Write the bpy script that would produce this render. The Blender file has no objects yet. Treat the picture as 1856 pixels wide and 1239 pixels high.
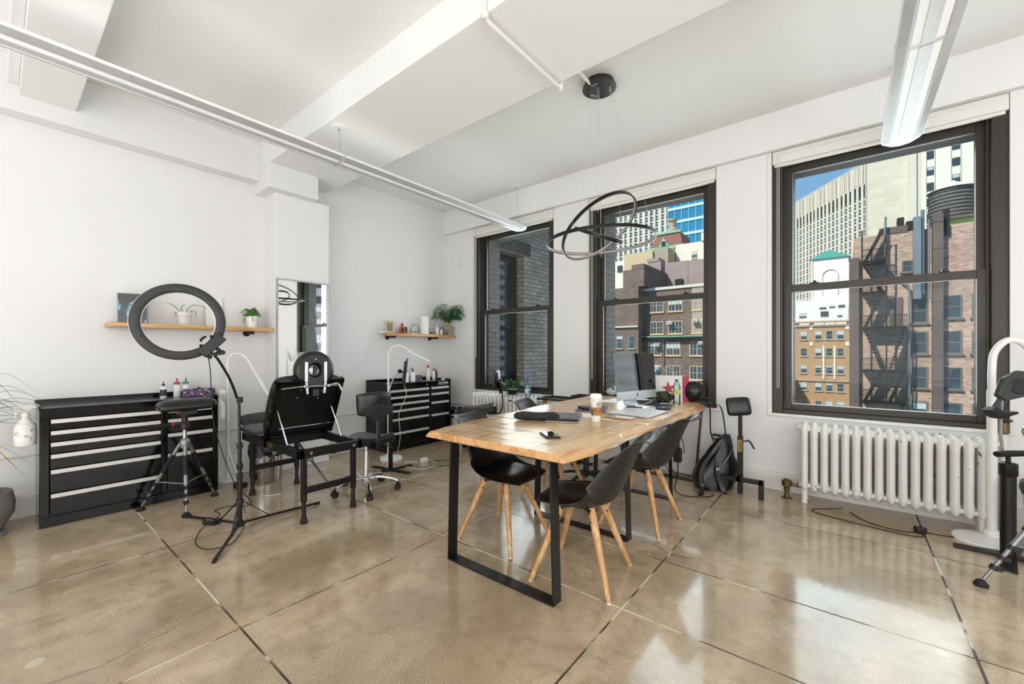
import bpy, math, random
from mathutils import Vector, Matrix, Euler
random.seed(7)
S = bpy.context.scene
COL = S.collection
PI = math.pi
V = Vector

# ---------------- camera ----------------
cam = bpy.data.cameras.new('camera'); cam_o = bpy.data.objects.new('camera', cam); COL.objects.link(cam_o)
cam.sensor_width = 36.0; cam.lens = 36.0*755/1856; cam.shift_y = 16.5/1856
cam.clip_start = 0.05; cam.clip_end = 2000
cam_o.location = (0, 0, 1.29); cam_o.rotation_euler = (PI/2, 0, math.radians(38.8))
S.camera = cam_o

# ---------------- sky, sun, exposure ----------------
S.view_settings.view_transform = 'Standard'; S.view_settings.look = 'None'
S.view_settings.gamma = 1.0; S.view_settings.exposure = 0.03; S.view_settings.use_curve_mapping = False
W = bpy.data.worlds.new('sky'); S.world = W; W.use_nodes = True
wn = W.node_tree.nodes; wl = W.node_tree.links
bg = wn['Background']
sky = wn.new('ShaderNodeTexSky'); sky.sky_type = 'HOSEK_WILKIE'; sky.turbidity = 3.0; sky.ground_albedo = 0.4
sky.sun_direction = V((-0.35, -0.62, 0.70)).normalized()
mixs = wn.new('ShaderNodeMix'); mixs.data_type = 'RGBA'; mixs.inputs[0].default_value = 0.50; mixs.inputs[7].default_value = (0.22, 0.42, 0.68, 1)
wl.new(sky.outputs[0], mixs.inputs[6]); wl.new(mixs.outputs[2], bg.inputs[0]); bg.inputs[1].default_value = 1.9
sun = bpy.data.lights.new('sun', 'SUN'); sun.energy = 5.7; sun.angle = 0.009; sun.color = (1.0, 0.955, 0.89)
sun_o = bpy.data.objects.new('sun', sun); COL.objects.link(sun_o)
sun_o.rotation_euler = V((-0.35, -0.62, 0.70)).to_track_quat('Z', 'Y').to_euler(); sun_o.location = (-10, -20, 30)

def area(name, loc, rot, sx, sy, energy, color=(1, 1, 1)):
    l = bpy.data.lights.new(name, 'AREA'); l.shape = 'RECTANGLE'; l.size = sx; l.size_y = sy
    l.energy = energy; l.color = color
    o = bpy.data.objects.new(name, l); COL.objects.link(o); o.location = loc; o.rotation_euler = rot
    return o
# added fill lamps behind and right of the camera, standing in for unseen windows
area('rear_fill', (0.3, -3.3, 1.7), (PI/2+0.30, 0, 0), 5.6, 2.4, 138, (0.945, 0.97, 1.0))
area('side_fill', (3.35, 0.6, 1.7), (PI/2+0.25, 0, PI/2), 5.0, 2.4, 105, (0.955, 0.975, 1.0))
# added upward fill lamp low behind the camera, brightens the ceiling
area('ceiling_fill', (-.6, -2.2, .06), (PI, 0, 0), 6.5, 2.4, 135, (.96, .975, 1.0))
# indirect light thrown up by the two linear pendants
for px_ in (-3.425, .325): area('pendant_uplight', (px_, .6, 3.0), (PI, 0, 0), .16, 7.2, 2.5, (1.0, 0.985, 0.96))
# daylight through the three windows
for wx in (-3.70, -1.75, 0.18):
    area('window_daylight', (wx, 5.12, 1.9), (-PI/2, 0, 0), 1.2, 2.1, 30, (0.90, 0.95, 1.0))

# ---------------- helpers ----------------
def lin(h):
    if not isinstance(h, str): return (*h, 1.0)
    c = [int(h[i:i+2], 16)/255 for i in (0, 2, 4)]
    return (*[x/12.92 if x <= 0.04045 else ((x+0.055)/1.055)**2.4 for x in c], 1.0)
MATS = {}
def mat(name, color, rough=0.5, metal=0.0, var=0.06, scale=8.0, bump=0.0, bscale=60.0, spec=0.5, emit=None, es=0.0, coat=0.0, trans=0.0, alpha=1.0):
    if name in MATS: return MATS[name]
    m = bpy.data.materials.new(name); m.use_nodes = True; MATS[name] = m
    n = m.node_tree.nodes; l = m.node_tree.links; b = n['Principled BSDF']
    c = lin(color)
    tc = n.new('ShaderNodeTexCoord'); nz = n.new('ShaderNodeTexNoise'); nz.inputs['Scale'].default_value = scale; nz.inputs['Detail'].default_value = 4
    l.new(tc.outputs['Object'], nz.inputs['Vector'])
    cr = n.new('ShaderNodeMapRange'); cr.inputs['To Min'].default_value = 1-var; cr.inputs['To Max'].default_value = 1+var
    l.new(nz.outputs['Fac'], cr.inputs['Value'])
    mx = n.new('ShaderNodeVectorMath'); mx.operation = 'SCALE'; mx.inputs[0].default_value = c[:3]
    l.new(cr.outputs[0], mx.inputs['Scale']); l.new(mx.outputs[0], b.inputs['Base Color'])
    b.inputs['Roughness'].default_value = rough; b.inputs['Metallic'].default_value = metal
    b.inputs['Specular IOR Level'].default_value = spec; b.inputs['Coat Weight'].default_value = coat
    b.inputs['Transmission Weight'].default_value = trans; b.inputs['Alpha'].default_value = alpha
    if emit: b.inputs['Emission Color'].default_value = lin(emit); b.inputs['Emission Strength'].default_value = es
    if bump:
        nb = n.new('ShaderNodeTexNoise'); nb.inputs['Scale'].default_value = bscale; l.new(tc.outputs['Object'], nb.inputs['Vector'])
        bp = n.new('ShaderNodeBump'); bp.inputs['Strength'].default_value = bump; bp.inputs['Distance'].default_value = 0.01
        l.new(nb.outputs['Fac'], bp.inputs['Height']); l.new(bp.outputs[0], b.inputs['Normal'])
    return m
def ramp(n, stops):
    r = n.new('ShaderNodeValToRGB'); e = r.color_ramp.elements
    while len(e) > 1: e.remove(e[-1])
    e[0].position = stops[0][0]; e[0].color = lin(stops[0][1])
    for p, c in stops[1:]:
        k = e.new(p); k.color = lin(c)
    return r
def glassmat(name, tint, refl, rough=0.0):
    if name in MATS: return MATS[name]
    m = bpy.data.materials.new(name); m.use_nodes = True; MATS[name] = m
    n = m.node_tree.nodes; l = m.node_tree.links; n.remove(n['Principled BSDF']); o = n['Material Output']
    t = n.new('ShaderNodeBsdfTransparent'); t.inputs[0].default_value = lin(tint)
    g = n.new('ShaderNodeBsdfGlossy'); g.inputs['Roughness'].default_value = rough; g.inputs['Color'].default_value = (1, 1, 1, 1)
    f = n.new('ShaderNodeFresnel'); f.inputs[0].default_value = 1.45
    mm = n.new('ShaderNodeMath'); mm.operation = 'MULTIPLY'; mm.inputs[1].default_value = refl; l.new(f.outputs[0], mm.inputs[0])
    x = n.new('ShaderNodeMixShader'); l.new(mm.outputs[0], x.inputs[0]); l.new(t.outputs[0], x.inputs[1]); l.new(g.outputs[0], x.inputs[2])
    l.new(x.outputs[0], o.inputs[0]); return m
def brickmat(name, c1, c2, mortar, scale, bw=0.5, rh=0.25, rough=0.9, var=0.25, mort=0.02, rot=None, off=0.5):
    """bricks on surfaces facing +-Y (default) or +-X (rot='x'); object coordinates, metres"""
    m = bpy.data.materials.new(name); m.use_nodes = True; MATS[name] = m
    n = m.node_tree.nodes; l = m.node_tree.links; b = n['Principled BSDF']; b.inputs['Roughness'].default_value = rough
    g = n.new('ShaderNodeNewGeometry'); sx = n.new('ShaderNodeSeparateXYZ'); l.new(g.outputs['Position'], sx.inputs[0])
    sn = n.new('ShaderNodeSeparateXYZ'); l.new(g.outputs['Normal'], sn.inputs[0])
    ab = n.new('ShaderNodeMath'); ab.operation = 'ABSOLUTE'; l.new(sn.outputs[0], ab.inputs[0])
    gt = n.new('ShaderNodeMath'); gt.operation = 'GREATER_THAN'; gt.inputs[1].default_value = 0.7; l.new(ab.outputs[0], gt.inputs[0])
    mi = n.new('ShaderNodeMix'); l.new(gt.outputs[0], mi.inputs[0]); l.new(sx.outputs[0], mi.inputs[2]); l.new(sx.outputs[1], mi.inputs[3])
    cb = n.new('ShaderNodeCombineXYZ'); l.new(mi.outputs[0], cb.inputs[0]); l.new(sx.outputs[2], cb.inputs[1])
    br = n.new('ShaderNodeTexBrick'); br.inputs['Scale'].default_value = scale; br.inputs['Brick Width'].default_value = bw; br.inputs['Row Height'].default_value = rh
    br.inputs['Mortar Size'].default_value = mort; br.offset = off
    br.inputs['Color1'].default_value = lin(c1); br.inputs['Color2'].default_value = lin(c2); br.inputs['Mortar'].default_value = lin(mortar)
    l.new(cb.outputs[0], br.inputs['Vector'])
    nz = n.new('ShaderNodeTexNoise'); nz.inputs['Scale'].default_value = 0.35 if scale < 2 else 1.2; nz.inputs['Detail'].default_value = 6; l.new(g.outputs['Position'], nz.inputs['Vector'])
    mr = n.new('ShaderNodeMapRange'); mr.inputs['To Min'].default_value = 1-var; mr.inputs['To Max'].default_value = 1+var; l.new(nz.outputs['Fac'], mr.inputs['Value'])
    mx = n.new('ShaderNodeVectorMath'); mx.operation = 'SCALE'; l.new(br.outputs['Color'], mx.inputs[0]); l.new(mr.outputs[0], mx.inputs['Scale'])
    l.new(mx.outputs[0], b.inputs['Base Color'])
    return m
def woodmat(name, c1, c2, c3, axis='y', rough=0.35, scale=1.0, planks=0.0, coat=0.3):
    m = bpy.data.materials.new(name); m.use_nodes = True; MATS[name] = m
    n = m.node_tree.nodes; l = m.node_tree.links; b = n['Principled BSDF']; b.inputs['Roughness'].default_value = rough; b.inputs['Coat Weight'].default_value = coat; b.inputs['Coat Roughness'].default_value = 0.12
    tc = n.new('ShaderNodeTexCoord'); mp = n.new('ShaderNodeMapping'); l.new(tc.outputs['Object'], mp.inputs[0])
    sc = {'y': (9, 0.9, 9), 'x': (0.9, 9, 9), 'z': (9, 9, 0.9)}[axis]; mp.inputs['Scale'].default_value = [q*scale for q in sc]
    n1 = n.new('ShaderNodeTexNoise'); n1.inputs['Scale'].default_value = 1.3; n1.inputs['Detail'].default_value = 8; n1.inputs['Distortion'].default_value = 1.2; l.new(mp.outputs[0], n1.inputs['Vector'])
    r = ramp(n, [(0.3, c1), (0.5, c2), (0.62, c3), (0.75, c1)]); l.new(n1.outputs['Fac'], r.inputs[0])
    out = r.outputs[0]
    if planks:
        sp = n.new('ShaderNodeSeparateXYZ'); l.new(tc.outputs['Object'], sp.inputs[0])
        d = n.new('ShaderNodeMath'); d.operation = 'DIVIDE'; d.inputs[1].default_value = planks; l.new(sp.outputs[{'y': 0, 'x': 1, 'z': 0}[axis]], d.inputs[0])
        fl = n.new('ShaderNodeMath'); fl.operation = 'FLOOR'; l.new(d.outputs[0], fl.inputs[0])
        wn_ = n.new('ShaderNodeTexWhiteNoise'); wn_.noise_dimensions = '1D'; l.new(fl.outputs[0], wn_.inputs['W'])
        mr = n.new('ShaderNodeMapRange'); mr.inputs['To Min'].default_value = 0.82; mr.inputs['To Max'].default_value = 1.12; l.new(wn_.outputs['Value'], mr.inputs['Value'])
        mx = n.new('ShaderNodeVectorMath'); mx.operation = 'SCALE'; l.new(out, mx.inputs[0]); l.new(mr.outputs[0], mx.inputs['Scale']); out = mx.outputs[0]
    l.new(out, b.inputs['Base Color']); return m

class MB:
    def __init__(s): s.v = []; s.f = []; s.m = []
    def add(s, v, f, m=0, M=None):
        o = len(s.v); s.v += [tuple(M @ V(p)) if M else tuple(p) for p in v]
        s.f += [tuple(o+i for i in q) for q in f]; s.m += [m]*len(f); return s
    def box(s, x0, x1, y0, y1, z0, z1, m=0, M=None):
        v = [(x, y, z) for z in (z0, z1) for y in (y0, y1) for x in (x0, x1)]
        return s.add(v, [(0, 2, 3, 1), (4, 5, 7, 6), (0, 1, 5, 4), (2, 6, 7, 3), (0, 4, 6, 2), (1, 3, 7, 5)], m, M)
    def bar(s, p0, p1, w, t, m=0, up=(0, 0, 1)):
        p0 = V(p0); p1 = V(p1); d = (p1-p0); L = d.length; d.normalize(); u = V(up)
        if abs(d.dot(u)) > 0.95: u = V((0, 1, 0))
        x = d.cross(u).normalized(); z = x.cross(d)
        M = Matrix((x, d, z)).transposed().to_4x4(); M.translation = p0
        return s.box(-w/2, w/2, 0, L, -t/2, t/2, m, M)
    def tube(s, pts, r, n=10, m=0, closed=False, caps=True, flat=1.0):
        pts = [V(p) for p in pts]; N = len(pts); R = r if isinstance(r, (list, tuple)) else [r]*N
        tang = []
        for i in range(N):
            a = pts[(i-1) % N] if (i or closed) else pts[0]; b = pts[(i+1) % N] if (i < N-1 or closed) else pts[-1]
            tang.append((b-a).normalized())
        u = V((0, 0, 1)) if abs(tang[0].z) < 0.9 else V((0, 1, 0))
        x = tang[0].cross(u).normalized(); vs = []; fs = []
        for i in range(N):
            t = tang[i]; x = (x - t*x.dot(t)).normalized(); y = t.cross(x)
            for k in range(n):
                a = 2*PI*k/n; vs.append(pts[i] + x*math.cos(a)*R[i] + y*math.sin(a)*R[i]*flat)
        for i in range(N if closed else N-1):
            j = (i+1) % N
            for k in range(n):
                q = (k+1) % n; fs.append((i*n+k, i*n+q, j*n+q, j*n+k))
        if caps and not closed: fs += [tuple(range(n-1, -1, -1)), tuple((N-1)*n+k for k in range(n))]
        return s.add(vs, fs, m)
    def cyl(s, p0, p1, r0, r1=None, n=16, m=0): return s.tube([p0, p1], [r0, r0 if r1 is None else r1], n, m)
    def lathe(s, prof, c=(0, 0, 0), n=24, m=0, M=None, sx=1, sy=1):
        vs = []; fs = []; c = V(c)
        for r, z in prof:
            for k in range(n):
                a = 2*PI*k/n; vs.append((c.x+r*math.cos(a)*sx, c.y+r*math.sin(a)*sy, c.z+z))
        for i in range(len(prof)-1):
            for k in range(n):
                q = (k+1) % n; fs.append((i*n+k, i*n+q, (i+1)*n+q, (i+1)*n+k))
        if prof[0][0] > 1e-4: fs.append(tuple(range(n-1, -1, -1)))
        if prof[-1][0] > 1e-4: fs.append(tuple((len(prof)-1)*n+k for k in range(n)))
        return s.add(vs, fs, m, M)
    def prism(s, poly, a, b, m=0, M=None):
        """poly in local XY extruded from z=a to z=b"""
        n = len(poly); v = [(x, y, a) for x, y in poly]+[(x, y, b) for x, y in poly]
        f = [tuple(range(n-1, -1, -1)), tuple(range(n, 2*n))]+[(i, (i+1) % n, n+(i+1) % n, n+i) for i in range(n)]
        return s.add(v, f, m, M)
    def sphere(s, c, r, nu=16, nv=10, m=0, M=None):
        if not isinstance(r, (tuple, list)): r = (r, r, r)
        v = [(c[0], c[1], c[2]-r[2])]
        for j in range(1, nv):
            t = PI*j/nv - PI/2
            for i in range(nu):
                a = 2*PI*i/nu; v.append((c[0]+r[0]*math.cos(t)*math.cos(a), c[1]+r[1]*math.cos(t)*math.sin(a), c[2]+r[2]*math.sin(t)))
        v.append((c[0], c[1], c[2]+r[2])); f = []
        for i in range(nu):
            q = (i+1) % nu; f.append((0, 1+q, 1+i)); f.append((len(v)-1, 1+(nv-2)*nu+i, 1+(nv-2)*nu+q))
            for j in range(nv-2): f.append((1+j*nu+i, 1+j*nu+q, 1+(j+1)*nu+q, 1+(j+1)*nu+i))
        return s.add(v, f, m, M)
    def grid(s, fn, nu, nv, m=0, thick=None, closed=False):
        """surface fn(u,v)->point, u,v in 0..1; thick = offset function or None"""
        v = [fn(i/nu, j/nv) for j in range(nv+1) for i in range(nu+1)]
        f = [(j*(nu+1)+i, j*(nu+1)+i+1, (j+1)*(nu+1)+i+1, (j+1)*(nu+1)+i) for j in range(nv) for i in range(nu)]
        return s.add(v, f, m)
    def build(s, name, mats, parent=None, bevel=0, subd=0, smooth=True, solid=0, angle=35, world=False, seg=2, weld=False):
        if not isinstance(mats, (list, tuple)): mats = [mats]
        vs = s.v; loc = V((0, 0, 0))
        if parent is None:
            xs = [p[0] for p in vs]; ys = [p[1] for p in vs]; zs = [p[2] for p in vs]
            loc = V(((min(xs)+max(xs))/2, (min(ys)+max(ys))/2, min(zs))); vs = [tuple(V(p)-loc) for p in vs]
        elif world:
            off = parent.location.copy(); q = parent.parent
            while q: off += q.location; q = q.parent
            vs = [tuple(V(p)-off) for p in vs]
        me = bpy.data.meshes.new(name); me.from_pydata(vs, [], s.f)
        for mm in mats: me.materials.append(mm)
        me.polygons.foreach_set('material_index', s.m)
        me.validate(); me.update()
        o = bpy.data.objects.new(name, me); COL.objects.link(o); o.location = loc
        if parent: o.parent = parent
        if smooth:
            me.polygons.foreach_set('use_smooth', [True]*len(me.polygons)); me.set_sharp_from_angle(angle=math.radians(angle))
        if solid: d = o.modifiers.new('solid', 'SOLIDIFY'); d.thickness = solid; d.offset = 0
        if bevel: d = o.modifiers.new('bevel', 'BEVEL'); d.width = bevel; d.segments = seg; d.limit_method = 'ANGLE'; d.angle_limit = math.radians(40)
        if subd: d = o.modifiers.new('sub', 'SUBSURF'); d.levels = subd; d.render_levels = subd
        return o
def tag(o, label=None, cat=None, group=None, kind=None):
    if label: o['label'] = label
    if cat: o['category'] = cat
    if group: o['group'] = group
    if kind: o['kind'] = kind
    return o
def thing(name, label, cat, loc=(0, 0, 0), rz=0.0, group=None):
    o = bpy.data.objects.new(name, None); COL.objects.link(o); o.empty_display_size = 0.1
    o.location = loc; o.rotation_euler = (0, 0, rz); return tag(o, label, cat, group)
def struct(o): o['kind'] = 'structure'; return o
def copy_tree(o, parent=None):
    c = o.copy(); COL.objects.link(c)
    if parent: c.parent = parent
    for ch in list(o.children): copy_tree(ch, c)
    return c
def dup(o, loc, rz=0.0, label=None, group=None):
    c = copy_tree(o); c.location = loc; c.rotation_euler = (0, 0, rz); return tag(c, label, None, group)
def smooth_pts(pts, n=8):
    """Catmull-Rom through points"""
    P_ = [V(p) for p in pts]; P_ = [2*P_[0]-P_[1]]+P_+[2*P_[-1]-P_[-2]]; out = []
    for i in range(1, len(P_)-2):
        for k in range(n):
            t = k/n; a, b, c, d = P_[i-1:i+3]
            out.append(0.5*((2*b)+(c-a)*t+(2*a-5*b+4*c-d)*t*t+(3*b-a-3*c+d)*t**3))
    out.append(P_[-2]); return out
def text_part(body, size, M, material, name, parent=None, extrude=0.0008, align='CENTER'):
    """lettering as a mesh lying in the local XY plane of M"""
    c = bpy.data.curves.new(name, 'FONT'); c.body = body; c.size = size; c.extrude = extrude; c.align_x = align; c.align_y = 'CENTER'; c.resolution_u = 2
    t = bpy.data.objects.new(name, c); COL.objects.link(t)
    dg = bpy.context.evaluated_depsgraph_get(); me = bpy.data.meshes.new_from_object(t.evaluated_get(dg))
    bpy.data.objects.remove(t); bpy.data.curves.remove(c)
    me.materials.clear(); me.materials.append(material)
    off = V((0, 0, 0)); q = parent
    while q: off += q.location; q = q.parent
    me.transform(Matrix.Translation(-off) @ M)
    o = bpy.data.objects.new(name, me); COL.objects.link(o)
    if parent: o.parent = parent
    return o
def frame(origin, x, y):
    """4x4 whose local X, Y run along x and y"""
    x = V(x).normalized(); y = V(y); y = (y-x*y.dot(x)).normalized(); z = x.cross(y)
    M = Matrix((x, y, z)).transposed().to_4x4(); M.translation = V(origin); return M

# ---------------- shared materials ----------------
m_wall = mat('white_wall_paint', 'E5E4E3', 0.75, var=0.015, scale=1.5, bump=0.05, bscale=14)
m_ceil = mat('white_ceiling_paint', 'E9E9E7', 0.8, var=0.015, scale=1.2, bump=0.04, bscale=9)
m_trim = mat('white_gloss_trim', 'E2E0DA', 0.45, var=0.03, scale=6)
m_bronze = mat('dark_bronze_window_metal', '38332E', 0.42, 0.3, var=0.1, scale=14, bump=0.05)
m_blackmetal = mat('black_powder_coat', '101011', 0.38, 0.0, var=0.1, spec=0.4)
m_blackgloss = mat('black_gloss_steel', '080808', 0.14, 0.0, var=0.1, spec=0.32)
m_chrome = mat('chrome', 'D8D8DA', 0.14, 1.0, var=0.03)
m_alu = mat('brushed_aluminium', 'B9B9BB', 0.33, 1.0, var=0.05)
m_steelgrey = mat('grey_tripod_metal', '8F9092', 0.35, 0.7, var=0.05)
m_leather = mat('black_upholstery', '0E0E0F', 0.30, 0.0, var=0.15, bump=0.12, bscale=90)
m_plastic_b = mat('black_plastic', '121213', 0.45, 0.0, var=0.1)
m_rubber = mat('black_rubber', '0D0D0D', 0.7, 0.0)
m_white_p = mat('white_plastic', 'E8E7E3', 0.35, 0.0, var=0.02)
m_white_m = mat('white_painted_metal', 'EDECE8', 0.35, 0.0, var=0.02)
m_cable_b = mat('black_cable', '111111', 0.6); m_cable_w = mat('white_cable', 'E0DED8', 0.5)
# ================= THE ROOM =================
WY = 4.58; WX = -5.03; CZ = 3.50; XR = 3.6; YB = -3.6
WIN = [(-4.42, -2.985), (-2.47, -1.03), (-0.55, 0.915)]; SILL = 0.713; HEAD = 3.15

def floormat():
    m = bpy.data.materials.new('polished_concrete_floor'); m.use_nodes = True
    n = m.node_tree.nodes; l = m.node_tree.links; b = n['Principled BSDF']
    g = n.new('ShaderNodeNewGeometry'); pos = g.outputs['Position']
    def noise(sc, det=4, dist=0.0, mp=None):
        t = n.new('ShaderNodeTexNoise'); t.inputs['Scale'].default_value = sc; t.inputs['Detail'].default_value = det; t.inputs['Distortion'].default_value = dist
        l.new(mp or pos, t.inputs['Vector']); return t.outputs['Fac']
    def math_(op, a, b_=None, c=None):
        t = n.new('ShaderNodeMath'); t.operation = op
        for i, q in enumerate((a, b_, c)):
            if q is None: continue
            if isinstance(q, (int, float)): t.inputs[i].default_value = q
            else: l.new(q, t.inputs[i])
        return t.outputs[0]
    def mix(f, a, c):
        t = n.new('ShaderNodeMix'); t.data_type = 'RGBA'
        l.new(f, t.inputs[0])
        for i, q in ((6, a), (7, c)):
            if isinstance(q, str): t.inputs[i].default_value = lin(q)
            else: l.new(q, t.inputs[i])
        return t.outputs[2]
    mp = n.new('ShaderNodeMapping'); mp.inputs['Scale'].default_value = (1.0, 0.35, 1); mp.inputs['Rotation'].default_value = (0, 0, 0.5); l.new(pos, mp.inputs[0])
    r1 = ramp(n, [(0.28, '988467'), (0.44, 'B8A385'), (0.56, 'D0BA9C'), (0.70, 'B69D7C')]); l.new(noise(1.1, 6, 0.6, mp.outputs[0]), r1.inputs[0])
    col = r1.outputs[0]
    r2 = ramp(n, [(0.42, (0, 0, 0)), (0.62, (1, 1, 1))]); l.new(noise(2.6, 8, 0.4), r2.inputs[0])
    col = mix(math_('MULTIPLY', r2.outputs[0], 0.5), col, '8E7C62')
    r4 = ramp(n, [(0.50, (0, 0, 0)), (0.68, (1, 1, 1))]); l.new(noise(11, 8, 0.3), r4.inputs[0])
    col = mix(math_('MULTIPLY', r4.outputs[0], 0.35), col, '7D6C54')
    # fine sand mottling
    r3 = ramp(n, [(0.35, (0, 0, 0)), (0.65, (1, 1, 1))]); l.new(noise(150, 2), r3.inputs[0])
    col = mix(math_('MULTIPLY', r3.outputs[0], 0.38), col, '75644A')
    # exposed aggregate: light and dark specks
    vo = n.new('ShaderNodeTexVoronoi'); vo.inputs['Scale'].default_value = 95; l.new(pos, vo.inputs['Vector'])
    sp = math_('LESS_THAN', vo.outputs['Distance'], 0.19)
    zone = ramp(n, [(0.45, (0, 0, 0)), (0.6, (1, 1, 1))]); l.new(noise(1.7, 3), zone.inputs[0])
    gate = math_('GREATER_THAN', n_sep(n, l, vo.outputs['Color']), 0.62)
    col = mix(math_('MULTIPLY', math_('MULTIPLY', sp, gate), math_('MULTIPLY_ADD', zone.outputs[0], 0.65, 0.12)), col, 'E6DCC6')
    vo2 = n.new('ShaderNodeTexVoronoi'); vo2.inputs['Scale'].default_value = 60; l.new(pos, vo2.inputs['Vector'])
    sp2 = math_('MULTIPLY', math_('LESS_THAN', vo2.outputs['Distance'], 0.12), math_('GREATER_THAN', n_sep(n, l, vo2.outputs['Color']), 0.8))
    col = mix(math_('MULTIPLY', sp2, 0.7), col, '3D362C')
    # paler worn patches
    vo3 = n.new('ShaderNodeTexVoronoi'); vo3.inputs['Scale'].default_value = 2.3; l.new(pos, vo3.inputs['Vector'])
    wob = math_('ADD', vo3.outputs['Distance'], math_('MULTIPLY', noise(14, 3), 0.12))
    pt = math_('MULTIPLY', math_('LESS_THAN', wob, 0.125), math_('GREATER_THAN', n_sep(n, l, vo3.outputs['Color']), 0.5))
    col = mix(math_('MULTIPLY', pt, 0.55), col, 'C9BEA9')
    # hair cracks
    vc = n.new('ShaderNodeTexVoronoi'); vc.feature = 'DISTANCE_TO_EDGE'; vc.inputs['Scale'].default_value = 0.55
    dn = n.new('ShaderNodeTexNoise'); dn.inputs['Scale'].default_value = 3.0; dn.inputs['Detail'].default_value = 6; l.new(pos, dn.inputs['Vector'])
    ad = n.new('ShaderNodeVectorMath'); ad.operation = 'MULTIPLY_ADD'; l.new(dn.outputs['Color'], ad.inputs[0]); ad.inputs[1].default_value = (0.35, 0.35, 0); l.new(pos, ad.inputs[2])
    l.new(ad.outputs[0], vc.inputs['Vector'])
    ck = math_('MULTIPLY', math_('LESS_THAN', vc.outputs['Distance'], 0.0011), math_('GREATER_THAN', noise(0.9, 1), 0.52))
    col = mix(math_('MULTIPLY', ck, 0.45), col, '5A4E3E')
    l.new(col, b.inputs['Base Color'])
    rr = n.new('ShaderNodeMapRange'); rr.inputs['From Min'].default_value = 0.3; rr.inputs['From Max'].default_value = 0.7; rr.inputs['To Min'].default_value = 0.10; rr.inputs['To Max'].default_value = 0.24
    l.new(noise(3.0, 5), rr.inputs['Value']); l.new(rr.outputs[0], b.inputs['Roughness'])
    b.inputs['Specular IOR Level'].default_value = 0.62; b.inputs['Coat Weight'].default_value = 0.35; b.inputs['Coat Roughness'].default_value = 0.06
    bp = n.new('ShaderNodeBump'); bp.inputs['Strength'].default_value = 0.10; bp.inputs['Distance'].default_value = 0.004
    l.new(noise(7, 3), bp.inputs['Height']); l.new(bp.outputs[0], b.inputs['Normal']); l.new(bp.outputs[0], b.inputs['Coat Normal'])
    return m
def n_sep(n, l, colr):
    s_ = n.new('ShaderNodeSeparateColor'); l.new(colr, s_.inputs[0]); return s_.outputs[0]
m_floor = floormat()
b = MB(); b.box(WX-.3, XR+.3, YB-.3, WY+.3, -0.2, 0); struct(b.build('floor', m_floor, smooth=False))
# saw-cut joints, filled: white filler in places, dark elsewhere
def jointmat():
    m = bpy.data.materials.new('joint_filler'); m.use_nodes = True; n = m.node_tree.nodes; l = m.node_tree.links; b_ = n['Principled BSDF']
    g = n.new('ShaderNodeNewGeometry'); t = n.new('ShaderNodeTexNoise'); t.inputs['Scale'].default_value = 3.2; t.inputs['Detail'].default_value = 12; l.new(g.outputs['Position'], t.inputs['Vector'])
    r = ramp(n, [(0.44, '3A3128'), (0.50, '5E5343'), (0.54, 'CFC6B4'), (0.62, 'D8D0BF')]); l.new(t.outputs['Fac'], r.inputs[0]); l.new(r.outputs[0], b_.inputs['Base Color']); b_.inputs['Roughness'].default_value = 0.5
    return m
m_joint = jointmat()
j = MB()
for x, w in ((-3.482, .006), (-2.20, .005), (-0.88, .008), (0.425, .010), (1.73, .01)): j.box(x-w/2, x+w/2, YB, WY-.02, -0.002, 0.0012)
for y, w in ((-0.53, .008), (0.72, .008), (1.97, .006), (2.58, .005), (3.71, .004)): j.box(WX+.1, XR, y-w/2, y+w/2, -0.002, 0.0014)
struct(j.build('trim_floor_joints', m_joint, smooth=False))

# ceiling and beams
b = MB(); b.box(WX-.3, XR+.3, YB-.3, WY+.3, CZ, CZ+.25); struct(b.build('ceiling', m_ceil, smooth=False))
BB = 3.235
b = MB(); b.box(WX, XR, 1.775, 2.568, BB, CZ+.02); struct(b.build('trim_ceiling_beam', m_ceil, smooth=False, bevel=.006))
b = MB(); b.box(WX, XR, 0.118, 0.418, BB-.01, CZ+.02); b.box(WX, XR, 0.06, 0.118, BB+.05, CZ+.02); struct(b.build('trim_rear_beam', m_ceil, smooth=False, bevel=.006))
b = MB(); b.box(WX, WX+.165, YB, 1.775, 3.095, CZ+.02); struct(b.build('trim_left_soffit', m_wall, smooth=False, bevel=.004))
b = MB(); b.box(WX, XR, 4.515, WY+.01, HEAD, CZ+.02); struct(b.build('trim_window_soffit', m_wall, smooth=False, bevel=.004))
# pier with its bracket
b = MB(); b.box(WX-.02, -4.755, 1.88, 2.475, 0, 3.0); struct(b.build('trim_pier', m_wall, smooth=False, bevel=.006))
b = MB(); b.box(WX-.02, -4.625, 1.772, 2.285, 2.985, BB+.02); struct(b.build('trim_pier_bracket', m_wall, smooth=False, bevel=.005))

# walls
b = MB(); b.box(WX-.3, WX, YB-.3, WY+.3, -.2, CZ+.2); struct(b.build('wall_left', m_wall, smooth=False))
b = MB(); b.box(WX-.3, XR+.3, YB-.3, YB, -.2, CZ+.2); struct(b.build('wall_rear', m_wall, smooth=False))
b = MB(); b.box(XR, XR+.3, YB-.3, WY+.3, -.2, CZ+.2); struct(b.build('wall_right', m_wall, smooth=False))
b = MB()
xs = [WX-.3]+[q for w in WIN for q in w]+[XR+.3]
for i in range(0, len(xs), 2): b.box(xs[i], xs[i+1], WY, WY+.16, -.2, CZ+.2)
for a_, c_ in WIN: b.box(a_, c_, WY, WY+.16, -.2, SILL); b.box(a_, c_, WY, WY+.16, HEAD, CZ+.2)
struct(b.build('wall_window_side', m_wall, smooth=False))
m_brick_near = brickmat('weathered_grey_brick', 'EEDCCB', 'CDB8A8', 'A08F84', 3.6, 0.72, 0.27, var=0.3, mort=0.03)
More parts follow.
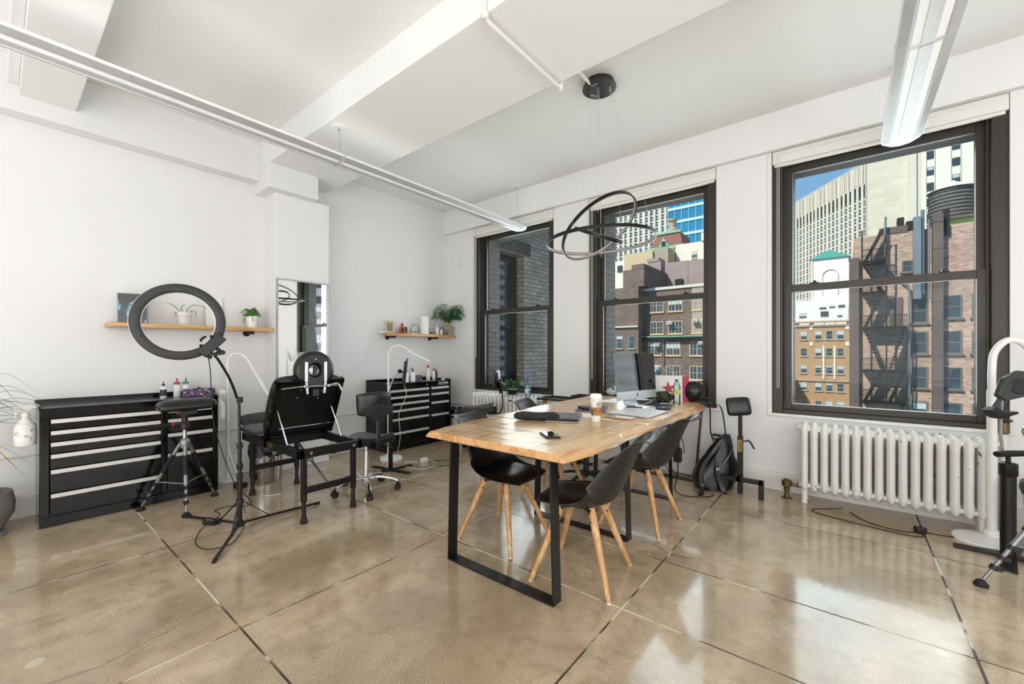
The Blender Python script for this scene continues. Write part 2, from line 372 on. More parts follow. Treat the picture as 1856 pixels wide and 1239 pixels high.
m_brick_dark = brickmat('dark_soot_brick', '4A4644', '3A3736', '2C2A29', 3.6, 0.72, 0.27, var=0.2, mort=0.03)
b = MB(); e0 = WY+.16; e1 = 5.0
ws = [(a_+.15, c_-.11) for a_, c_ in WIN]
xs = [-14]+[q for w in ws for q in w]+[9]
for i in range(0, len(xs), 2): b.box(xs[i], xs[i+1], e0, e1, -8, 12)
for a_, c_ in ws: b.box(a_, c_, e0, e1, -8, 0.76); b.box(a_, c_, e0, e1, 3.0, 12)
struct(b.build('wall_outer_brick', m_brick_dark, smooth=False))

# baseboards
b = MB(); b.box(WX, WX+.06, YB, 1.88, 0, .165); b.box(WX, WX+.045, YB, 1.88, .165, .178)
b.box(WX, WX+.06, 2.475, WY, 0, .165); b.box(WX, WX+.045, 2.475, WY, .165, .178); struct(b.build('baseboard_left', m_trim, smooth=False, bevel=.004))
b = MB(); b.box(WX+.06, XR, WY-.025, WY, 0, .165); b.box(WX+.06, XR, WY-.016, WY, .165, .178); struct(b.build('baseboard_window_side', m_trim, smooth=False, bevel=.004))
# surface conduit along the wall
b = MB(); b.tube([(WX+.012, -3, .474), (WX+.012, 1.87, .474)], .011); b.tube([(WX+.012, 2.48, .474), (WX+.012, WY-.015, .474), (-3.0, WY-.015, .474)], .011)
struct(b.build('trim_wall_conduit', m_trim))
# skim seam below window
# windows
m_glass = glassmat('window_glass', 'F4F8F6', 0.16)
def window(i, x0, x1):
    w = thing('window_%d' % i, None, None, ((x0+x1)/2, WY, SILL)); struct(w)
    yo = WY+.02
    f = MB(); t = .085
    # outer casing
    f.box(x0+.003, x0+t, yo, yo+.14, SILL+.002, HEAD-.002); f.box(x1-t, x1-.003, yo, yo+.14, SILL+.002, HEAD-.002)
    f.box(x0+t, x1-t, yo, yo+.14, HEAD-.09, HEAD-.002); f.box(x0+t, x1-t, yo, yo+.14, SILL+.002, SILL+.035)
    f.box(x0+t, x0+t+.02, yo+.05, yo+.13, SILL+.03, HEAD-.09); f.box(x1-t-.02, x1-t, yo+.05, yo+.13, SILL+.03, HEAD-.09)
    f.box(x0+t+.004, x0+t+.012, yo+.028, yo+.036, SILL+.1, HEAD-.1)
    f.build('window_frame', m_bronze, w, world=True, bevel=.003)
    def sash(nm, z0, z1, y, lo, hi):
        g0, g1 = x0+t+.012, x1-t-.012; s_ = .052
        q = MB(); q.box(g0, g0+s_, y, y+.035, z0, z1); q.box(g1-s_, g1, y, y+.035, z0, z1); q.box(g0+s_, g1-s_, y, y+.035, z0, z0+lo); q.box(g0+s_, g1-s_, y, y+.035, z1-hi, z1)
        q.box(g0+s_, g1-s_, y+.008, y+.014, z0+lo, z0+lo+.008, 1); q.box(g0+s_, g0+s_+.006, y+.008, y+.014, z0+lo, z1-hi, 1)
        so = q.build(nm, [m_bronze, m_alu], w, world=True, bevel=.002)
        q = MB(); q.box(g0+s_-.004, g1-s_+.004, y+.016, y+.021, z0+lo-.004, z1-hi+.004)
        q.build('glass_pane', m_glass, so if False else w, world=True, smooth=False)
    sash('lower_sash', SILL+.036, 1.905, yo+.055, .05, .065)
    sash('upper_sash', 1.845, HEAD-.10, yo+.095, .055, .09)
    k = MB()
    for fx in (.22, .78):
        cx = x0+(x1-x0)*fx; k.box(cx-.035, cx+.035, yo+.06, yo+.10, 1.905, 1.915); k.box(cx-.012, cx+.012, yo+.05, yo+.09, 1.912, 1.93)
    k.build('sash_lock', m_blackmetal, w, world=True, bevel=.002)
    # rolled blind in its cassette
    bl = MB(); bl.box(x0+.006, x1-.006, WY-.012, WY+.10, 3.03, HEAD-.004, 0); bl.box(x0+.012, x1-.012, WY-.02, WY-.012, 3.105, 3.125, 0); bl.box(x0+.02, x1-.02, WY+.0, WY+.03, 3.006, 3.03, 0)
    bl.build('blind_cassette', m_trim, w, world=True, bevel=.005)
    c = MB(); c.tube([(x0+.06, WY-.022, 3.10), (x0+.06, WY-.022, .95 if i != 1 else 1.2)], .0022, 6); c.tube([(x0+.045, WY-.022, 3.10), (x0+.045, WY-.022, .95 if i != 1 else 1.2)], .0022, 6)
    c.build('blind_cord', m_cable_w, w, world=True)
    st = MB(); st.box(x0-.03, x1+.03, WY-.018, WY+.02, SILL-.028, SILL); st.build('window_sill', m_trim, w, world=True, bevel=.004)
for i, (a_, c_) in enumerate(WIN): window(i+1, a_, c_)
# painted reveal strips beside the openings
b = MB()
for a_, c_ in WIN: b.box(a_-.035, a_, WY-.006, WY+.01, SILL-.02, HEAD); 
struct(b.build('trim_window_reveals', m_trim, smooth=False, bevel=.002))
# tiny wall hook left of the first window
b = MB(); b.tube([(-4.70, WY-.004, 2.72), (-4.71, WY-.03, 2.67), (-4.72, WY-.025, 2.60), (-4.73, WY-.04, 2.585)], .006, 8)
tag(b.build('wall_hook', m_trim), 'small white hook high on the wall left of the leftmost window', 'hook')
# ================= OUTSIDE =================
m_pane = mat('building_window_glass', '3E4A50', 0.12, 0.0, var=0.5, scale=0.7, spec=0.8)
m_pane_l = mat('building_window_blind', 'B9C6C6', 0.5, 0.0, var=0.25, scale=0.5)
m_tan = brickmat('tan_brick', 'BE9770', 'B18962', 'A88B6B', 1.6, 0.5, 0.2, var=0.10)
m_red = brickmat('rosy_brown_brick', 'C2A28D', '9A7667', 'B5A292', 1.5, 0.5, 0.18, var=0.4)
m_brown = brickmat('brown_brick', '7F6A5F', '65524A', '7A6B62', 1.3, 0.5, 0.18, var=0.4)
m_lime = brickmat('limestone_blocks', 'D9CFBC', 'CFC4B0', 'C9BDA6', 0.16, 0.5, 0.22, var=0.06, mort=0.006)
m_lime2 = mat('pale_limestone', 'D8CEBF', 0.9, var=0.08, scale=0.15)
m_cream = mat('cream_render', 'E6DFCF', 0.9, var=0.06, scale=0.4)
m_beige = mat('beige_render', 'CDB48F', 0.9, var=0.06, scale=0.4)
m_whiteb = mat('white_render', 'E9E9E6', 0.9, var=0.04, scale=0.3)
m_copper = mat('green_copper', '86B79A', 0.7, var=0.2, scale=1.0)
m_greenroof = mat('green_roof', '3F8E7D', 0.7, var=0.1, scale=1.0)
m_rust = mat('rusted_duct_metal', '695A54', 0.6, 0.2, var=0.3, scale=0.8)
m_galv = mat('galvanised_duct', '8E9396', 0.4, 0.6, var=0.2, scale=0.8)
m_iron = mat('black_iron', '25221F', 0.7, 0.2, var=0.2)
m_tank = mat('weathered_cedar', '6B6660', 0.9, var=0.35, scale=3.0)
m_mauve = mat('mauve_stucco', 'A08B88', 0.9, var=0.2, scale=0.5)
m_mansard = mat('red_tile_mansard', '84564A', 0.8, var=0.3, scale=2.0)
m_sill = mat('stone_sill', 'A79A88', 0.9, var=0.15)
m_timber = mat('tan_window_timber', 'D0AE84', 0.8, var=0.1)
m_blueglass = mat('blue_curtain_glass', '3C8FB5', 0.15, 0.3, var=0.35, scale=0.08, spec=0.8)
m_spandrel = mat('pale_blue_spandrel', 'BFE0EA', 0.4, var=0.05)

def bldg(name, label, x0, x1, y0, z0, z1, m, depth=12, group=None):
    t = thing(name, label, 'building', ((x0+x1)/2, y0, -40), 0, group)
    b = MB(); b.box(x0, x1, y0+.01, y0+depth, -40, z1); b.build('wall', m, t, world=True, smooth=False)
    return t
def windows(t, y, rects, mull=(1, 1), fm=m_sill, pane=(0.0,), sill=True, fw=0.07, rec=0.0, nm='window'):
    """one frame + pane + sill per opening, standing in the wall plane y"""
    for i, (x0, x1, z0, z1) in enumerate(rects):
        b = MB(); d = .06
        b.box(x0, x0+fw, y-d, y+.1, z0, z1); b.box(x1-fw, x1, y-d, y+.1, z0, z1); b.box(x0+fw, x1-fw, y-d, y+.1, z1-fw, z1); b.box(x0+fw, x1-fw, y-d, y+.1, z0, z0+fw)
        for k in range(1, mull[0]): cx = x0+(x1-x0)*k/mull[0]; b.box(cx-fw*.45, cx+fw*.45, y-d, y+.1, z0+fw, z1-fw)
        for k in range(1, mull[1]): cz = z0+(z1-z0)*k/mull[1]; b.box(x0+fw, x1-fw, y-d*.8, y+.1, cz-fw*.35, cz+fw*.35)
        if sill: b.box(x0-.1, x1+.1, y-.16, y+.05, z0-.13, z0)
        f = b.build(nm, fm, t, world=True, smooth=False)
        q = MB(); q.box(x0+fw*.5, x1-fw*.5, y-.02, y+.05, z0+fw*.5, z1-fw*.5, 0)
        if random.random() < 0.45: zz = z0+(z1-z0)*random.uniform(.35, .8); q.box(x0+fw, x1-fw, y-.035, y-.02, zz, z1-fw, 1)
        q.build('pane', [m_pane, m_pane_l], f, world=True, smooth=False)

# --- tan brick block, seen through the right window
t = bldg('apartment_building', 'tan brick apartment block with small square windows, low in the right window', -7.3, .40, 88, -14, 6.45, m_tan)
cols = [(-6.34, -5.33), (-4.29, -3.31), (-2.81, -1.82), (-1.33, -.35)]
rows = [(3.40, 4.74), (0.48, 1.82), (-2.52, -1.16), (-5.49, -4.08), (-8.6, -7.1+.02)]
rows = [(3.25, 4.74), (0.42, 1.82), (-2.52, -1.16), (-5.49, -4.08), (-8.5, -7.1)]
windows(t, 88, [(c0, c1, z0, z1) for c0, c1 in cols for z0, z1 in rows], mull=(1, 2), fm=mat('grey_sash_paint', 'A9A59C', .7), fw=.09)
def slab(nm, m, t_, *q):
    b = MB(); b.box(*q); return b.build(nm, m, t_, world=True, smooth=False)
for z in (-8.9, -3.75, 6.2, 5.55): slab('stone_band', m_sill, t, -7.35, .45, 87.8, 88.05, z-.09, z+.09)
for c0, c1 in cols: slab('ornament_panel', m_cream, t, c0-.1, c1+.3, 87.85, 88.05, 5.74, 6.3)
for z in (2.5, 5.2): slab('ornament_panel', m_cream, t, -5.0, -4.55, 87.9, 88.05, z-.3, z+.3); slab('ornament_panel', m_cream, t, -.2, .3, 87.9, 88.05, z-.3, z+.3)
for x in (-3.07, -1.6): slab('pilaster', m_cream, t, x-.12, x+.12, 87.86, 88.05, -3.4, 2.2)

# --- white building with a green hipped roof
t = bldg('white_building', 'plain white building with green hipped roof and arched outline', -6.58, .3, 120, 5, 22.6, m_whiteb)
b = MB(); b.add([(-6.9, 119.6, 22.6), (.5, 119.6, 22.6), (.5, 128, 22.6), (-6.9, 128, 22.6), (-3.2, 122, 24.9), (-2.6, 126, 24.9)], [(0, 1, 4), (1, 2, 5, 4), (2, 3, 5), (3, 0, 4, 5), (0, 3, 2, 1)]); b.build('roof', m_greenroof, t, world=True, smooth=False)
b = MB(); arc = [(-4.45, 119.9, 14.2)]+[(-3.02+1.43*math.cos(a), 119.9, 18.6+1.43*math.sin(a)) for a in [PI*(1-k/12) for k in range(13)]]+[(-1.59, 119.9, 14.2)]
b.tube(arc, .16, 6); b.build('arch_moulding', mat('arch_stone', 'D9C9BC', 0.9), t, world=True)
b = MB(); b.box(-6.64, -6.2, 119.8, 120.1, 5, 22.6); b.build('corner_pipe', m_lime2, t, world=True, smooth=False)
t = bldg('white_annex', 'white stepped rear annex with small dark windows above tan brick block', -9.2, .2, 112, 4, 12.4, m_whiteb, 7)
windows(t, 112, [(-8.3, -6.9, 8.5, 9.7), (-4.7, -3.4, 10.2, 10.9), (-3.0, -1.9, 10.4, 11.1), (-1.5, -.25, 10.4, 11.1), (-4.5, -3.0, 8.6, 9.9), (-1.6, -.7, 8.4, 9.0)], fm=m_lime2, sill=False)

# --- pale stone tower with close vertical piers
def grid_tower(name, label, x0, x1, y, z0, z1, nx, dz, rot=0.0, crown=True, topz=None):
    t = thing(name, label, 'building', (x0, y, z0), rot)
    L = x1-x0; H = z1-z0
    b = MB(); b.box(0, L, .3, 40, -20, H); b.build('wall', m_lime2, t, smooth=False)
    b = MB(); p = L/nx
    for i in range(nx+1): w = p*.22 if i % 3 else p*.30; b.box(i*p-w, i*p+w, -.25, .4, 0, H+(1.5 if i % 3 == 0 else 0))
    if crown:
        for i in range(nx*2): b.box(i*p/2+p*.1, i*p/2+p*.22, -.6, .4, H-11, H+2.2)
    b.build('vertical_pier', m_lime2, t, smooth=False)
    nr = int((H-(14 if crown else 3))/dz); cells = []
    for r in range(nr):
        for i in range(nx): cells.append((i*p+p*.27, (i+1)*p-p*.27, H-(16 if crown else 3)-(r+1)*dz, r))
    if crown:
        b = MB()
        for i in range(nx): b.box(i*p+p*.27, (i+1)*p-p*.27, .0, .35, H-20, H-12)
        b.build('crown_opening', m_iron, t, smooth=False)
    first = None
    for k, (a_, c_, z, r) in enumerate(cells[:100]):
        if first is None:
            b = MB(); b.box(0, c_-a_, .05, .35, 0, dz*.7); b.box(0, c_-a_, 0.0, .1, dz*.28, dz*.36, 1); first = b.build('window', [m_pane, m_lime2], t, smooth=False); o = first
        else: o = first.copy(); COL.objects.link(o)
        o.location = (a_, 0, z)
    b = MB()
    for a_, c_, z, r in cells[100:]: b.box(a_, c_, .05, .35, z, z+dz*.7); b.box(a_, c_, 0, .1, z+dz*.28, z+dz*.36, 1)
    o = b.build('lower_windows', [m_pane, m_lime2], t, smooth=False); o['kind'] = 'stuff'
    return t
g0 = V((-31.49, 400)); g1 = V((9.9, 340.8)); ang = math.atan2(g1.y-g0.y, g1.x-g0.x)
grid_tower('office_tower', 'far pale stone tower of close vertical piers under blue sky', -31.49, -31.49+(g1-g0).length, 400, -20, 118, 18, 4.6, ang)
grid_tower('office_tower', 'pale stone high-rise with vertical window strips behind the mansard roof', -164, -97, 300, -30, 165, 17, 4.4, 0, False)

# --- windowless limestone tower and its wing
t = bldg('limestone_tower', 'tall blank limestone tower, mostly windowless, right of the blue sky', 4.36, 13.6, 150, -20, 95, m_lime, 20)
b = MB(); b.box(12.4, 13.95, 148.5, 150.1, -20, 69); b.box(13.95, 15.0, 149.0, 160, -20, 95)
b.build('corner_shaft', m_lime2, t, world=True, smooth=False)
t = bldg('limestone_wing', 'white limestone wing with two columns of dark windows behind water tank', 15.0, 26.4, 149, -20, 95, m_cream, 20)
windows(t, 149, [(15.9, 17.15, z, z+2.1) for z in (50.0, 45.9, 41.9, 37.95, 34.0)]+[(20.35, 21.7, z, z+2.0) for z in (55.1, 51.1, 47.1, 43.0, 39.0)], mull=(1, 3), fm=m_iron, sill=False)
b = MB(); b.box(24.2, 25.4, 148.4, 149, -20, 95); b.build('pilaster', m_sill, t, world=True, smooth=False)
b = MB()
for x in (15.8, 17.35, 20.2, 21.85): b.box(x-.05, x+.05, 148.9, 149.02, -20, 95)
b.build('panel_joint', m_sill, t, world=True, smooth=False)

# --- red-brown brick block with fire escape, duct and pipes
t = bldg('brick_building', 'rosy brown brick building with fire escape, ducts and pipes, right window', 0.45, 9.6, 45, -10, 10.7, m_red, 9)
b = MB(); b.box(.18, .78, 44.7, 52, -10, 9.0); b.box(2.05, 3.72, 44.95, 52, 10.68, 11.2); b.build('party_wall', m_rust, t, world=True, smooth=False)
wins = [(3.93, 4.84, z0, z1) for z0, z1 in ((3.46, 5.40), (1.09, 2.80), (-1.56, .09), (-4.3, -2.62))]+[(5.72, 6.65, z0, z1) for z0, z1 in ((3.76, 5.47), (1.09, 2.80), (-1.57, .08), (-4.3, -2.59))]+[(7.15, 8.05, z0, z1) for z0, z1 in ((3.76, 5.47), (1.09, 2.80), (-1.57, .08), (-4.3, -2.59))]+[(3.38, 4.02, 7.5, 8.4)]
windows(t, 45, wins, mull=(1, 2), fm=mat('grey_window_wood', '6F6A60', 0.8, var=0.1), fw=.09)
b = MB(); b.box(2.68, 3.42, 44.9, 45.1, 3.3, 5.55); b.build('door', m_rust, t, world=True, smooth=False)
b = MB()
for (x0_, z0_) in ((4.95, 5.9),): pass
b.box(5.06, 5.62, 44.4, 45.05, -10, 11.6); 
for z in range(-9, 12, 2): b.box(5.03, 5.65, 44.37, 45.05, z, z+.06)
b.build('duct', m_rust, t, world=True, smooth=False)
b = MB(); b.tube([(4.52, 44.6, 5.6), (4.52, 44.6, 12.1)], .11, 10); b.tube([(4.85, 44.5, 5.2), (4.85, 44.5, 11.3)], .07, 10); b.box(4.0, 4.42, 44.3, 44.9, 5.3, 11.6)
b.build('vent_stack', m_galv, t, world=True)
b = MB(); b.tube([(2.4, 44.6, 12.0), (2.4, 44.6, 8.1), (2.55, 44.6, 7.8), (3.7, 44.6, 6.4), (3.78, 44.6, 5.9), (3.78, 44.6, -10)], .075, 8); b.build('rain_pipe', m_galv, t, world=True)
b = MB(); b.box(3.2, 3.6, 46, 46.8, 10.7, 12.1); b.box(3.7, 4.4, 45.5, 46.5, 10.5, 11.6); b.box(5.7, 6.0, 44.8, 46, 10.0, 12.0); b.build('roof_unit', m_iron, t, world=True, smooth=False)
# fire escape
f = thing('fire_escape', 'black iron zigzag fire escape on the rosy brown brick building', 'fire escape', (2.1, 44.6, -4)); 
b = MB()
for z in (-5.4, -2.78, -.3, 2.95-.4+.55, 5.9, 8.4):
    b.box(.95, 3.6 if z < 5 else 2.4, 43.9, 45, z, z+.08)
    b.box(.95, 3.6 if z < 5 else 2.4, 43.9, 43.96, z-.12, z+.14)
b.build('landing', m_iron, f, world=True, smooth=False)
b = MB()
for z in (-5.4, -2.78, -.3, 3.1, 5.9, 8.4):
    x1_ = 3.6 if z < 5 else 2.4
    b.box(.95, x1_, 43.88, 43.92, z+1.0, z+1.05); b.box(.95, x1_, 43.88, 43.92, z+.5, z+.53)
    k = .95
    while k < x1_: b.box(k, k+.035, 43.88, 43.91, z, z+1.0); k += .10
b.build('railing', m_iron, f, world=True, smooth=False)
b = MB()
for i, (za, zb) in enumerate(((-5.4, -2.78), (-2.78, -.3), (-.3, 3.1), (3.1, 5.9), (5.9, 8.4), (8.4, 10.9))):
    xa, xb = (1.1, 2.2) if i % 2 else (2.2, 1.1)
    for yy in (44.0, 44.55): b.bar((xa, yy, za), (xb, yy, zb), .03, .16)
    for k in range(12): q = k/12; b.box(xa+(xb-xa)*q-.13, xa+(xb-xa)*q+.13, 44.0, 44.55, za+(zb-za)*q, za+(zb-za)*q+.06)
    if za < 3:
        for k in range(12): q = k/12; b.box(2.6+.9*q-.13, 2.6+.9*q+.13, 44.0, 44.55, za+(zb-za)*q, za+(zb-za)*q+.06)
        for yy in (44.0, 44.55): b.bar((2.6, yy, za), (3.5, yy, zb), .03, .16)
b.build('stair', m_iron, f, world=True, smooth=False)
b = MB()
for x in (.95, 2.42, 3.58): b.box(x-.05, x+.05, 43.86, 43.94, -9.5 if x < 3 or x > 0 else 0, 11.0 if x < 3 else 3.2)
b.build('post', m_iron, f, world=True, smooth=False)

# --- penthouse, cream wall and water tank
t = bldg('cream_building', 'cream stucco building with dark arches and yellow-green penthouse', 7.0, 12.5, 55, 6, 12.0, m_cream, 8)
b = MB()
for cx in (7.2, 8.75):
    pts = [(cx-.62, 8.5)]+[(cx+.62*math.cos(a), 9.15+.62*math.sin(a)) for a in [PI*(1-k/12) for k in range(13)]]+[(cx+.62, 8.5)]
    b.prism([(p, q) for p, q in pts], 0, .15, M=Matrix.Translation((0, 54.9, 0)) @ Matrix.Rotation(PI/2, 4, 'X') @ Matrix.Translation((0, 0, 0)))
b.build('arch_recess', mat('arch_dark_glass', '4A4A3A', 0.8), t, world=True, smooth=False)  # arch openings as flat dark panels on the wall
b = MB(); b.box(6.9, 12.6, 56, 62, 11.9, 13.55); b.build('penthouse', mat('yellow_green_panel', 'B3BE7C', 0.8, var=0.1), t, world=True, smooth=False)
b = MB(); b.box(6.6, 12.8, 55.6, 62.5, 13.55, 13.8); b.box(7.6, 8.6, 55.85, 56, 12.05, 12.95); b.box(6.6, 7.15, 54.6, 55.2, 6, 12.9); b.build('parapet', m_rust, t, world=True, smooth=False)
t = thing('water_tank', 'round weathered wooden rooftop water tank with conical roof', 'water tank', (10.6, 77, 16))
b = MB(); b.lathe([(2.35, 0), (2.3, 1.5), (2.2, 4.6)], (10.6, 77, 17.2), 40); b.build('barrel', m_tank, t, world=True)
b = MB()
for k in range(10): z = 17.35+k*.45; r = 2.4-.15*(k/10); b.tube([(10.6+r*math.cos(a), 77+r*math.sin(a), z) for a in [2*PI*i/40 for i in range(40)]], .035, 5, closed=True)
b.build('hoop', m_iron, t, world=True)
b = MB(); b.lathe([(2.45, 0), (.25, 1.15), (.2, 1.3), (0, 1.32)], (10.6, 77, 21.8), 40); b.build('roof', m_lime2, t, world=True)
b = MB()
for a in (0.4, 2, 3.5, 5.1): b.box(10.6+1.8*math.cos(a)-.1, 10.6+1.8*math.cos(a)+.1, 77+1.8*math.sin(a)-.1, 77+1.8*math.sin(a)+.1, 12, 17.3)
b.box(8.2, 13, 74.8, 79.4, 16.9, 17.2); b.build('stand', m_iron, t, world=True, smooth=False)

# --- middle window: brown brick blocks
t = bldg('brown_brick_building', 'dark brown brick loft building with tan window frames, middle window', -24.13, -14.0, 62, -14, 10.6, m_brown, 14)
rw = [(-23.14, -21.14), (-20.44, -18.4), (-17.15, -15.2)]; rz = [(7.05, 9.05), (3.8, 5.7)]
rw2 = [(-23.47, -21.46), (-20.75, -18.69), (-17.44, -15.4)]; rz2 = [(0.64, 2.62), (-2.75, -.79), (-6.2, -4.2)]
windows(t, 62, [(a_, c_, z0, z1) for a_, c_ in rw for z0, z1 in rz]+[(a_, c_, z0, z1) for a_, c_ in rw2 for z0, z1 in rz2], mull=(2, 1), fm=m_timber, fw=.11)
b = MB()
for (a_, c_) in rw:
    for z0, z1 in rz:
        for k in (1, 3): cx = a_+(c_-a_)*k/4; b.box(cx-.035, cx+.035, 61.93, 62, z0, z1)
        b.box(a_, c_, 61.93, 62, (z0+z1)/2-.04, (z0+z1)/2+.04)
for (a_, c_) in rw2:
    for z0, z1 in rz2:
        for k in (1, 3): cx = a_+(c_-a_)*k/4; b.box(cx-.035, cx+.035, 61.93, 62, z0, z1)
        b.box(a_, c_, 61.93, 62, (z0+z1)/2-.04, (z0+z1)/2+.04)
b.build('glazing_bar', m_sill, t, world=True, smooth=False)
b = MB(); b.box(-24.3, -14, 61.2, 62.1, 3.15, 3.35, 0); b.box(-24.3, -14, 61.3, 62.1, 3.35, 3.5, 1); b.build('cornice', [m_iron, m_copper], t, world=True, smooth=False)
b = MB(); b.box(-24.2, -14, 61.8, 62.3, 10.35, 10.75); b.build('coping', m_lime2, t, world=True, smooth=False)
b = MB(); b.box(-17.1, -14, 61.95, 62.1, 3.5, 10.35); b.build('patched_stucco', m_sill, t, world=True, smooth=False)
b = MB(); b.tube([(-21.1, 61.7, 3.1), (-21.1, 61.7, -9)], .07, 8); b.build('drain_pipe', m_galv, t, world=True)
acp = None
for i, (x, z) in enumerate(((-20.1, 5.15), (-16.6, 5.3), (-15.4, 5.3), (-21.9, 1.95), (-15.7, 2.2), (-22.0, -1.4))):
    b = MB(); b.box(x-.35, x+.35, 61.2, 62, z, z+.45, 0); b.box(x-.28, x+.28, 61.17, 61.2, z+.06, z+.39, 1)
    b.build('air_conditioner', [m_white_p, m_sill], t, world=True, smooth=False)
t = bldg('stepped_brick_building', 'brown brick building with stepped parapet and few small windows', -31.5, -24.15, 60, -14, 10.9, m_brown, 14)
b = MB(); b.box(-26.56, -23.3, 60, 70, 10.9, 13.5); b.box(-25.2, -23.3, 60, 70, 13.45, 14.2); b.build('parapet_step', m_brown, t, world=True, smooth=False)
windows(t, 60, [(-27.64, -26.57, 1.67, 3.61), (-25.63, -24.63, 1.67, 3.61), (-29.6, -28.9, 1.67, 3.61), (-29.9, -28.9, -1.8, .4), (-29.6, -28.6, 8.0, 9.6), (-29.6, -28.6, 4.4, 6.3)], mull=(1, 2), fm=m_sill)
slab('stone_band', m_lime2, t, -30.9, -24.15, 59.7, 60.1, 4.85, 5.05); slab('stone_band', m_lime2, t, -30.9, -26.3, 59.8, 60.1, -2.1, -1.95)
t = thing('roof_bulkhead', 'mauve stucco rooftop chimneys and bulkheads above brown brick building', 'rooftop bulkhead', (-22, 70, 9))
b = MB(); b.box(-26.5, -24.3, 70, 73, 9, 16.4); b.box(-26.6, -24.6, 69.9, 73, 16.4, 17.0); b.build('chimney', m_mauve, t, world=True, smooth=False)
b = MB(); b.box(-23.6, -19.9, 70, 74, 9, 15.9); b.box(-19.95, -17.4, 70, 74, 9, 15.8); b.build('bulkhead_wall', m_mauve, t, world=True, smooth=False)
b = MB(); b.box(-21.9, -20.7, 69.7, 70.1, 11.9, 13.0); b.build('vent', m_iron, t, world=True, smooth=False)
t = bldg('beige_building', 'beige flat-roofed rooftop block left of the mansard roof', -37.4, -31.2, 85, 8, 22.0, m_beige, 10)
b = MB(); b.box(-31.2, -28.2, 85.5, 92, 18, 22.3); b.build('side_wall', m_sill, t, world=True, smooth=False)
b = MB(); b.box(-42, -37.2, 86, 96, 8, 18.0); b.box(-40.2, -37.4, 86, 96, 18, 21.0); b.build('low_wing', m_cream, t, world=True, smooth=False)
b = MB(); b.box(-39.3, -38.2, 85.8, 86, 18.6, 20.0); b.build('arched_window', m_pane, t, world=True, smooth=False)
t = bldg('mansard_building', 'cream building with red tiled mansard roof and green copper trim', -35.8, -28.2, 95, 10, 24.4, m_cream, 10)
b = MB(); b.add([(-35.6, 94.9, 24.4), (-28.2, 94.9, 24.4), (-28.2, 104, 24.4), (-35.6, 104, 24.4), (-34.4, 96.4, 28.2), (-29.2, 96.4, 28.2), (-29.2, 103, 28.2), (-34.4, 103, 28.2)], [(0, 1, 5, 4), (1, 2, 6, 5), (2, 3, 7, 6), (3, 0, 4, 7), (4, 5, 6, 7)]); b.build('roof', m_mansard, t, world=True, smooth=False)
b = MB(); b.box(-36.2, -27.8, 94.5, 96, 24.2, 24.8); b.box(-34.7, -28.9, 96, 97.5, 28.0, 28.5); b.prism([(-33.3, 24.8), (-31.0, 24.8), (-32.15, 26.9)], -94.4, -95.6, M=Matrix.Rotation(PI/2, 4, 'X')); b.build('copper_trim', m_copper, t, world=True, smooth=False)
b = MB(); b.box(-32.6, -31.7, 94.3, 95.2, 24.9, 25.9); b.build('dormer_window', m_iron, t, world=True, smooth=False)
b = MB(); b.lathe([(1.5, 0), (1.3, 1.2), (.8, 1.6), (.75, 2.8), (1.1, 3.2), (1.1, 3.6), (0.2, 3.7)], (-31.3, 98, 28.0), 16); b.build('cupola', m_sill, t, world=True)
windows(t, 95, [(-30.6, -29.7, 20.9, 22.6)], mull=(2, 2), fm=m_lime2)
t = bldg('cream_block', 'cream stuccoed block with one square window right of mansard roof', -28.1, -19, 90, 8, 23.6, m_cream, 10)
windows(t, 90, [(-24.9, -23.8, 20.3, 21.8)], mull=(2, 2), fm=m_lime2)
b = MB(); b.box(-23.0, -19, 89.7, 97, 23.6, 25.2); b.build('parapet', m_cream, t, world=True, smooth=False)
t = thing('glass_tower', 'blue glass curtain-wall tower with white floor bands', 'building', (-56, 200, 30))
b = MB(); b.box(-66, -40, 200, 225, -40, 110); b.build('curtain_wall', m_blueglass, t, world=True, smooth=False)
b = MB()
for k in range(14): z = 30+k*6.2; b.box(-66.1, -40, 199.6, 200.1, z, z+1.2)
b.build('floor_band', m_spandrel, t, world=True, smooth=False)
b = MB(); 
for k in range(9): x = -66+k*3.1; b.box(x, x+.15, 199.7, 200.1, 20, 110)
b.build('mullion', m_spandrel, t, world=True, smooth=False)
# masonry sliver at the right of the middle window
t = bldg('distant_slab', 'narrow brown stone slab at the right edge of the middle window', -19.3, -17.6, 80, 8, 29.5, mat('slab_stone', 'A58C74', 0.9), 10)

# --- near wing of this building, seen through the left window
ww = thing('brick_wing', 'grey brick wing wall with one dark framed window, outside the left window', 'building', (-4.9, 7, -2))
b = MB(); X0 = -4.95; XF = -4.56
oy0, oy1, oz0, oz1 = 5.02, 6.02, 0.75, 3.0
b.box(X0, XF, 5.0, oy0, -6, 9); b.box(X0, XF, oy1, 8.4, -6, 9); b.box(X0, XF, oy0, oy1, -6, oz0); b.box(X0, XF, oy0, oy1, oz1, 9)
b.build('wall', m_brick_near, ww, world=True, smooth=False)
b = MB()
for k in range(16): y = 4.95+k*.08; b.box(XF-.02, XF+.006, y, y+.068, oz1+.02, oz1+.26)
b.build('soldier_course', mat('soldier_brick', '7C726B', 0.9, var=0.25, scale=8), ww, world=True, smooth=False)
b = MB(); b.box(XF-.1, XF+.09, 5.0, 8.5, 3.62, 3.74, 0); b.build('stone_cornice', mat('tan_stone', 'A88F70', 0.9, var=0.15), ww, world=True, smooth=False)
b = MB(); fx = XF-.22
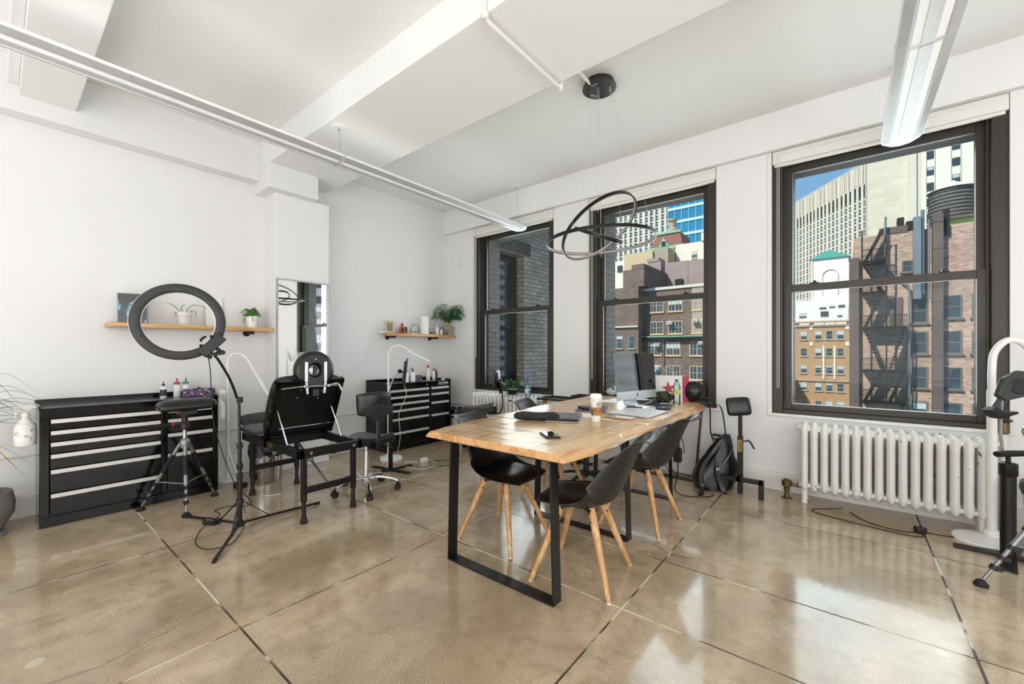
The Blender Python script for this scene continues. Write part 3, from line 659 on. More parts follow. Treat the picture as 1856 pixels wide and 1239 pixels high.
b.box(fx-.05, fx+.03, oy0, oy0+.07, oz0, oz1); b.box(fx-.05, fx+.05, oy1-.14, oy1, oz0, oz1); b.box(fx-.05, fx+.03, oy0, oy1, oz0, oz0+.08); b.box(fx-.05, fx+.03, oy0, oy1, oz1-.1, oz1); b.box(fx-.04, fx+.04, oy0, oy1, 1.66, 1.74)
fr = b.build('window_frame', m_bronze, ww, world=True, smooth=False)
m_mirrorpane = mat('reflective_pane', '7F8C90', 0.05, 0.85, var=0.05)
b = MB(); b.box(fx-.02, fx-.01, oy0, oy1, oz0, oz1); b.build('pane', m_mirrorpane, fr, world=True, smooth=False)
# --- block across the street to the right, the one mirrored in that pane
t = bldg('striped_office_building', 'modern office block of pale bands and ribbon windows, mirrored in the wing window', 0, 1, 0, 0, 1, m_whiteb, 1)
for ch in list(t.children): bpy.data.objects.remove(ch)
t.location = (86, 90, -40)
b = MB(); b.box(86, 110, 10, 220, -40, 45); b.build('wall', mat('pinkish_panel', 'C9C3CC', .8), t, world=True, smooth=False)
b = MB()
for k in range(22): z = -38+k*3.6; b.box(85.9, 86.2, 10.2, 220, z, z+1.6)
b.build('ribbon_window', mat('dark_ribbon_glass', '1C222C', .3, var=.5, scale=.4), t, world=True, smooth=False)

t = bldg('rooftop_block', 'low grey roof block carrying the wooden water tank', 8.0, 13.2, 74.5, 0, 12.0, m_sill, 5.2)
b = MB(); b.box(-400, 300, 8.5, 900, -41, -40); struct(b.build('floor_street', mat('asphalt', '6B6A68', .9), smooth=False))
# ================= TOOL CHESTS =================
m_handle = mat('pale_drawer_pull', 'CFCDC8', 0.35, 0.35, var=0.03)
m_topmat = mat('grey_chest_top', '4A4C4C', 0.18, 0.0, var=0.0)
def rbox(x0, x1, y0, y1, z0, z1, nm, m, p, bev=.005, world=False, **k):
    b = MB(); b.box(x0, x1, y0, y1, z0, z1); return b.build(nm, m, p, bevel=bev, world=world, **k)
def make_chest(label, group, loc):
    """faces +x; origin at the front left floor corner; 1.10 wide, 0.46 deep"""
    t = thing('tool_chest', label, 'tool chest', loc, 0, group)
    b = MB(); D = -.450; Wd = 1.10
    b.box(D, -.012, 0.004, Wd-.004, .0, .06); b.box(D, -.02, 0, .03, .03, .865); b.box(D, -.02, Wd-.03, Wd, .03, .865)
    b.box(D, D+.02, 0, Wd, .03, .865); b.box(D, -.02, .03, Wd-.03, .05, .10)
    b.box(-.02, 0, 0, Wd, 0, .072); b.box(-.02, 0, 0, .05, .072, .792); b.box(-.02, 0, Wd-.04, Wd, .072, .792); b.box(-.02, 0, .69, .727, .072, .792); b.box(-.02, 0, 0, Wd, .792, .868)
    b.build('body', m_blackgloss, t, bevel=.004)
    b = MB(); b.box(D+.015, -.015, .012, Wd-.012, .845, .866); b.build('top_mat', m_topmat, t)
    b = MB(); b.box(D-.002, D+.016, -.004, Wd+.004, .86, .905); b.box(D+.01, -.01, -.004, .01, .86, .888); b.box(D+.01, -.01, Wd-.01, Wd+.004, .86, .888); b.box(-.012, .003, -.004, Wd+.004, .858, .872)
    b.build('top_rim', m_blackgloss, t, bevel=.003)
    for ya, yb, tops in ((.053, .687, (.788, .703, .618, .530, .417, .240)), (.730, 1.057, (.788, .703, .580, .407))):
        for i, zt in enumerate(tops):
            zb = (tops[i+1] if i+1 < len(tops) else .078)+.006
            b = MB(); b.box(-.35, -.002, ya, yb, zb, zt); dr = b.build('drawer', m_blackgloss, t, bevel=.002)
            b = MB(); b.box(-.004, .014, ya+.004, yb-.004, zt-.024, zt-.001); b.box(.010, .014, ya+.004, yb-.004, zt-.030, zt-.02); b.build('handle', m_handle, dr, bevel=.002)
    b = MB(); b.lathe([(.0, .006), (.010, .006), (.013, 0)], n=20, M=Matrix.Translation((0, .66, .83)) @ Matrix.Rotation(PI/2, 4, 'Y')); b.build('lock', m_chrome, t)
    b = MB(); b.box(-.001, .003, .86, 1.045, .812, .852, 0); b.box(.002, .004, .865, 1.04, .817, .847, 1); pl = b.build('name_plate', [m_alu, m_blackgloss], t)
    me = text_part('CRAFTSMAN', .029, frame((.0045, .9525, .832), (0, 1, 0), (0, 0, 1)), m_white_p, 'plate_lettering', None, .0006)
    me.parent = pl
    return t
chest = make_chest('long black tool chest left of the pier, below the wooden shelf with the succulent', 'black tool chests', (-4.55, .205, 0))
chest2 = dup(chest, (-4.53, 3.10, 0), 0, 'black tool chest in the far corner, carrying white pump bottles', 'black tool chests')

# ---- small bottles ----
def bottle(name, label, cat, loc, r, h, mb, mcap, cap='pump', band=None, group=None, neck=.35, rz=0, mtip=None):
    t = thing(name, label, cat, loc, rz, group)
    b = MB(); hb = h*.68
    b.lathe([(0, 0), (r*.9, 0), (r, .004), (r, hb*.86), (r*.8, hb*.95), (r*neck, hb), (r*neck, hb+h*.05)], n=20); b.build('bottle_body', mb, t)
    if band:
        b = MB(); b.lathe([(r+.0008, hb*.18), (r+.0008, hb*.72)], n=20); b.build('label', band, t)
    b = MB(); z = hb+h*.03
    if cap == 'pump':
        b.lathe([(0, 0), (r*.5, 0), (r*.5, h*.07), (r*.2, h*.08), (r*.12, h*.2), (0, h*.2)], (0, 0, z), 14); b.box(-r*.9, r*.15, -r*.15, r*.15, z+h*.19, z+h*.24)
        b.tube([(-r*.85, 0, z+h*.2), (-r*.95, 0, z+h*.12)], r*.1, 8)
    elif cap == 'nozzle':
        b.lathe([(0, 0), (r*.55, 0), (r*.55, h*.08), (r*.2, h*.1), (r*.08, h*.27), (0, h*.28)], (0, 0, z), 14)
    elif cap == 'squeeze':
        b.lathe([(0, 0), (r*.92, 0), (r*.92, h*.10), (r*.25, h*.12), (r*.16, h*.3), (0, h*.3)], (0, 0, z), 14); b.tube([(0, 0, z+h*.27), (r*.28, r*.1, z+h*.33), (r*.3, r*.1, z+h*.22)], r*.14, 8)
    elif cap == 'round':
        b.lathe([(0, 0), (r*.55, 0), (r*.55, h*.14), (r*.45, h*.16), (0, h*.16)], (0, 0, z), 14)
    b.build('cap', mcap, t); return t
m_red_p = mat('red_plastic', 'B52032', 0.4); m_green_p = mat('green_plastic', '1C8A4A', 0.4); m_clearwhite = mat('translucent_white_bottle', 'E4E6E4', 0.3, var=0.03)
m_label_dk = mat('dark_bottle_label', '2D332E', 0.5, var=0.6, scale=60); m_purple = mat('purple_marbled_card', '6B4A78', 0.5, var=0.8, scale=38)
bottle('ink_bottle', 'clear dropper bottle with dark green label, leftmost of three on long tool chest', 'bottle', (-4.84, .965, .866), .024, .155, m_clearwhite, m_plastic_b, 'nozzle', m_label_dk)
bottle('squeeze_bottle', 'white squeeze bottle with red cap on the long tool chest', 'bottle', (-4.87, 1.07, .866), .027, .165, m_clearwhite, m_red_p, 'squeeze')
bottle('squeeze_bottle', 'white squeeze bottle with green cap on the long tool chest', 'bottle', (-4.87, 1.135, .866), .027, .165, m_clearwhite, m_green_p, 'squeeze')
def patterned(name, stops, scale, dist=4.0, rough=.5):
    m = bpy.data.materials.new(name); m.use_nodes = True; n = m.node_tree.nodes; l = m.node_tree.links; b_ = n['Principled BSDF']
    t = n.new('ShaderNodeTexCoord'); z = n.new('ShaderNodeTexNoise'); z.inputs['Scale'].default_value = scale; z.inputs['Distortion'].default_value = dist; z.inputs['Detail'].default_value = 3
    l.new(t.outputs['Object'], z.inputs['Vector']); r = ramp(n, stops); r.color_ramp.interpolation = 'CONSTANT'; l.new(z.outputs['Fac'], r.inputs[0]); l.new(r.outputs[0], b_.inputs['Base Color']); b_.inputs['Roughness'].default_value = rough; return m
m_glovebox = patterned('marbled_glove_box', [(0, '1C171E'), (.42, 'B7A3BF'), (.46, '2A2030'), (.55, '7A4592'), (.60, '1C171E'), (.7, 'B9ABC0')], 9, 2.5)
def glove_box(label, loc, rz):
    t = thing('glove_box', label, 'glove box', loc, rz)
    b = MB(); b.box(-.045, .045, -.12, .12, 0, .075); b.build('carton', m_glovebox, t, bevel=.002)
    b = MB(); b.lathe([(.0, .0012), (.028, .0012), (.028, 0)], (0, 0, .075), 20, sy=2.2); b.build('opening', m_plastic_b, t)
    b = MB(); b.tube([(0, -.02, .07), (.0, 0, .085), (0, .02, .07)], [.012, .02, .01], 8, flat=.4); b.build('glove_tip', m_plastic_b, t); return t
glove_box('purple and black marbled glove box on the long tool chest', (-4.72, 1.20, .866), -.12)

def spray_bottle(label, loc, rz, body, head, s=1.0, lab=None, r=.05):
    t = thing('spray_bottle', label, 'spray bottle', loc, rz)
    b = MB(); b.lathe([(0, 0), (r*.92, 0), (r, .01), (r, .13*s), (r*.92, .15*s), (r*.45, .185*s), (r*.32, .20*s), (r*.32, .215*s)], n=24, sy=.8); b.build('bottle_body', body, t)
    b = MB(); z = .205*s; b.lathe([(r*.4, 0), (r*.4, .022), (r*.25, .028), (r*.25, .04)], (0, 0, z), 16)
    b.prism([(-.055, .045), (-.06, .07), (-.03, .085), (.045, .08), (.055, .06), (.02, .045), (.016, .03), (-.016, .03)], -.014, .014, M=Matrix.Translation((0, 0, z)) @ Matrix.Rotation(PI/2, 4, 'X'))
    b.tube([(-.035, 0, z+.05), (-.05, 0, z+.02), (-.045, 0, z-.005)], .006, 8); b.build('trigger_head', head, t, bevel=.002)
    if lab: b = MB(); b.lathe([(r+.001, .03*s), (r+.001, .115*s)], n=24, sy=.8); b.build('label', lab, t)
    return t
m_printlabel = patterned('printed_white_label', [(0, 'EFEDE6'), (.6, '8C8C88'), (.64, 'EFEDE6')], 30, 0.5)
sb = spray_bottle('white trigger spray bottle hung on the left end of the long tool chest', (-4.61, .142, .612), PI/2+.35, m_white_p, m_white_p, 1.0, m_printlabel, .056)
b = MB(); b.box(-.057, .057, .05, .053, .06, .15)
sb2 = spray_bottle('white trigger spray bottle hung on the right end of the long tool chest', (-4.72, 1.362, .63), PI/2+2.6, m_white_p, m_white_p, 1.0, m_printlabel, .046)
for loc in ((-4.61, .2045, .66), (-4.72, 1.3055, .68)):
    pass

# ================= LEFT SHELF =================
m_oak = woodmat('golden_oak', 'C79A5E', 'B98748', 'D3AA72', 'y', .45, 1.0)
def pipe_bracket(y, z, xl, L=.16):
    b = MB(); b.lathe([(0, .012), (.03, .012), (.034, .004), (.034, 0)], n=20, M=Matrix.Translation((WX, y, z)) @ Matrix.Rotation(PI/2, 4, 'Y'))
    b.tube([(WX, y, z), (WX+L, y, z), (WX+L+.01, y, z)], .011, 10); b.lathe([(0, .0), (.016, 0), (.016, .02), (0, .02)], n=12, M=Matrix.Translation((WX+L, y, z)) @ Matrix.Rotation(PI/2, 4, 'Y')); return b
def shelf(label, x1, y0, y1, z0, z1, br):
    t = thing('wall_shelf', label, 'shelf', (WX, (y0+y1)/2, z0))
    b = MB(); b.box(WX+.002, x1, y0, y1, z0, z1); b.build('plank', m_oak, t, world=True, bevel=.004)
    for y in br: pipe_bracket(y, z0-.016, 0).build('pipe_bracket', m_iron, t, world=True)
    return t
shelf('long oak wall shelf left of the pier, holding a succulent and vine', -4.765, .60, 1.876, 1.497, 1.533, (.80, 1.70))
# art print block at its left end
m_art = patterned('blue_black_art_print', [(0, '0C0E10'), (.50, '1B2A30'), (.53, '4E8FA0'), (.57, '7FBBCB'), (.61, '101315'), (.66, '7FBBCB')], 7, 1.2, .15)
t = thing('picture_block', 'acrylic photo block with blue and black picture on the left shelf', 'picture frame', (-4.86, .76, 1.533), -.35)
b = MB(); b.box(-.03, .012, -.10, .10, 0, .26); b.build('acrylic_block', mat('grey_acrylic_edge', '8D9294', .15, .2), t, bevel=.003)
b = MB(); b.box(.012, .016, -.094, .096, .004, .254); b.build('print', m_art, t)
# terracotta-free succulent pot
m_pot = mat('pale_grey_glazed_pot', 'D4D1CC', 0.35, var=0.03); m_soil = mat('potting_soil', '3A2B20', 0.95, var=0.4, scale=60)
def leafmat(name, c, var=.35): return mat(name, c, 0.5, var=var, scale=25)
m_leaf1 = leafmat('succulent_green', '5E8A34'); m_leaf2 = leafmat('vine_green', '5B8F3C'); m_palm = leafmat('palm_green', '2E6E33'); m_bush = leafmat('dark_bush_green', '3D6B35')
t = thing('potted_succulent', 'small succulent with jagged drooping stems in a pale grey pot', 'potted plant', (-4.86, 1.12, 1.533))
b = MB(); b.lathe([(0, 0), (.043, 0), (.056, .082), (.064, .084), (.066, .122), (.060, .124), (.056, .112), (0, .110)], n=28); b.build('pot', m_pot, t)
b = MB(); b.lathe([(0, .003), (.055, 0)], (0, 0, .112), 20); b.build('soil', m_soil, t)
for k, pts in enumerate([[(0, -.01, .11), (0, -.05, .15), (.01, -.09, .185), (0, -.13, .20)], [(0, 0, .11), (0, -.02, .16), (.0, -.005, .19), (.0, .01, .185)], [(0, .02, .11), (.0, .03, .16), (.01, .08, .195), (.02, .15, .185), (.02, .17, .17)], [(0, .03, .11), (0, .06, .14), (.01, .085, .13), (.01, .09, .07)], [(0, -.03, .115), (.02, -.06, .12), (.025, -.075, .08)]]):
    p = smooth_pts(pts, 5); b = MB(); b.tube(p, [(.010 if i % 2 else .006)*(1.0 if i < len(p)-3 else .5) for i in range(len(p))], 7, flat=.4); b.build('stem', m_leaf1 if k < 4 else mat('dried_stem', 'A98540', .7), t)
t = rbox(-.004, .004, -.075, .075, 0, .30, 'white_card', m_white_p, None, .001)
tag(t, 'blank white card leaning on the wall at the left shelf, right of the succulent', 'card'); t.location = (-4.985, 1.40, 1.535); t.rotation_euler = (0, -.12, 0)
# trailing vine
def leaf(b, base, d, L, w, m=0, droop=0.0):
    d = V(d).normalized(); side = d.cross(V((0, 0, 1)))
    if side.length < .1: side = V((1, 0, 0))
    side.normalize(); n = side.cross(d); base = V(base)
    p = [base, base+d*L*.35+side*w*.5+n*w*.12, base+d*L-V((0, 0, droop)), base+d*L*.35-side*w*.5+n*w*.12, base+d*L*.45+V((0, 0, -w*.1))]
    return b.add(p, [(0, 1, 4), (1, 2, 4), (2, 3, 4), (3, 0, 4)], m)
rnd = random.Random(5)
t = thing('potted_vine', 'leafy trailing plant in a white pot at the right end of left shelf', 'potted plant', (-4.87, 1.70, 1.533))
b = MB(); b.lathe([(0, 0), (.045, 0), (.060, .118), (.060, .122), (.055, .122), (.050, .105), (0, .105)], n=28); b.build('pot', m_white_p, t)
b = MB(); lf = MB()
for i in range(26):
    a = rnd.uniform(0, 2*PI); L = rnd.uniform(.04, .115); up = rnd.uniform(.01, .09); dr = rnd.uniform(0, .12) if i % 3 == 0 else rnd.uniform(0, .03)
    p = smooth_pts([(0, 0, .10), (L*.5*math.cos(a), L*.5*math.sin(a), .12+up), (L*math.cos(a)*.95, L*math.sin(a), .125+up*.5-dr)], 6); b.tube(p, .0016, 5)
    for k in range(3, len(p)):
        for q in range(2): leaf(lf, p[k], (rnd.uniform(-1, 1), rnd.uniform(-1, 1), rnd.uniform(-.4, .6)), rnd.uniform(.018, .032), .014)
b.build('stem', m_leaf2, t); o = lf.build('foliage', m_leaf2, t, smooth=False); o['kind'] = 'stuff'

# ================= RIGHT SHELF =================
shelf('shorter oak wall shelf in the far corner, holding a palm and paper towels', -4.80, 3.365, 4.56, 1.50, 1.538, (3.46, 4.22))
SZ = 1.538
t = thing('photo_frame', 'small cream photo frame at the left end of the corner shelf', 'picture frame', (-4.93, 3.43, SZ), -.25)
b = MB(); b.box(-.008, .008, -.065, .065, 0, .175); b.build('frame', mat('cream_frame', 'C9BBA4', .5), t, bevel=.003)
b = MB(); b.box(.008, .0095, -.04, .04, .03, .145); b.build('picture', patterned('sepia_photo', [(0, '7A6A52'), (.5, 'A8977A'), (.6, '5F5140')], 22), t)
t = thing('wooden_ornament', 'carved orange-brown hand ornament with red ball on the corner shelf', 'ornament', (-4.88, 3.60, SZ))
b = MB(); m_carve = mat('orange_carved_wood', 'A9623C', .45, var=.2)
b.tube(smooth_pts([(0, -.055, .01), (0, -.03, .06), (0, 0, .105), (0, .035, .07), (0, .05, .02), (0, .03, .006)], 6), [.013]*31, 10); b.tube(smooth_pts([(0, -.06, .012), (0, -.02, .03), (0, .0, .008)], 5), .010, 8); b.build('carved_loop', m_carve, t)
b = MB(); b.sphere((0, 0, .13), .020); b.build('ball', mat('red_orange_ball', 'B3402A', .5), t)
t = thing('desk_clock', 'small white digital clock under a round black wire ring', 'clock', (-4.90, 3.84, SZ), -.2)
b = MB(); b.box(-.012, .012, -.04, .04, 0, .065); b.build('case', m_white_p, t, bevel=.008)
b = MB(); b.box(.0122, .013, -.030, .030, .018, .05); b.build('display', mat('lcd_grey_green', '6E7A62', .3), t)
b = MB(); b.tube([(0, .065*math.sin(a), .075+.068*math.cos(a)) for a in [2*PI*k/28 for k in range(28)]], .0035, 6, closed=True); b.build('wire_ring', m_plastic_b, t)
t = thing('small_dark_box', 'small dark box standing behind the carved ornament', 'box', (-4.975, 3.70, SZ)); rbox(-.02, .02, -.045, .045, 0, .10, 'carton', m_plastic_b, t, .002)
t = thing('paper_towel_roll', 'upright white paper towel roll on the corner shelf', 'paper towel', (-4.90, 4.02, SZ))
b = MB(); b.lathe([(.02, 0), (.062, 0), (.062, .262), (.022, .262), (.022, .02)], n=36); b.build('roll', mat('paper_towel', 'EFEEEA', .9, var=.02, bump=.1, bscale=120), t)
bottle('small_bottle', 'short bottle with dark label beside the paper towel roll', 'bottle', (-4.87, 4.125, SZ), .016, .10, m_clearwhite, m_plastic_b, 'round', m_label_dk)
bottle('small_bottle', 'slim white bottle behind the dark-labelled one on the corner shelf', 'bottle', (-4.95, 4.19, SZ), .018, .125, m_white_p, m_white_p, 'round')
bottle('lotion_bottle', 'taller white bottle in the middle of the corner shelf bottles', 'bottle', (-4.88, 4.245, SZ), .026, .16, m_clearwhite, m_white_p, 'round')
bottle('lotion_bottle', 'white bottle with green cap next to the palm pot', 'bottle', (-4.87, 4.32, SZ), .020, .125, m_white_p, m_green_p, 'round')
# little green figurine plant
t = thing('cactus_ornament', 'tiny round green cactus beside the stone palm pot', 'cactus', (-4.83, 4.385, SZ))
b = MB(); b.lathe([(0, 0), (.02, 0), (.024, .03), (0, .03)], n=14); b.build('pot', mat('olive_pot', '5C6A35', .6), t)
b = MB(); b.sphere((0, 0, .045), .022); b.sphere((.004, .008, .068), .016); b.build('cactus_body', m_leaf2, t)
# palm
t = thing('potted_palm', 'parlour palm with feathery fronds in a square stone pot', 'potted plant', (-4.905, 4.475, SZ))
b = MB(); sq = [(-.07, -.07), (.07, -.07), (.078, .0), (.07, .07), (-.07, .07), (-.078, 0)]
b.prism([(x*1.0, y*1.0) for x, y in [(-.072, -.06), (-.05, -.076), (.05, -.076), (.072, -.06), (.072, .06), (.05, .076), (-.05, .076), (-.072, .06)]], 0, .145); b.build('pot', mat('mottled_stone_pot', 'A2968C', .7, var=.25, scale=14), t, bevel=.003)
b = MB(); b.lathe([(0, .004), (.055, 0)], (0, 0, .145), 16); b.build('soil', m_soil, t)
rnd = random.Random(11)
for i in range(46):
    a = rnd.uniform(-2.6, 1.2); L = rnd.uniform(.14, .36); h = rnd.uniform(.12, .34)
    ex = max(-.10, L*math.cos(a)); ey = L*math.sin(a)
    if ey > .075: ey = .075+(ey-.075)*.45
    pts = smooth_pts([(0, 0, .14), (ex*.3, ey*.3, .14+h*.7), (ex*.7, ey*.7, .14+h), (ex, ey, .14+h*.72)], 6)
    pts = [V((max(p.x, -.11), min(p.y, .095), p.z)) for p in pts]
    b = MB(); b.tube(pts, [.0028*(1-k/len(pts)*.7) for k in range(len(pts))], 5)
    for k in range(5, len(pts)):
        d = (pts[k]-pts[k-1]).normalized()
        if d.length < .5: continue
        s_ = d.cross(V((0, 0, 1)))
        if s_.length < .05: s_ = V((1, 0, 0))
        s_.normalize()
        for sg in (-1, 1):
            dd = d*.55+s_*sg+V((0, 0, -.12)); tip = pts[k]+dd.normalized()*.07
            if tip.x < -.115 or tip.y > .10: continue
            leaf(b, pts[k], dd, rnd.uniform(.055, .085)*(1.15-.5*(k/len(pts))), .013, droop=.008)
    b.build('frond', m_palm, t, smooth=False)
b = MB(); leaf(b, (.05, -.05, .15), (.4, -.5, 1), .075, .05); leaf(b, (.05, -.04, .15), (.6, .4, .9), .06, .045); b.build('yellow_leaf', mat('yellow_leaf', 'D9B81C', .5), t, smooth=False)
# charger with cable at the shelf's left end
t = thing('phone_charger', 'white charging plug and cable at the left end of corner shelf', 'charger', (-4.95, 3.33, 1.545))
rbox(-.03, .03, -.035, .035, -.01, .018, 'plug', m_white_p, t, .004)
b = MB(); b.tube(smooth_pts([(-4.95, 3.33, 1.535), (-4.94, 3.33, 1.40), (-4.9, 3.36, 1.25), (-4.8, 3.40, 1.19), (-4.45, 3.38, 1.20), (-4.0, 2.86, 1.23), (-3.85, 2.78, 1.235)], 6), .0028, 6); b.build('cable', m_cable_w, t, world=True)
b = MB(); b.tube(smooth_pts([(-4.97, 3.33, 1.535), (-5.0, 3.1, 1.2), (-5.01, 2.75, .9), (-5.02, 2.70, .62), (-5.0, 2.72, .1)], 6), .002, 6); tag(b.build('thin_wire', m_cable_w), 'thin white wire running down the alcove wall from the corner shelf', 'cable')

# ================= ITEMS ON THE FAR CHEST =================
TZ = .866
for i, (x, y) in enumerate(((-4.72, 3.55), (-4.70, 3.645))):
    bottle('pump_bottle', ('left' if i == 0 else 'right')+' of two matching white pump bottles on the far tool chest', 'bottle', (x, y, TZ), .036, .20, m_white_p, m_plastic_b, 'pump', group=None, rz=.5)
glove_box('purple and black marbled glove box behind the pump bottles, far chest', (-4.88, 3.80, TZ), 0)
bottle('soap_bottle', 'tall cream bottle with red pump on the far tool chest', 'bottle', (-4.80, 4.00, TZ), .030, .25, mat('cream_bottle', 'E6E2CE', .35), m_red_p, 'round', rz=.3)
bottle('ink_bottle', 'clear white bottle with black nozzle on the far tool chest', 'bottle', (-4.78, 4.09, TZ), .022, .19, m_clearwhite, m_plastic_b, 'nozzle')
bottle('ink_bottle', 'black ink bottle with nozzle, rightmost bottle of the far chest', 'bottle', (-4.79, 4.145, TZ), .022, .18, mat('dark_ink_bottle', '241A18', .3), m_plastic_b, 'nozzle', mat('red_ink_label', '6E2A24', .5))
t = thing('tape_roll', 'roll of white tape on the right end of far tool chest', 'tape', (-4.63, 4.14, TZ)); b = MB(); b.lathe([(.014, 0), (.028, 0), (.028, .02), (.014, .02), (.014, 0)], n=20); b.build('roll', m_white_p, t)

# ================= MIRROR =================
t = thing('wall_mirror', 'tall frameless mirror leaning on the pier between the shelves', 'mirror', (-4.74, 2.17, .30))
b = MB(); b.box(-4.752, -4.718, 1.885, 2.465, .62, 2.068)
b.build('mirror_frame', m_alu, t, world=True, bevel=.002)
m_mirror = mat('mirror_glass', 'EDEFEF', 0.01, 1.0, var=0.0)
b = MB(); b.box(-4.7185, -4.716, 1.90, 2.45, .635, 2.053); b.build('mirror_glass', m_mirror, t, world=True, smooth=False)
# ================= RING LIGHT =================
m_ringb = mat('matte_dark_grey_plastic', '2B2A29', 0.55, var=0.12, scale=20)
m_diff = mat('white_ring_diffuser', 'F2F2F0', 0.4)
t = thing('ring_light', 'large ring light on a black gooseneck tripod stand by the tool chest', 'ring light', (-3.41, 1.11, 0))
rc = V((-3.307, .741, 1.476)); cd = (V((0, 0, 1.29))-rc).normalized(); nn = (cd+V((0, 0, .10))+V((.10, .0, 0))).normalized()
sx_ = V((0, 0, 1)).cross(nn).normalized(); sy_ = nn.cross(sx_)
def ringpt(a, r, h=0): return rc+sx_*math.cos(a)*r+sy_*math.sin(a)*r+nn*h
b = MB(); N = 72
prof = [(.188, -.018), (.188, .012), (.194, .018), (.205, .020), (.230, .020), (.240, .014), (.243, .004), (.243, -.018)]
vs = [ringpt(2*PI*i/N, r, h) for i in range(N) for r, h in prof]; k = len(prof)
fs = [(i*k+q, ((i+1) % N)*k+q, ((i+1) % N)*k+(q+1) % k, i*k+(q+1) % k) for i in range(N) for q in range(k)]
b.add(vs, fs); b.build('ring_housing', m_ringb, t, world=True)
b = MB(); prof = [(.184, -.03), (.184, -.012), (.246, -.012), (.246, -.03)]; k = 4
vs = [ringpt(2*PI*i/N, r, h) for i in range(N) for r, h in prof]
fs = [(i*k+q, ((i+1) % N)*k+q, ((i+1) % N)*k+(q+1) % k, i*k+(q+1) % k) for i in range(N) for q in range(k)]
b.add(vs, fs); b.build('diffuser', m_diff, t, world=True)
b = MB()
for a in (.3, .8, 1.5, 2.2, 2.9, 3.3, 4.4): b.sphere(ringpt(a, .216, .0205), .003, 8, 6)
b.build('screw', m_plastic_b, t, world=True)
A0 = -.74; pm = ringpt(A0, .222, .034); ra = (ringpt(A0, 1)-rc).normalized(); ta = nn.cross(ra)
M_ = frame(pm, ta, ra)
b = MB(); b.box(-.082, .082, -.032, .032, -.016, .016, 0, M_); b.build('ballast_bracket', m_plastic_b, t, world=True, bevel=.005)
b = MB()
for q in range(5): b.box(-.055+q*.012, -.050+q*.012, -.015, .015, .014, .0155, 0, M_); b.box(.008+q*.01, .011+q*.01, -.015, .015, .014, .0155, 0, M_)
b.build('vent_grille', m_ringb, t, world=True)
b = MB(); b.tube([ringpt(A0+.12, .16, .02), ringpt(A0+.04, .155, .03), ringpt(A0-.04, .155, .03), ringpt(A0-.12, .16, .02)], .008, 8); b.sphere(ringpt(A0+.22, .185, .03), .010); b.sphere(ringpt(A0-.22, .185, .03), .010)
b.build('mount_clip', m_plastic_b, t, world=True)
neck = smooth_pts([pm+ra*.02, pm+ra*.055, (-3.222, .905, 1.262), (-3.236, .927, 1.236), (-3.301, 1.003, 1.124), (-3.37, 1.062, 1.02), (-3.405, 1.09, .955)], 6)
b = MB(); b.tube(neck[:12], .012, 10); b.tube(neck[11:], .0085, 10); b.build('gooseneck', m_blackmetal, t, world=True)
b = MB(); kp = V(neck[10]); b.cyl(kp-V((.02, .03, 0))*.8, kp+V((.02, .03, 0))*.8, .009); b.sphere(kp+V((.026, .03, .01)), .015); b.sphere(kp-V((.02, .03, .02)), .014); b.build('tilt_knob', m_plastic_b, t, world=True)
b = MB(); PX, PY = -3.41, 1.11
b.cyl((PX, PY-.005, .955), (PX, PY, .60), .0095); b.cyl((PX, PY, .62), (PX, PY, .36), .0125); b.cyl((PX, PY, .40), (PX, PY, .05), .016); b.build('pole', m_blackmetal, t, world=True)
for z in (.94, .61, .46, .39):
    b = MB(); b.cyl((PX, PY, z-.02), (PX, PY, z+.02), .020); b.cyl((PX, PY, z), (PX+.035, PY-.02, z), .006); b.sphere((PX+.04, PY-.022, z), (.008, .008, .014), 8, 6); b.build('pole_clamp', m_plastic_b, t, world=True)
b = MB(); b.cyl((PX, PY, .19), (PX, PY, .225), .024); b.cyl((PX, PY, .03), (PX, PY, .065), .026); b.build('leg_collar', m_plastic_b, t, world=True)
for fx, fy in ((-3.003, .84), (-3.995, .926), (-3.477, 1.716)):
    d = V((fx-PX, fy-PY, 0)); dn = d.normalized()
    b = MB(); b.bar((PX+dn.x*.02, PY+dn.y*.02, .05), (fx, fy, .013), .018, .012); b.bar((PX+dn.x*.02, PY+dn.y*.02, .205), V((PX, PY, .045))+d*.36+V((0, 0, -.012)), .012, .006); lg = b.build('leg', m_blackmetal, t, world=True)
    b = MB(); b.cyl(V((fx, fy, .012))-dn*.03, V((fx, fy, .010))+dn*.01, .011); b.build('rubber_foot', m_rubber, lg, world=True)
# power cord, adapter
b = MB(); b.tube(smooth_pts([pm-ta*.05+nn*.01-ra*.0+V((0, 0, -.01)), (-3.30, .90, 1.18), (-3.44, .96, .80), (-3.50, 1.06, .45), (-3.48, 1.13, .25), (-3.45, 1.16, .10)], 8), .003, 6); b.build('power_lead', m_cable_b, t, world=True)
b = MB(); b.tube(smooth_pts([(-3.45, 1.17, .06), (-3.35, 1.10, .004), (-3.20, .98, .004), (-3.25, .86, .004), (-3.42, .85, .004), (-3.62, .93, .004), (-3.68, 1.0, .02)], 8), .003, 6)
b.tube(smooth_pts([(-3.72, 1.04, .02), (-3.86, 1.12, .004), (-3.98, 1.12, .004), (-4.0, 1.22, .004), (-3.9, 1.34, .004), (-4.1, 1.40, .004), (-4.35, 1.42, .004), (-4.42, 1.44, .02)], 8), .003, 6)
b.build('power_cord', m_cable_b, t, world=True)
t = thing('power_adapter', 'small black power adapter lying on the floor left of the ring light pole', 'adapter', (-3.70, 1.02, 0), .5); b = MB(); b.box(-.05, .05, -.03, .03, 0, .035, 0); b.box(-.03, .03, -.02, .02, .035, .0355, 1); b.build('adapter_body', [m_plastic_b, mat('yellow_print', 'B7A24C', .6)], t, bevel=.003)
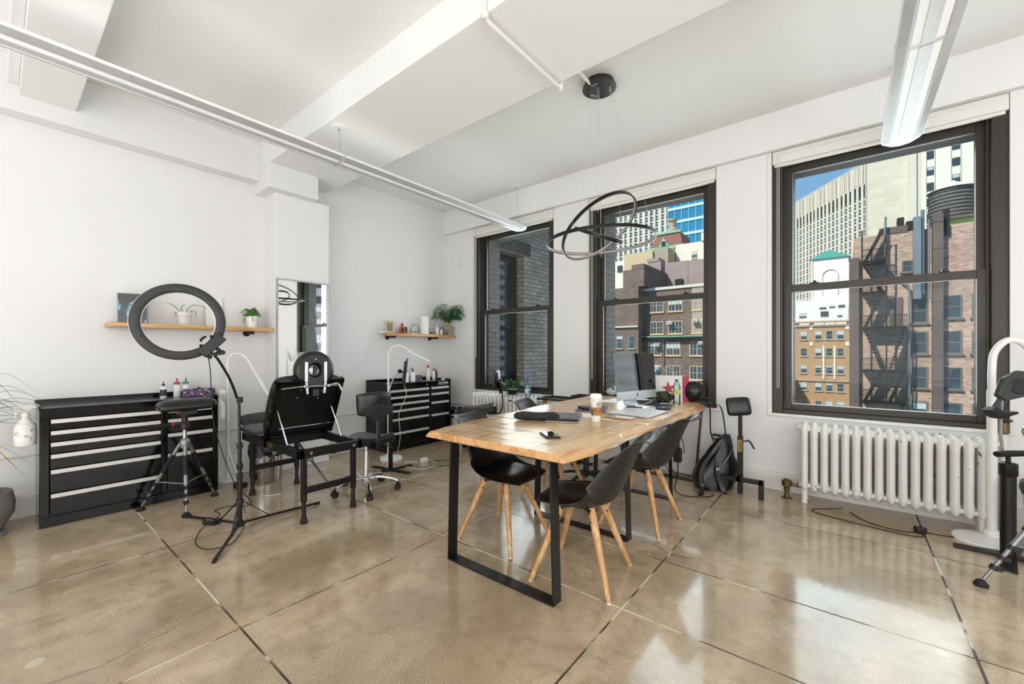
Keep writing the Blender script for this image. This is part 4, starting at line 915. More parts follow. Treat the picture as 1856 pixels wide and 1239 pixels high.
t = thing('power_strip', 'black power block on the floor beside the right end of long tool chest', 'power strip', (-4.47, 1.46, 0), .4); b = MB(); b.box(-.05, .05, -.035, .035, 0, .05); b.build('block', m_plastic_b, t, bevel=.006)
b = MB(); b.tube(smooth_pts([(-4.47, 1.46, .05), (-4.55, 1.42, .25), (-4.60, 1.40, .42), (-4.62, 1.42, .3), (-4.66, 1.45, .05), (-4.55, 1.52, .004), (-4.3, 1.55, .004), (-4.05, 1.50, .004), (-3.98, 1.62, .004)], 8), .0026, 6); tag(b.build('extension_cord', m_cable_w), 'pale cord curling on the floor between the tool chest and pier', 'cord')

# ================= TRIPOD ARMREST =================
def armrest_tripod(label, top, feet, padrz, group, padz, hub):
    cx, cy = top
    t = thing('tripod_armrest', label, 'arm rest', (cx, cy, 0), 0, group)
    b = MB(); b.cyl((cx, cy, hub-.02), (cx, cy, padz-.14), .014); b.build('centre_column', m_alu, t, world=True)
    b = MB(); b.lathe([(.0, -.05), (.03, -.05), (.036, -.03), (.036, .0), (.028, .02), (.018, .03), (0, .03)], (cx, cy, hub), 18); b.build('shoulder', m_steelgrey, t, world=True)
    for fx, fy in feet:
        f = V((fx, fy, .02)); s_ = V((cx, cy, hub-.01)); d = (f-s_); dn = d.normalized(); hz = V((d.x, d.y, 0)).normalized(); s_ = s_+hz*.03; d = f-s_
        b = MB(); b.cyl(s_, s_+d*.62, .0135); b.cyl(s_+d*.60, s_+d*.84, .0105); b.cyl(s_+d*.84, s_+d*.97, .008); lg = b.build('leg', m_steelgrey, t, world=True)
        b = MB(); b.cyl(s_+d*.18, s_+d*.46, .0175); b.build('foam_grip', m_rubber, lg, world=True)
        b = MB()
        for q in (.61, .72, .82): b.cyl(s_+d*q, s_+d*(q+.04), .0185); b.box(-.012, .012, -.006, .006, -.012, .012, 0, Matrix.Translation(s_+d*(q+.02)+V((.018, -.012, 0))))
        b.build('leg_lock', m_plastic_b, lg, world=True)
        b = MB(); b.lathe([(0, 0), (.030, 0), (.032, .01), (.016, .032), (0, .034)], (fx, fy, 0), 16); b.build('rubber_foot', m_rubber, lg, world=True)
        b = MB(); b.bar((cx, cy, .20), s_+d*.60, .012, .006); b.build('spreader_arm', m_steelgrey, lg, world=True)
    b = MB(); b.cyl((cx, cy, hub), (cx, cy, .17), .010); b.build('lower_column', m_steelgrey, t, world=True)
    b = MB(); b.lathe([(.0, 0), (.030, 0), (.034, .02), (.030, .05), (.022, .06), (.022, .1), (.03, .11), (.03, .14), (0, .14)], (cx, cy, padz-.155), 18); b.build('pan_head', m_plastic_b, t, world=True)
    hd = MB(); dv = V((math.sin(padrz), -math.cos(padrz), 0)); c = V((cx, cy, padz-.10)); hd.cyl(c+dv*.02, c+dv*.085, .004); hd.build('handle_rod', m_chrome, t, world=True)
    hd = MB(); hd.cyl(c+dv*.085, c+dv*.10, .018, m=1); hd.cyl(c+dv*.10, c+dv*.20, .018, m=0); hd.build('handle_grip', [m_rubber, m_red_p], t, world=True)
    return t
ar = armrest_tripod('black padded armrest on a silver tripod in front of long tool chest', (-4.25, .985), ((-4.453, .744), (-4.011, .94), (-4.398, 1.234)), .25, 'tripod armrests', .80, .545)
def cushion(name, L, Wd, T, parent, M, m=m_leather, crown=.35, waist=0.0, subd=1):
    b = MB(); nu, nv = 10, 10; ring = []
    def pt(u, v, top):
        x = (u-.5)*L; y = (v-.5)*Wd*(1-waist*(1-abs(2*u-1))); e = max(abs(2*u-1), abs(2*v-1)); z = T*.5*(1-.0*e)*(1-(e**6)*.55)
        cr = crown*T*(1-(2*v-1)**2)*.5
        rr = 1-.10*((abs(2*u-1)*abs(2*v-1))**4)
        return (x*rr, y*rr, (z+cr) if top else -z*.8)
    for top in (True, False):
        v = [pt(i/nu, j/nv, top) for j in range(nv+1) for i in range(nu+1)]
        f = [(j*(nu+1)+i, j*(nu+1)+i+1, (j+1)*(nu+1)+i+1, (j+1)*(nu+1)+i) for j in range(nv) for i in range(nu)]
        if not top: f = [tuple(reversed(q)) for q in f]
        b.add(v, f, 0, M)
    n_ = (nu+1)*(nv+1)
    edge = [i for i in range(nu+1)]+[j*(nu+1)+nu for j in range(1, nv+1)]+[nv*(nu+1)+i for i in range(nu-1, -1, -1)]+[j*(nu+1) for j in range(nv-1, 0, -1)]
    for a_, c_ in zip(edge, edge[1:]+edge[:1]): b.f.append((a_, n_+a_, n_+c_, c_)); b.m.append(0)
    return b.build(name, m, parent, world=True, angle=80, subd=subd)
M_ = frame((-4.25, 1.0, .835), (math.sin(.06), math.cos(.06), .02), (-1, 0, 0))
cushion('pad', .40, .22, .075, ar, M_, crown=.7)
b = MB(); b.box(-.06, .06, -.06, .06, -.065, -.03, 0, M_); b.build('pad_plate', m_plastic_b, ar, world=True, bevel=.004)
b = MB(); b.box(-.075, -.02, -.045, -.03, -.05, -.035, 0, M_); b.build('release_lever', m_red_p, ar, world=True, bevel=.002)

# ================= RECLINING TREATMENT TABLE =================
t = thing('treatment_couch', 'black folding treatment couch with raised back panel and round face cradle', 'massage table', (-3.65, 1.66, 0))
fx0, fx1, fy0, fy1, fz0, fz1 = -4.28, -3.15, 1.412, 1.925, .487, .552
b = MB(); b.box(fx0, fx1, fy0, fy0+.04, fz0, fz1); b.box(fx0, fx1, fy1-.04, fy1, fz0, fz1); b.box(fx0, fx0+.04, fy0, fy1, fz0, fz1); b.box(fx1-.04, fx1, fy0, fy1, fz0, fz1); b.box(-3.80, -3.75, fy0, fy1, fz0, fz1)
b.build('frame', m_blackmetal, t, world=True, bevel=.003)
b = MB()
for y in (1.50, 1.85): b.lathe([(0, .002), (.012, .002), (.012, 0)], n=12, M=Matrix.Translation((fx1, y, .52)) @ Matrix.Rotation(PI/2, 4, 'Y'))
b.build('frame_knob', m_chrome, t, world=True)
b = MB(); b.box(-3.70, -3.62, fy0-.004, fy0, .50, .54, 0); b.build('brass_hinge', mat('brass', '9A7B32', .35, .9), t, world=True)
for x, y in ((-3.172, 1.455), (-3.19, 1.865), (-4.155, 1.452), (-4.18, 1.85)):
    b = MB(); b.box(x-.018, x+.018, y-.018, y+.018, .16, .49); b.cyl((x, y, .20), (x, y, .03), .016); b.cyl((x, y, .17), (x, y, .21), .022); lg = b.build('leg', m_blackmetal, t, world=True, bevel=.003)
    b = MB(); b.lathe([(0, 0), (.026, 0), (.026, .012), (.020, .05), (.018, .05)], (x, y, 0), 16); b.build('rubber_foot', m_rubber, lg, world=True)
for q in ((-3.195, -3.17, 1.47, 1.85), (-4.18, -4.155, 1.47, 1.84)): b = MB(); b.box(*q, .215, .262); b.build('crossbar', m_blackmetal, t, world=True, bevel=.003)
# hinged braces with punched holes
def brace(p0, p1):
    b = MB(); b.bar(p0, p1, .018, .007); b.build('brace', m_alu, t, world=True)
    p0 = V(p0); p1 = V(p1); d = (p1-p0).normalized(); s_ = d.cross(V((0, 1, 0))).normalized(); b = MB(); n_ = int((p1-p0).length/.022)
    for k in range(1, n_):
        c = p0+(p1-p0)*k/n_
        for sg in (-1, 1): b.add([c+d*.005+s_*.0008+V((0, sg*.0096, 0)), c+d*.005-s_*.0, c-d*.005, c-d*.005+s_*.0008], [(0, 1, 2, 3)])
    for k in range(1, n_): c = p0+(p1-p0)*k/n_; b.sphere(c, (.0095, .0095, .0055), 8, 6)
    b.build('brace_holes', m_plastic_b, t, world=True)
    b = MB(); b.box(-.02, .02, -.018, .018, -.015, .015, 0, Matrix.Translation((p0+p1)/2)); b.build('brace_lock', m_steelgrey, t, world=True, bevel=.004)
brace((-3.80, 1.66, .53), (-3.19, 1.66, .24)); brace((-3.85, 1.56, .49), (-4.16, 1.60, .27))
# back panel
H0 = V((-3.765, 0, .56)); H1 = V((-3.54, 0, 1.055)); ud = (H1-H0).normalized(); nd = V((0, 1, 0)).cross(ud)   # nd points towards -x, up side
if nd.x > 0: nd = -nd
def panel(y0, y1, a, c, d0, d1, nm, m, bev=.004):
    Mx = Matrix((V((0, 1, 0)), ud, nd)).transposed().to_4x4(); Mx.translation = H0
    b = MB(); b.box(y0, y1, a, c, d0, d1, 0, Mx); return b.build(nm, m, t, world=True, bevel=bev)
L_ = (H1-H0).length
panel(1.40, 1.975, 0, L_, .0, .016, 'back_panel', m_blackmetal)
b = MB(); Mx = Matrix((V((0, 1, 0)), ud, nd)).transposed().to_4x4(); Mx.translation = H0
for y0, y1, a, c in ((1.40, 1.43, 0, L_), (1.945, 1.975, 0, L_), (1.40, 1.975, 0, .03), (1.40, 1.975, L_-.03, L_)): b.box(y0, y1, a, c, -.03, .0, 0, Mx)
b.build('back_panel_frame', m_blackgloss, t, world=True, bevel=.003)
Mc = Mx.copy(); Mc.translation = H0+ud*(L_/2-.0)+nd*.05+V((0, 1.69, 0)); Mc = Mc @ Matrix.Rotation(PI/2, 4, 'Z')
cushion('back_cushion', L_+.03, .60, .07, t, Mc, crown=.2)
Ms = frame((-4.03, 1.66, .59), (1, 0, -.03), (0, 1, 0)); cushion('seat_cushion', .50, .60, .075, t, Ms, crown=.2)
Ms = frame((-4.36, 1.70, .63), (1, 0, -.35), (0, 1, 0)); cushion('end_cushion', .22, .56, .08, t, Ms, crown=.3)
b = MB(); b.tube([(-3.44, 1.45, .545), (-3.62, 1.45, .80)], .005, 8); b.tube([(-3.44, 1.90, .545), (-3.62, 1.90, .80)], .005, 8); b.tube([(-3.60, 1.45, .655), (-3.60, 1.90, .655)], .0045, 8); b.build('support_strut', m_chrome, t, world=True)
# face cradle
cc = V((-3.50, 1.705, 1.13)); cn = V((1, -.22, .05)).normalized(); cx_ = V((0, 0, 1)).cross(cn).normalized(); cy_ = cn.cross(cx_)
def tor(R, r, off, sy=1.08, flat=1.0, n=48, k=14):
    vs = []; fs = []
    for i in range(n):
        a = 2*PI*i/n; c = cc+cx_*math.cos(a)*R+cy_*math.sin(a)*R*sy+cn*off; rad = (cx_*math.cos(a)+cy_*math.sin(a)*sy).normalized()
        for q in range(k): e = 2*PI*q/k; vs.append(c+rad*math.cos(e)*r+cn*math.sin(e)*r*flat)
    for i in range(n):
        for q in range(k): fs.append((i*k+q, i*k+(q+1) % k, ((i+1) % n)*k+(q+1) % k, ((i+1) % n)*k+q))
    return vs, fs
b = MB(); b.add(*tor(.100, .062, -.062, 1.05, .85)); b.build('cradle_cushion', m_leather, t, world=True, angle=80)
b = MB()
vs = []; fs = []; n = 48
for i in range(n):
    a = 2*PI*i/n; dv = cx_*math.cos(a)+cy_*math.sin(a)*1.08
    for r_, h_ in ((.060, 0), (.060, -.02), (.122, -.02), (.122, 0)): vs.append(cc+dv*r_+cn*h_)
for i in range(n):
    for q in range(4): fs.append((i*4+q, i*4+(q+1) % 4, ((i+1) % n)*4+(q+1) % 4, ((i+1) % n)*4+q))
b.add(vs, fs); b.build('cradle_plate', m_plastic_b, t, world=True)
b = MB()
for sg in (-1, 1):
    p0 = cc+cx_*sg*.075+cn*.012
    b.bar(p0+V((0, 0, .07)), p0+V((0, 0, -.10)), .026, .012, up=cn); b.bar(p0+V((0, 0, -.10)), p0+V((0, 0, -.20))-cx_*sg*.01, .020, .010, up=cn)
b.build('cradle_bracket', m_alu, t, world=True, bevel=.003)
b = MB(); q0 = cc+V((0, 0, -.135))+cn*.02; b.tube([q0-cx_*.12, q0+cx_*.16], .007, 10); b.tube(smooth_pts([q0+cx_*.10, q0+cx_*.17+V((0, 0, .01)), q0+cx_*.21+V((0, 0, -.05))], 6), .011, 8); b.sphere(q0-cx_*.085, .016); b.sphere(q0+cx_*.10, .016)
b.tube([q0-cx_*.26-V((0, 0, .012)), q0-cx_*.11], .006, 8)
b.build('cradle_rod', m_alu, t, world=True)
b = MB(); b.box(-.025, .025, -.03, .03, -.012, .012, 0, frame(cc+V((0, 0, -.19))+cn*.0, cx_, V((0, 0, 1)))); b.build('clamp_block', m_plastic_b, t, world=True, bevel=.003)
b = MB(); b.sphere(cc+cy_*.09+cn*.003, .008, 10, 8); b.build('bolt', m_chrome, t, world=True)
b = MB()
for y, a in ((1.60, .17), (1.78, .19), (1.62, .10), (1.80, .12)): b.sphere(H0+ud*(L_-a)+V((0, y, 0))-nd*.004, .006, 8, 6)
b.build('rivet', m_chrome, t, world=True)

# ================= SADDLE STOOLS =================
def saddle_stool():
    t = thing('saddle_stool', 'x', 'stool')
    b = MB(); b.cyl((0, 0, .095), (0, 0, .36), .024); b.cyl((0, 0, .34), (0, 0, .43), .014); b.build('gas_column', m_chrome, t)
    b = MB(); b.lathe([(0, .07), (.034, .07), (.036, .10), (.036, .13), (.028, .135), (0, .135)], n=20); b.build('hub', m_chrome, t)
    for k in range(5):
        a = 2*PI*k/5+.35; d = V((math.cos(a), math.sin(a), 0))
        b = MB(); p = [V((0, 0, .11))+d*.02, V((0, 0, .125))+d*.12, V((0, 0, .105))+d*.23, V((0, 0, .08))+d*.285]; b.tube(smooth_pts(p, 5), [.021]*4+[.019]*5+[.016]*4+[.014]*3, 10, flat=.75); lg = b.build('leg', m_chrome, t)
        b = MB(); c = V((0, 0, .028))+d*.285; s_ = V((-d.y, d.x, 0))
        for sg in (-1, 1): b.cyl(c+s_*sg*.006, c+s_*sg*.024, .028, n=18)
        b.cyl(c, c+V((0, 0, .05)), .008); b.lathe([(.0, .0), (.012, 0), (.012, .012), (0, .012)], tuple(c+V((0, 0, .03))), 10)
        b.build('caster', m_rubber, lg)
    b = MB(); b.box(-.09, .10, -.08, .08, .425, .44); b.tube([(.05, .07, .43), (.07, .20, .40), (.08, .25, .385)], .006, 8); b.tube([(.0, -.07, .43), (-.02, -.2, .39), (-.03, -.25, .36)], .006, 8); b.sphere((.083, .26, .38), (.012, .03, .012), 10, 8, 0); b.build('seat_mechanism', m_plastic_b, t, bevel=.003)
    # saddle seat: +x is forward
    b = MB(); nu, nv = 16, 14
    def sp(u, v, top):
        x = -.21+.43*u; w = .225*(1-.62*max(0, u-.35)**1.3*1.6); w = max(w, .075)
        yy = (2*v-1); y = w*yy*(1-.18*(abs(2*u-1)**4)); e = max(abs(2*u-1)**5, abs(yy)**5)
        z = .515+.045*(abs(yy)**1.5)*(1-u)+.05*max(0, .25-u)*4*.5-.03*u*abs(yy)**2*1.5+.035*max(0, u-.7)*2
        if not top: z = .445+.015*abs(yy)
        else: z -= .04*e
        return (x, y, z)
    for top in (True, False):
        v = [sp(i/nu, j/nv, top) for j in range(nv+1) for i in range(nu+1)]; f = [(j*(nu+1)+i, j*(nu+1)+i+1, (j+1)*(nu+1)+i+1, (j+1)*(nu+1)+i) for j in range(nv) for i in range(nu)]
        b.add(v, f if top else [tuple(reversed(q)) for q in f])
    n_ = (nu+1)*(nv+1); edge = [i for i in range(nu+1)]+[j*(nu+1)+nu for j in range(1, nv+1)]+[nv*(nu+1)+i for i in range(nu-1, -1, -1)]+[j*(nu+1) for j in range(nv-1, 0, -1)]
    for a_, c_ in zip(edge, edge[1:]+edge[:1]): b.f.append((a_, n_+a_, n_+c_, c_)); b.m.append(0)
    b.build('seat', m_leather, t, subd=1, angle=80)
    b = MB(); b.tube(smooth_pts([(-.10, 0, .43), (-.24, 0, .44), (-.275, 0, .52), (-.27, 0, .68)], 6), .020, 8, flat=.4); b.build('back_support', m_plastic_b, t)
    # backrest
    b = MB(); n1, n2 = 14, 8
    def bp_(u, v, f_):
        y = (2*u-1)*.165*(1-.10*(1-v)-.04*v**4); z = .71+.22*v-.018*(2*u-1)**2*(2*v-1); cur = .045*(2*u-1)**2
        e = max(abs(2*u-1)**6, abs(2*v-1)**6); return (-.225+cur+(.030*(1-e*.6)+.012 if f_ else -.022*(1-e*.5)), y, z)
    for f_ in (True, False):
        v = [bp_(i/n1, j/n2, f_) for j in range(n2+1) for i in range(n1+1)]; f = [(j*(n1+1)+i, j*(n1+1)+i+1, (j+1)*(n1+1)+i+1, (j+1)*(n1+1)+i) for j in range(n2) for i in range(n1)]
        b.add(v, f if not f_ else [tuple(reversed(q)) for q in f])
    n_ = (n1+1)*(n2+1); edge = [i for i in range(n1+1)]+[j*(n1+1)+n1 for j in range(1, n2+1)]+[n2*(n1+1)+i for i in range(n1-1, -1, -1)]+[j*(n1+1) for j in range(n2-1, 0, -1)]
    for a_, c_ in zip(edge, edge[1:]+edge[:1]): b.f.append((a_, c_, n_+c_, n_+a_)); b.m.append(0)
    b.build('backrest', m_leather, t, subd=1, angle=80)
    b = MB(); b.prism([(-.15, .79), (-.07, .80), (-.05, .825), (.05, .825), (.07, .80), (.15, .79), (.13, .735), (.065, .715), (.045, .665), (-.045, .665), (-.065, .715), (-.13, .735)], .236, .268, M=Matrix(((0, 0, -1, 0), (1, 0, 0, 0), (0, 1, 0, 0), (0, 0, 0, 1)))); b.build('back_shell', m_plastic_b, t, bevel=.006, seg=3)
    return t
ss = saddle_stool(); ss.location = (-3.47, 2.16, 0); ss.rotation_euler = (0, 0, math.radians(170)); ss['label'] = 'black saddle stool with chrome base beside the treatment couch, backrest towards us'; ss['group'] = 'saddle stools'
ss2 = dup(ss, (-3.68, 3.90, .03), math.radians(-138), 'black saddle stool with chrome base standing by the leftmost window', 'saddle stools')
ss2.location.z = 0; ss2.scale = (1.1, 1.1, 1.13)

# ================= WHITE ARM LAMPS =================
def arm_lamp(label, base, pts, hw=.018, r=.0095, base_r=.13, hdir=None, hl=.34, group='white LED floor lamps'):
    t = thing('floor_lamp', label, 'floor lamp', (*base, 0), 0, group)
    b = MB(); b.lathe([(0, 0), (base_r, 0), (base_r, .014), (base_r*.97, .02), (0, .022)], (*base, 0), 40); b.lathe([(r*2.0, 0), (r*2.0, .03), (r*1.7, .045), (r*1.2, .05)], (pts[0][0], pts[0][1], .015), 20); b.build('base', m_white_m, t, world=True)
    p = smooth_pts(pts, 8); b = MB(); b.tube([V((pts[0][0], pts[0][1], .03)), V(pts[0])], r*1.25, 14); b.build('pole', m_white_m, t, world=True)
    b = MB(); b.tube([V(pts[0])-V((0, 0, .12))]+p, r, 12); b.build('flexible_neck', m_white_m, t, world=True)
    e = V(p[-1]); d = V(hdir).normalized(); s_ = d.cross(V((0, 0, 1))).normalized(); u = s_.cross(d)
    b = MB(); M_ = Matrix((s_, d, u)).transposed().to_4x4(); M_.translation = e
    b.prism([(-hw*.6, -.01), (hw*.6, -.01), (hw, .10), (hw*1.05, hl*.6), (hw*.9, hl*.93), (hw*.5, hl), (-hw*.5, hl), (-hw*.9, hl*.93), (-hw*1.05, hl*.6), (-hw, .10)], -.008, .008, M=M_); hd = b.build('lamp_head', m_white_m, t, world=True, bevel=.005, seg=3)
    b = MB(); b.prism([(-hw*.7, .10), (hw*.7, .10), (hw*.75, hl*.9), (-hw*.75, hl*.9)], -.010, -.0075, M=M_); b.build('led_strip', m_diff, hd, world=True)
    return t
arm_lamp('white bent-neck floor lamp between the long tool chest and the pier', (-4.86, 1.475), [(-4.86, 1.475, 1.14), (-4.86, 1.478, 1.20), (-4.835, 1.50, 1.25), (-4.78, 1.545, 1.265), (-4.73, 1.585, 1.235), (-4.68, 1.625, 1.15)], hdir=(.15, .12, -.33), hl=.36)
arm_lamp('white bent-neck floor lamp in front of the far tool chest', (-4.27, 2.99), [(-4.31, 2.98, 1.10), (-4.31, 2.98, 1.22), (-4.28, 3.0, 1.32), (-4.215, 3.055, 1.36), (-4.14, 3.115, 1.32), (-4.08, 3.16, 1.265)], hdir=(.12, .11, -.075), hl=.24, base_r=.13)
# ================= TABLET STAND =================
t = thing('tablet_stand', 'slim black floor stand holding a tablet in front of the far tool chest', 'tablet stand', (-3.85, 2.69, 0))
b = MB()
for a in (.2, 1.5, 3.3, 4.6): d = V((math.cos(a), math.sin(a), 0)); b.bar(V((-3.85, 2.69, .012)), V((-3.85, 2.69, .006))+d*.27, .055, .008)
b.build('foot_plate', m_blackmetal, t, world=True, bevel=.002)
b = MB(); b.box(-3.868, -3.832, 2.672, 2.708, .008, .72); b.build('post', m_blackmetal, t, world=True, bevel=.003)
b = MB(); b.tube(smooth_pts([(-3.86, 2.68, .70), (-3.89, 2.69, .82), (-3.86, 2.73, .98), (-3.81, 2.78, 1.07)], 6), .007, 8); b.build('swing_arm', m_alu, t, world=True)
b = MB(); b.sphere((-3.81, 2.78, 1.07), .024); b.cyl((-3.81, 2.78, 1.07), (-3.78, 2.80, 1.06), .012); b.build('ball_joint', m_plastic_b, t, world=True)
M_ = frame((-3.765, 2.81, 1.06), (.72, -.69, 0), (.05, .1, 1)); t2 = thing('tablet', 'dark tablet seen edge-on, clamped to the slim black floor stand', 'tablet', (-3.765, 2.81, .93))
b = MB(); b.box(-.085, .085, -.125, .125, -.006, .006, 0, M_); b.build('tablet_body', m_plastic_b, t2, world=True, bevel=.004)
b = MB(); b.box(-.075, .075, -.112, .112, .006, .0068, 0, M_); b.build('screen', mat('dark_screen', '0A0C10', .08, spec=.9), t2, world=True)
b = MB(); b.box(-.03, .03, -.155, .15, -.02, -.008, 0, M_); b.build('clamp', m_plastic_b, t, world=True, bevel=.003)
b = MB(); b.tube(smooth_pts([(-3.76, 2.80, .93), (-3.75, 2.82, .80), (-3.85, 2.80, .60), (-3.87, 2.83, .35), (-3.93, 2.84, .15), (-3.96, 2.86, .01)], 6), .0026, 6); tag(b.build('charging_cable', m_cable_w), 'pale cable hanging from the tablet down to the floor', 'cable')
b = MB(); b.tube(smooth_pts([(-4.2, 2.85, .006), (-4.05, 2.75, .005), (-3.85, 2.85, .005), (-3.6, 2.95, .005), (-3.65, 3.15, .005), (-3.85, 3.22, .005), (-3.9, 3.1, .005), (-4.0, 2.98, .006)], 8), .0035, 6)
tag(b.build('extension_cord', m_cable_w), 'white extension cord looped on the floor before the far tool chest', 'cord')
b = MB(); b.tube(smooth_pts([(-3.95, 3.05, .006), (-3.8, 3.2, .005), (-3.6, 3.38, .005), (-3.45, 3.30, .005), (-3.55, 3.12, .005)], 8), .003, 6); tag(b.build('extension_cord', m_cable_b), 'thin black cord on the floor behind the white extension cord', 'cord')
t = thing('plug_block', 'small white plug block lying on the floor before far tool chest', 'plug', (-3.84, 3.14, 0)); rbox(-.025, .025, -.04, .04, 0, .045, 'plug_body', m_white_p, t, .005)

# ================= WASTE BASKET =================
t = thing('waste_basket', 'round stainless steel waste bin lined with a black bag by the pier', 'waste bin', (-4.50, 1.70, 0))
b = MB(); b.lathe([(0, .0), (.13, 0), (.135, .01), (.145, .37), (.139, .37), (.128, .02), (0, .02)], n=36); b.build('bin', mat('stainless_steel', 'B4B3B0', .2, 1.0), t)
b = MB(); rnd = random.Random(3); N = 36
pr = [(.150, .27), (.155, .31), (.152, .36), (.150, .385), (.140, .38), (.125, .25), (.1, .15)]
vs = []; fs = []
for r_, z in pr:
    for i in range(N): a = 2*PI*i/N; q = 1+rnd.uniform(-.05, .08)*(1 if z < .37 else .3); vs.append((r_*q*math.cos(a), r_*q*math.sin(a), z+rnd.uniform(-.02, .015)))
for j in range(len(pr)-1):
    for i in range(N): fs.append((j*N+i, j*N+(i+1) % N, (j+1)*N+(i+1) % N, (j+1)*N+i))
b.add(vs, fs); b.build('bin_liner', mat('black_bin_bag', '0D0D0E', .25), t)
t = thing('waste_basket', 'pale waste bin with black liner in the corner beside the far tool chest', 'waste bin', (-4.62, 4.41, 0))
b = MB(); b.lathe([(0, .0), (.10, 0), (.12, .36), (.115, .36), (.1, .02), (0, .02)], n=30); b.build('bin', mat('pale_bin', 'C9C6C0', .4), t)
b = MB(); b.lathe([(.124, .30), (.135, .36), (.13, .42), (.115, .43), (.10, .36)], n=30); b.build('bin_liner', MATS['black_bin_bag'], t)
t = thing('fire_extinguisher', 'small red cylinder beside the pale waste bin in the corner', 'fire extinguisher', (-4.42, 4.42, 0)); b = MB(); b.lathe([(0, 0), (.045, 0), (.048, .25), (.03, .29), (.015, .30), (0, .30)], n=20); b.build('cylinder', m_red_p, t)
b = MB(); b.box(-.012, .04, -.012, .012, .30, .34); b.build('valve', m_plastic_b, t, bevel=.003)
# ================= PLANT AT LEFT EDGE =================
t = thing('potted_plant', 'grass-like plant in a round grey stone pot at the left edge', 'potted plant', (-4.66, -.11, 0))
b = MB(); b.lathe([(0, .03), (.10, .03), (.16, .06), (.205, .15), (.21, .22), (.195, .30), (.18, .305), (.185, .22), (.17, .26), (0, .26)], n=40); b.build('pot', mat('grey_stone_pot', '77726E', .7, var=.15, scale=12), t)
b = MB(); b.lathe([(0, .0), (.16, .0), (.17, .03), (.155, .03), (.15, .012), (0, .012)], n=40); b.build('saucer', mat('grey_saucer', 'A5A29E', .6), t)
b = MB(); b.lathe([(0, .006), (.178, 0)], (0, 0, .262), 24); b.build('soil', mat('dark_pebbles', '2E241D', .9, var=.6, scale=80), t)
b = MB(); b.tube([(0, 0, .25), (.01, .01, .55), (0, 0, .80)], .014, 8); b.build('stem', mat('plant_stem', '6B5A3E', .8), t)
rnd = random.Random(21)
for i in range(30):
    a = rnd.uniform(-.4, 2.6); L = rnd.uniform(.28, .50); h = rnd.uniform(-.08, .32); z0 = rnd.choice((.80, .80, .74))
    ex = L*math.cos(a)*.6; ey = L*math.sin(a)
    if ex < -.25: ex = -.25
    p = smooth_pts([(0, 0, z0), (ex*.4, ey*.4, z0+h*.9+.05), (ex, ey, z0+h*.5)], 8); b = MB(); n = len(p)
    s_ = V((-ey, ex, 0)).normalized(); vs = []
    for k, q in enumerate(p): w = .0065*(1-(k/(n-1))**2)+.0004; vs += [q-s_*w, q+V((0, 0, -w*.5)), q+s_*w]
    b.add(vs, [(k*3+c, k*3+c+1, k*3+c+4, k*3+c+3) for k in range(n-1) for c in (0, 1)]); b.build('leaf', m_bush, t)
for k, (ex, ey, ez) in enumerate(((.05, .32, .42), (.12, .25, .40), (-.02, .36, .50))):
    p = smooth_pts([(0, 0, .50), (ex*.4, ey*.4, .62), (ex, ey, ez)], 8); b = MB(); n = len(p); s_ = V((-ey, ex, 0)).normalized(); vs = []
    for i, q in enumerate(p): w = .011*(1-(i/(n-1))**2)+.0004; vs += [q-s_*w, q+s_*w]
    b.add(vs, [(i*2, i*2+1, i*2+3, i*2+2) for i in range(n-1)]); b.build('yellowing_leaf', MATS['yellow_leaf'], t)
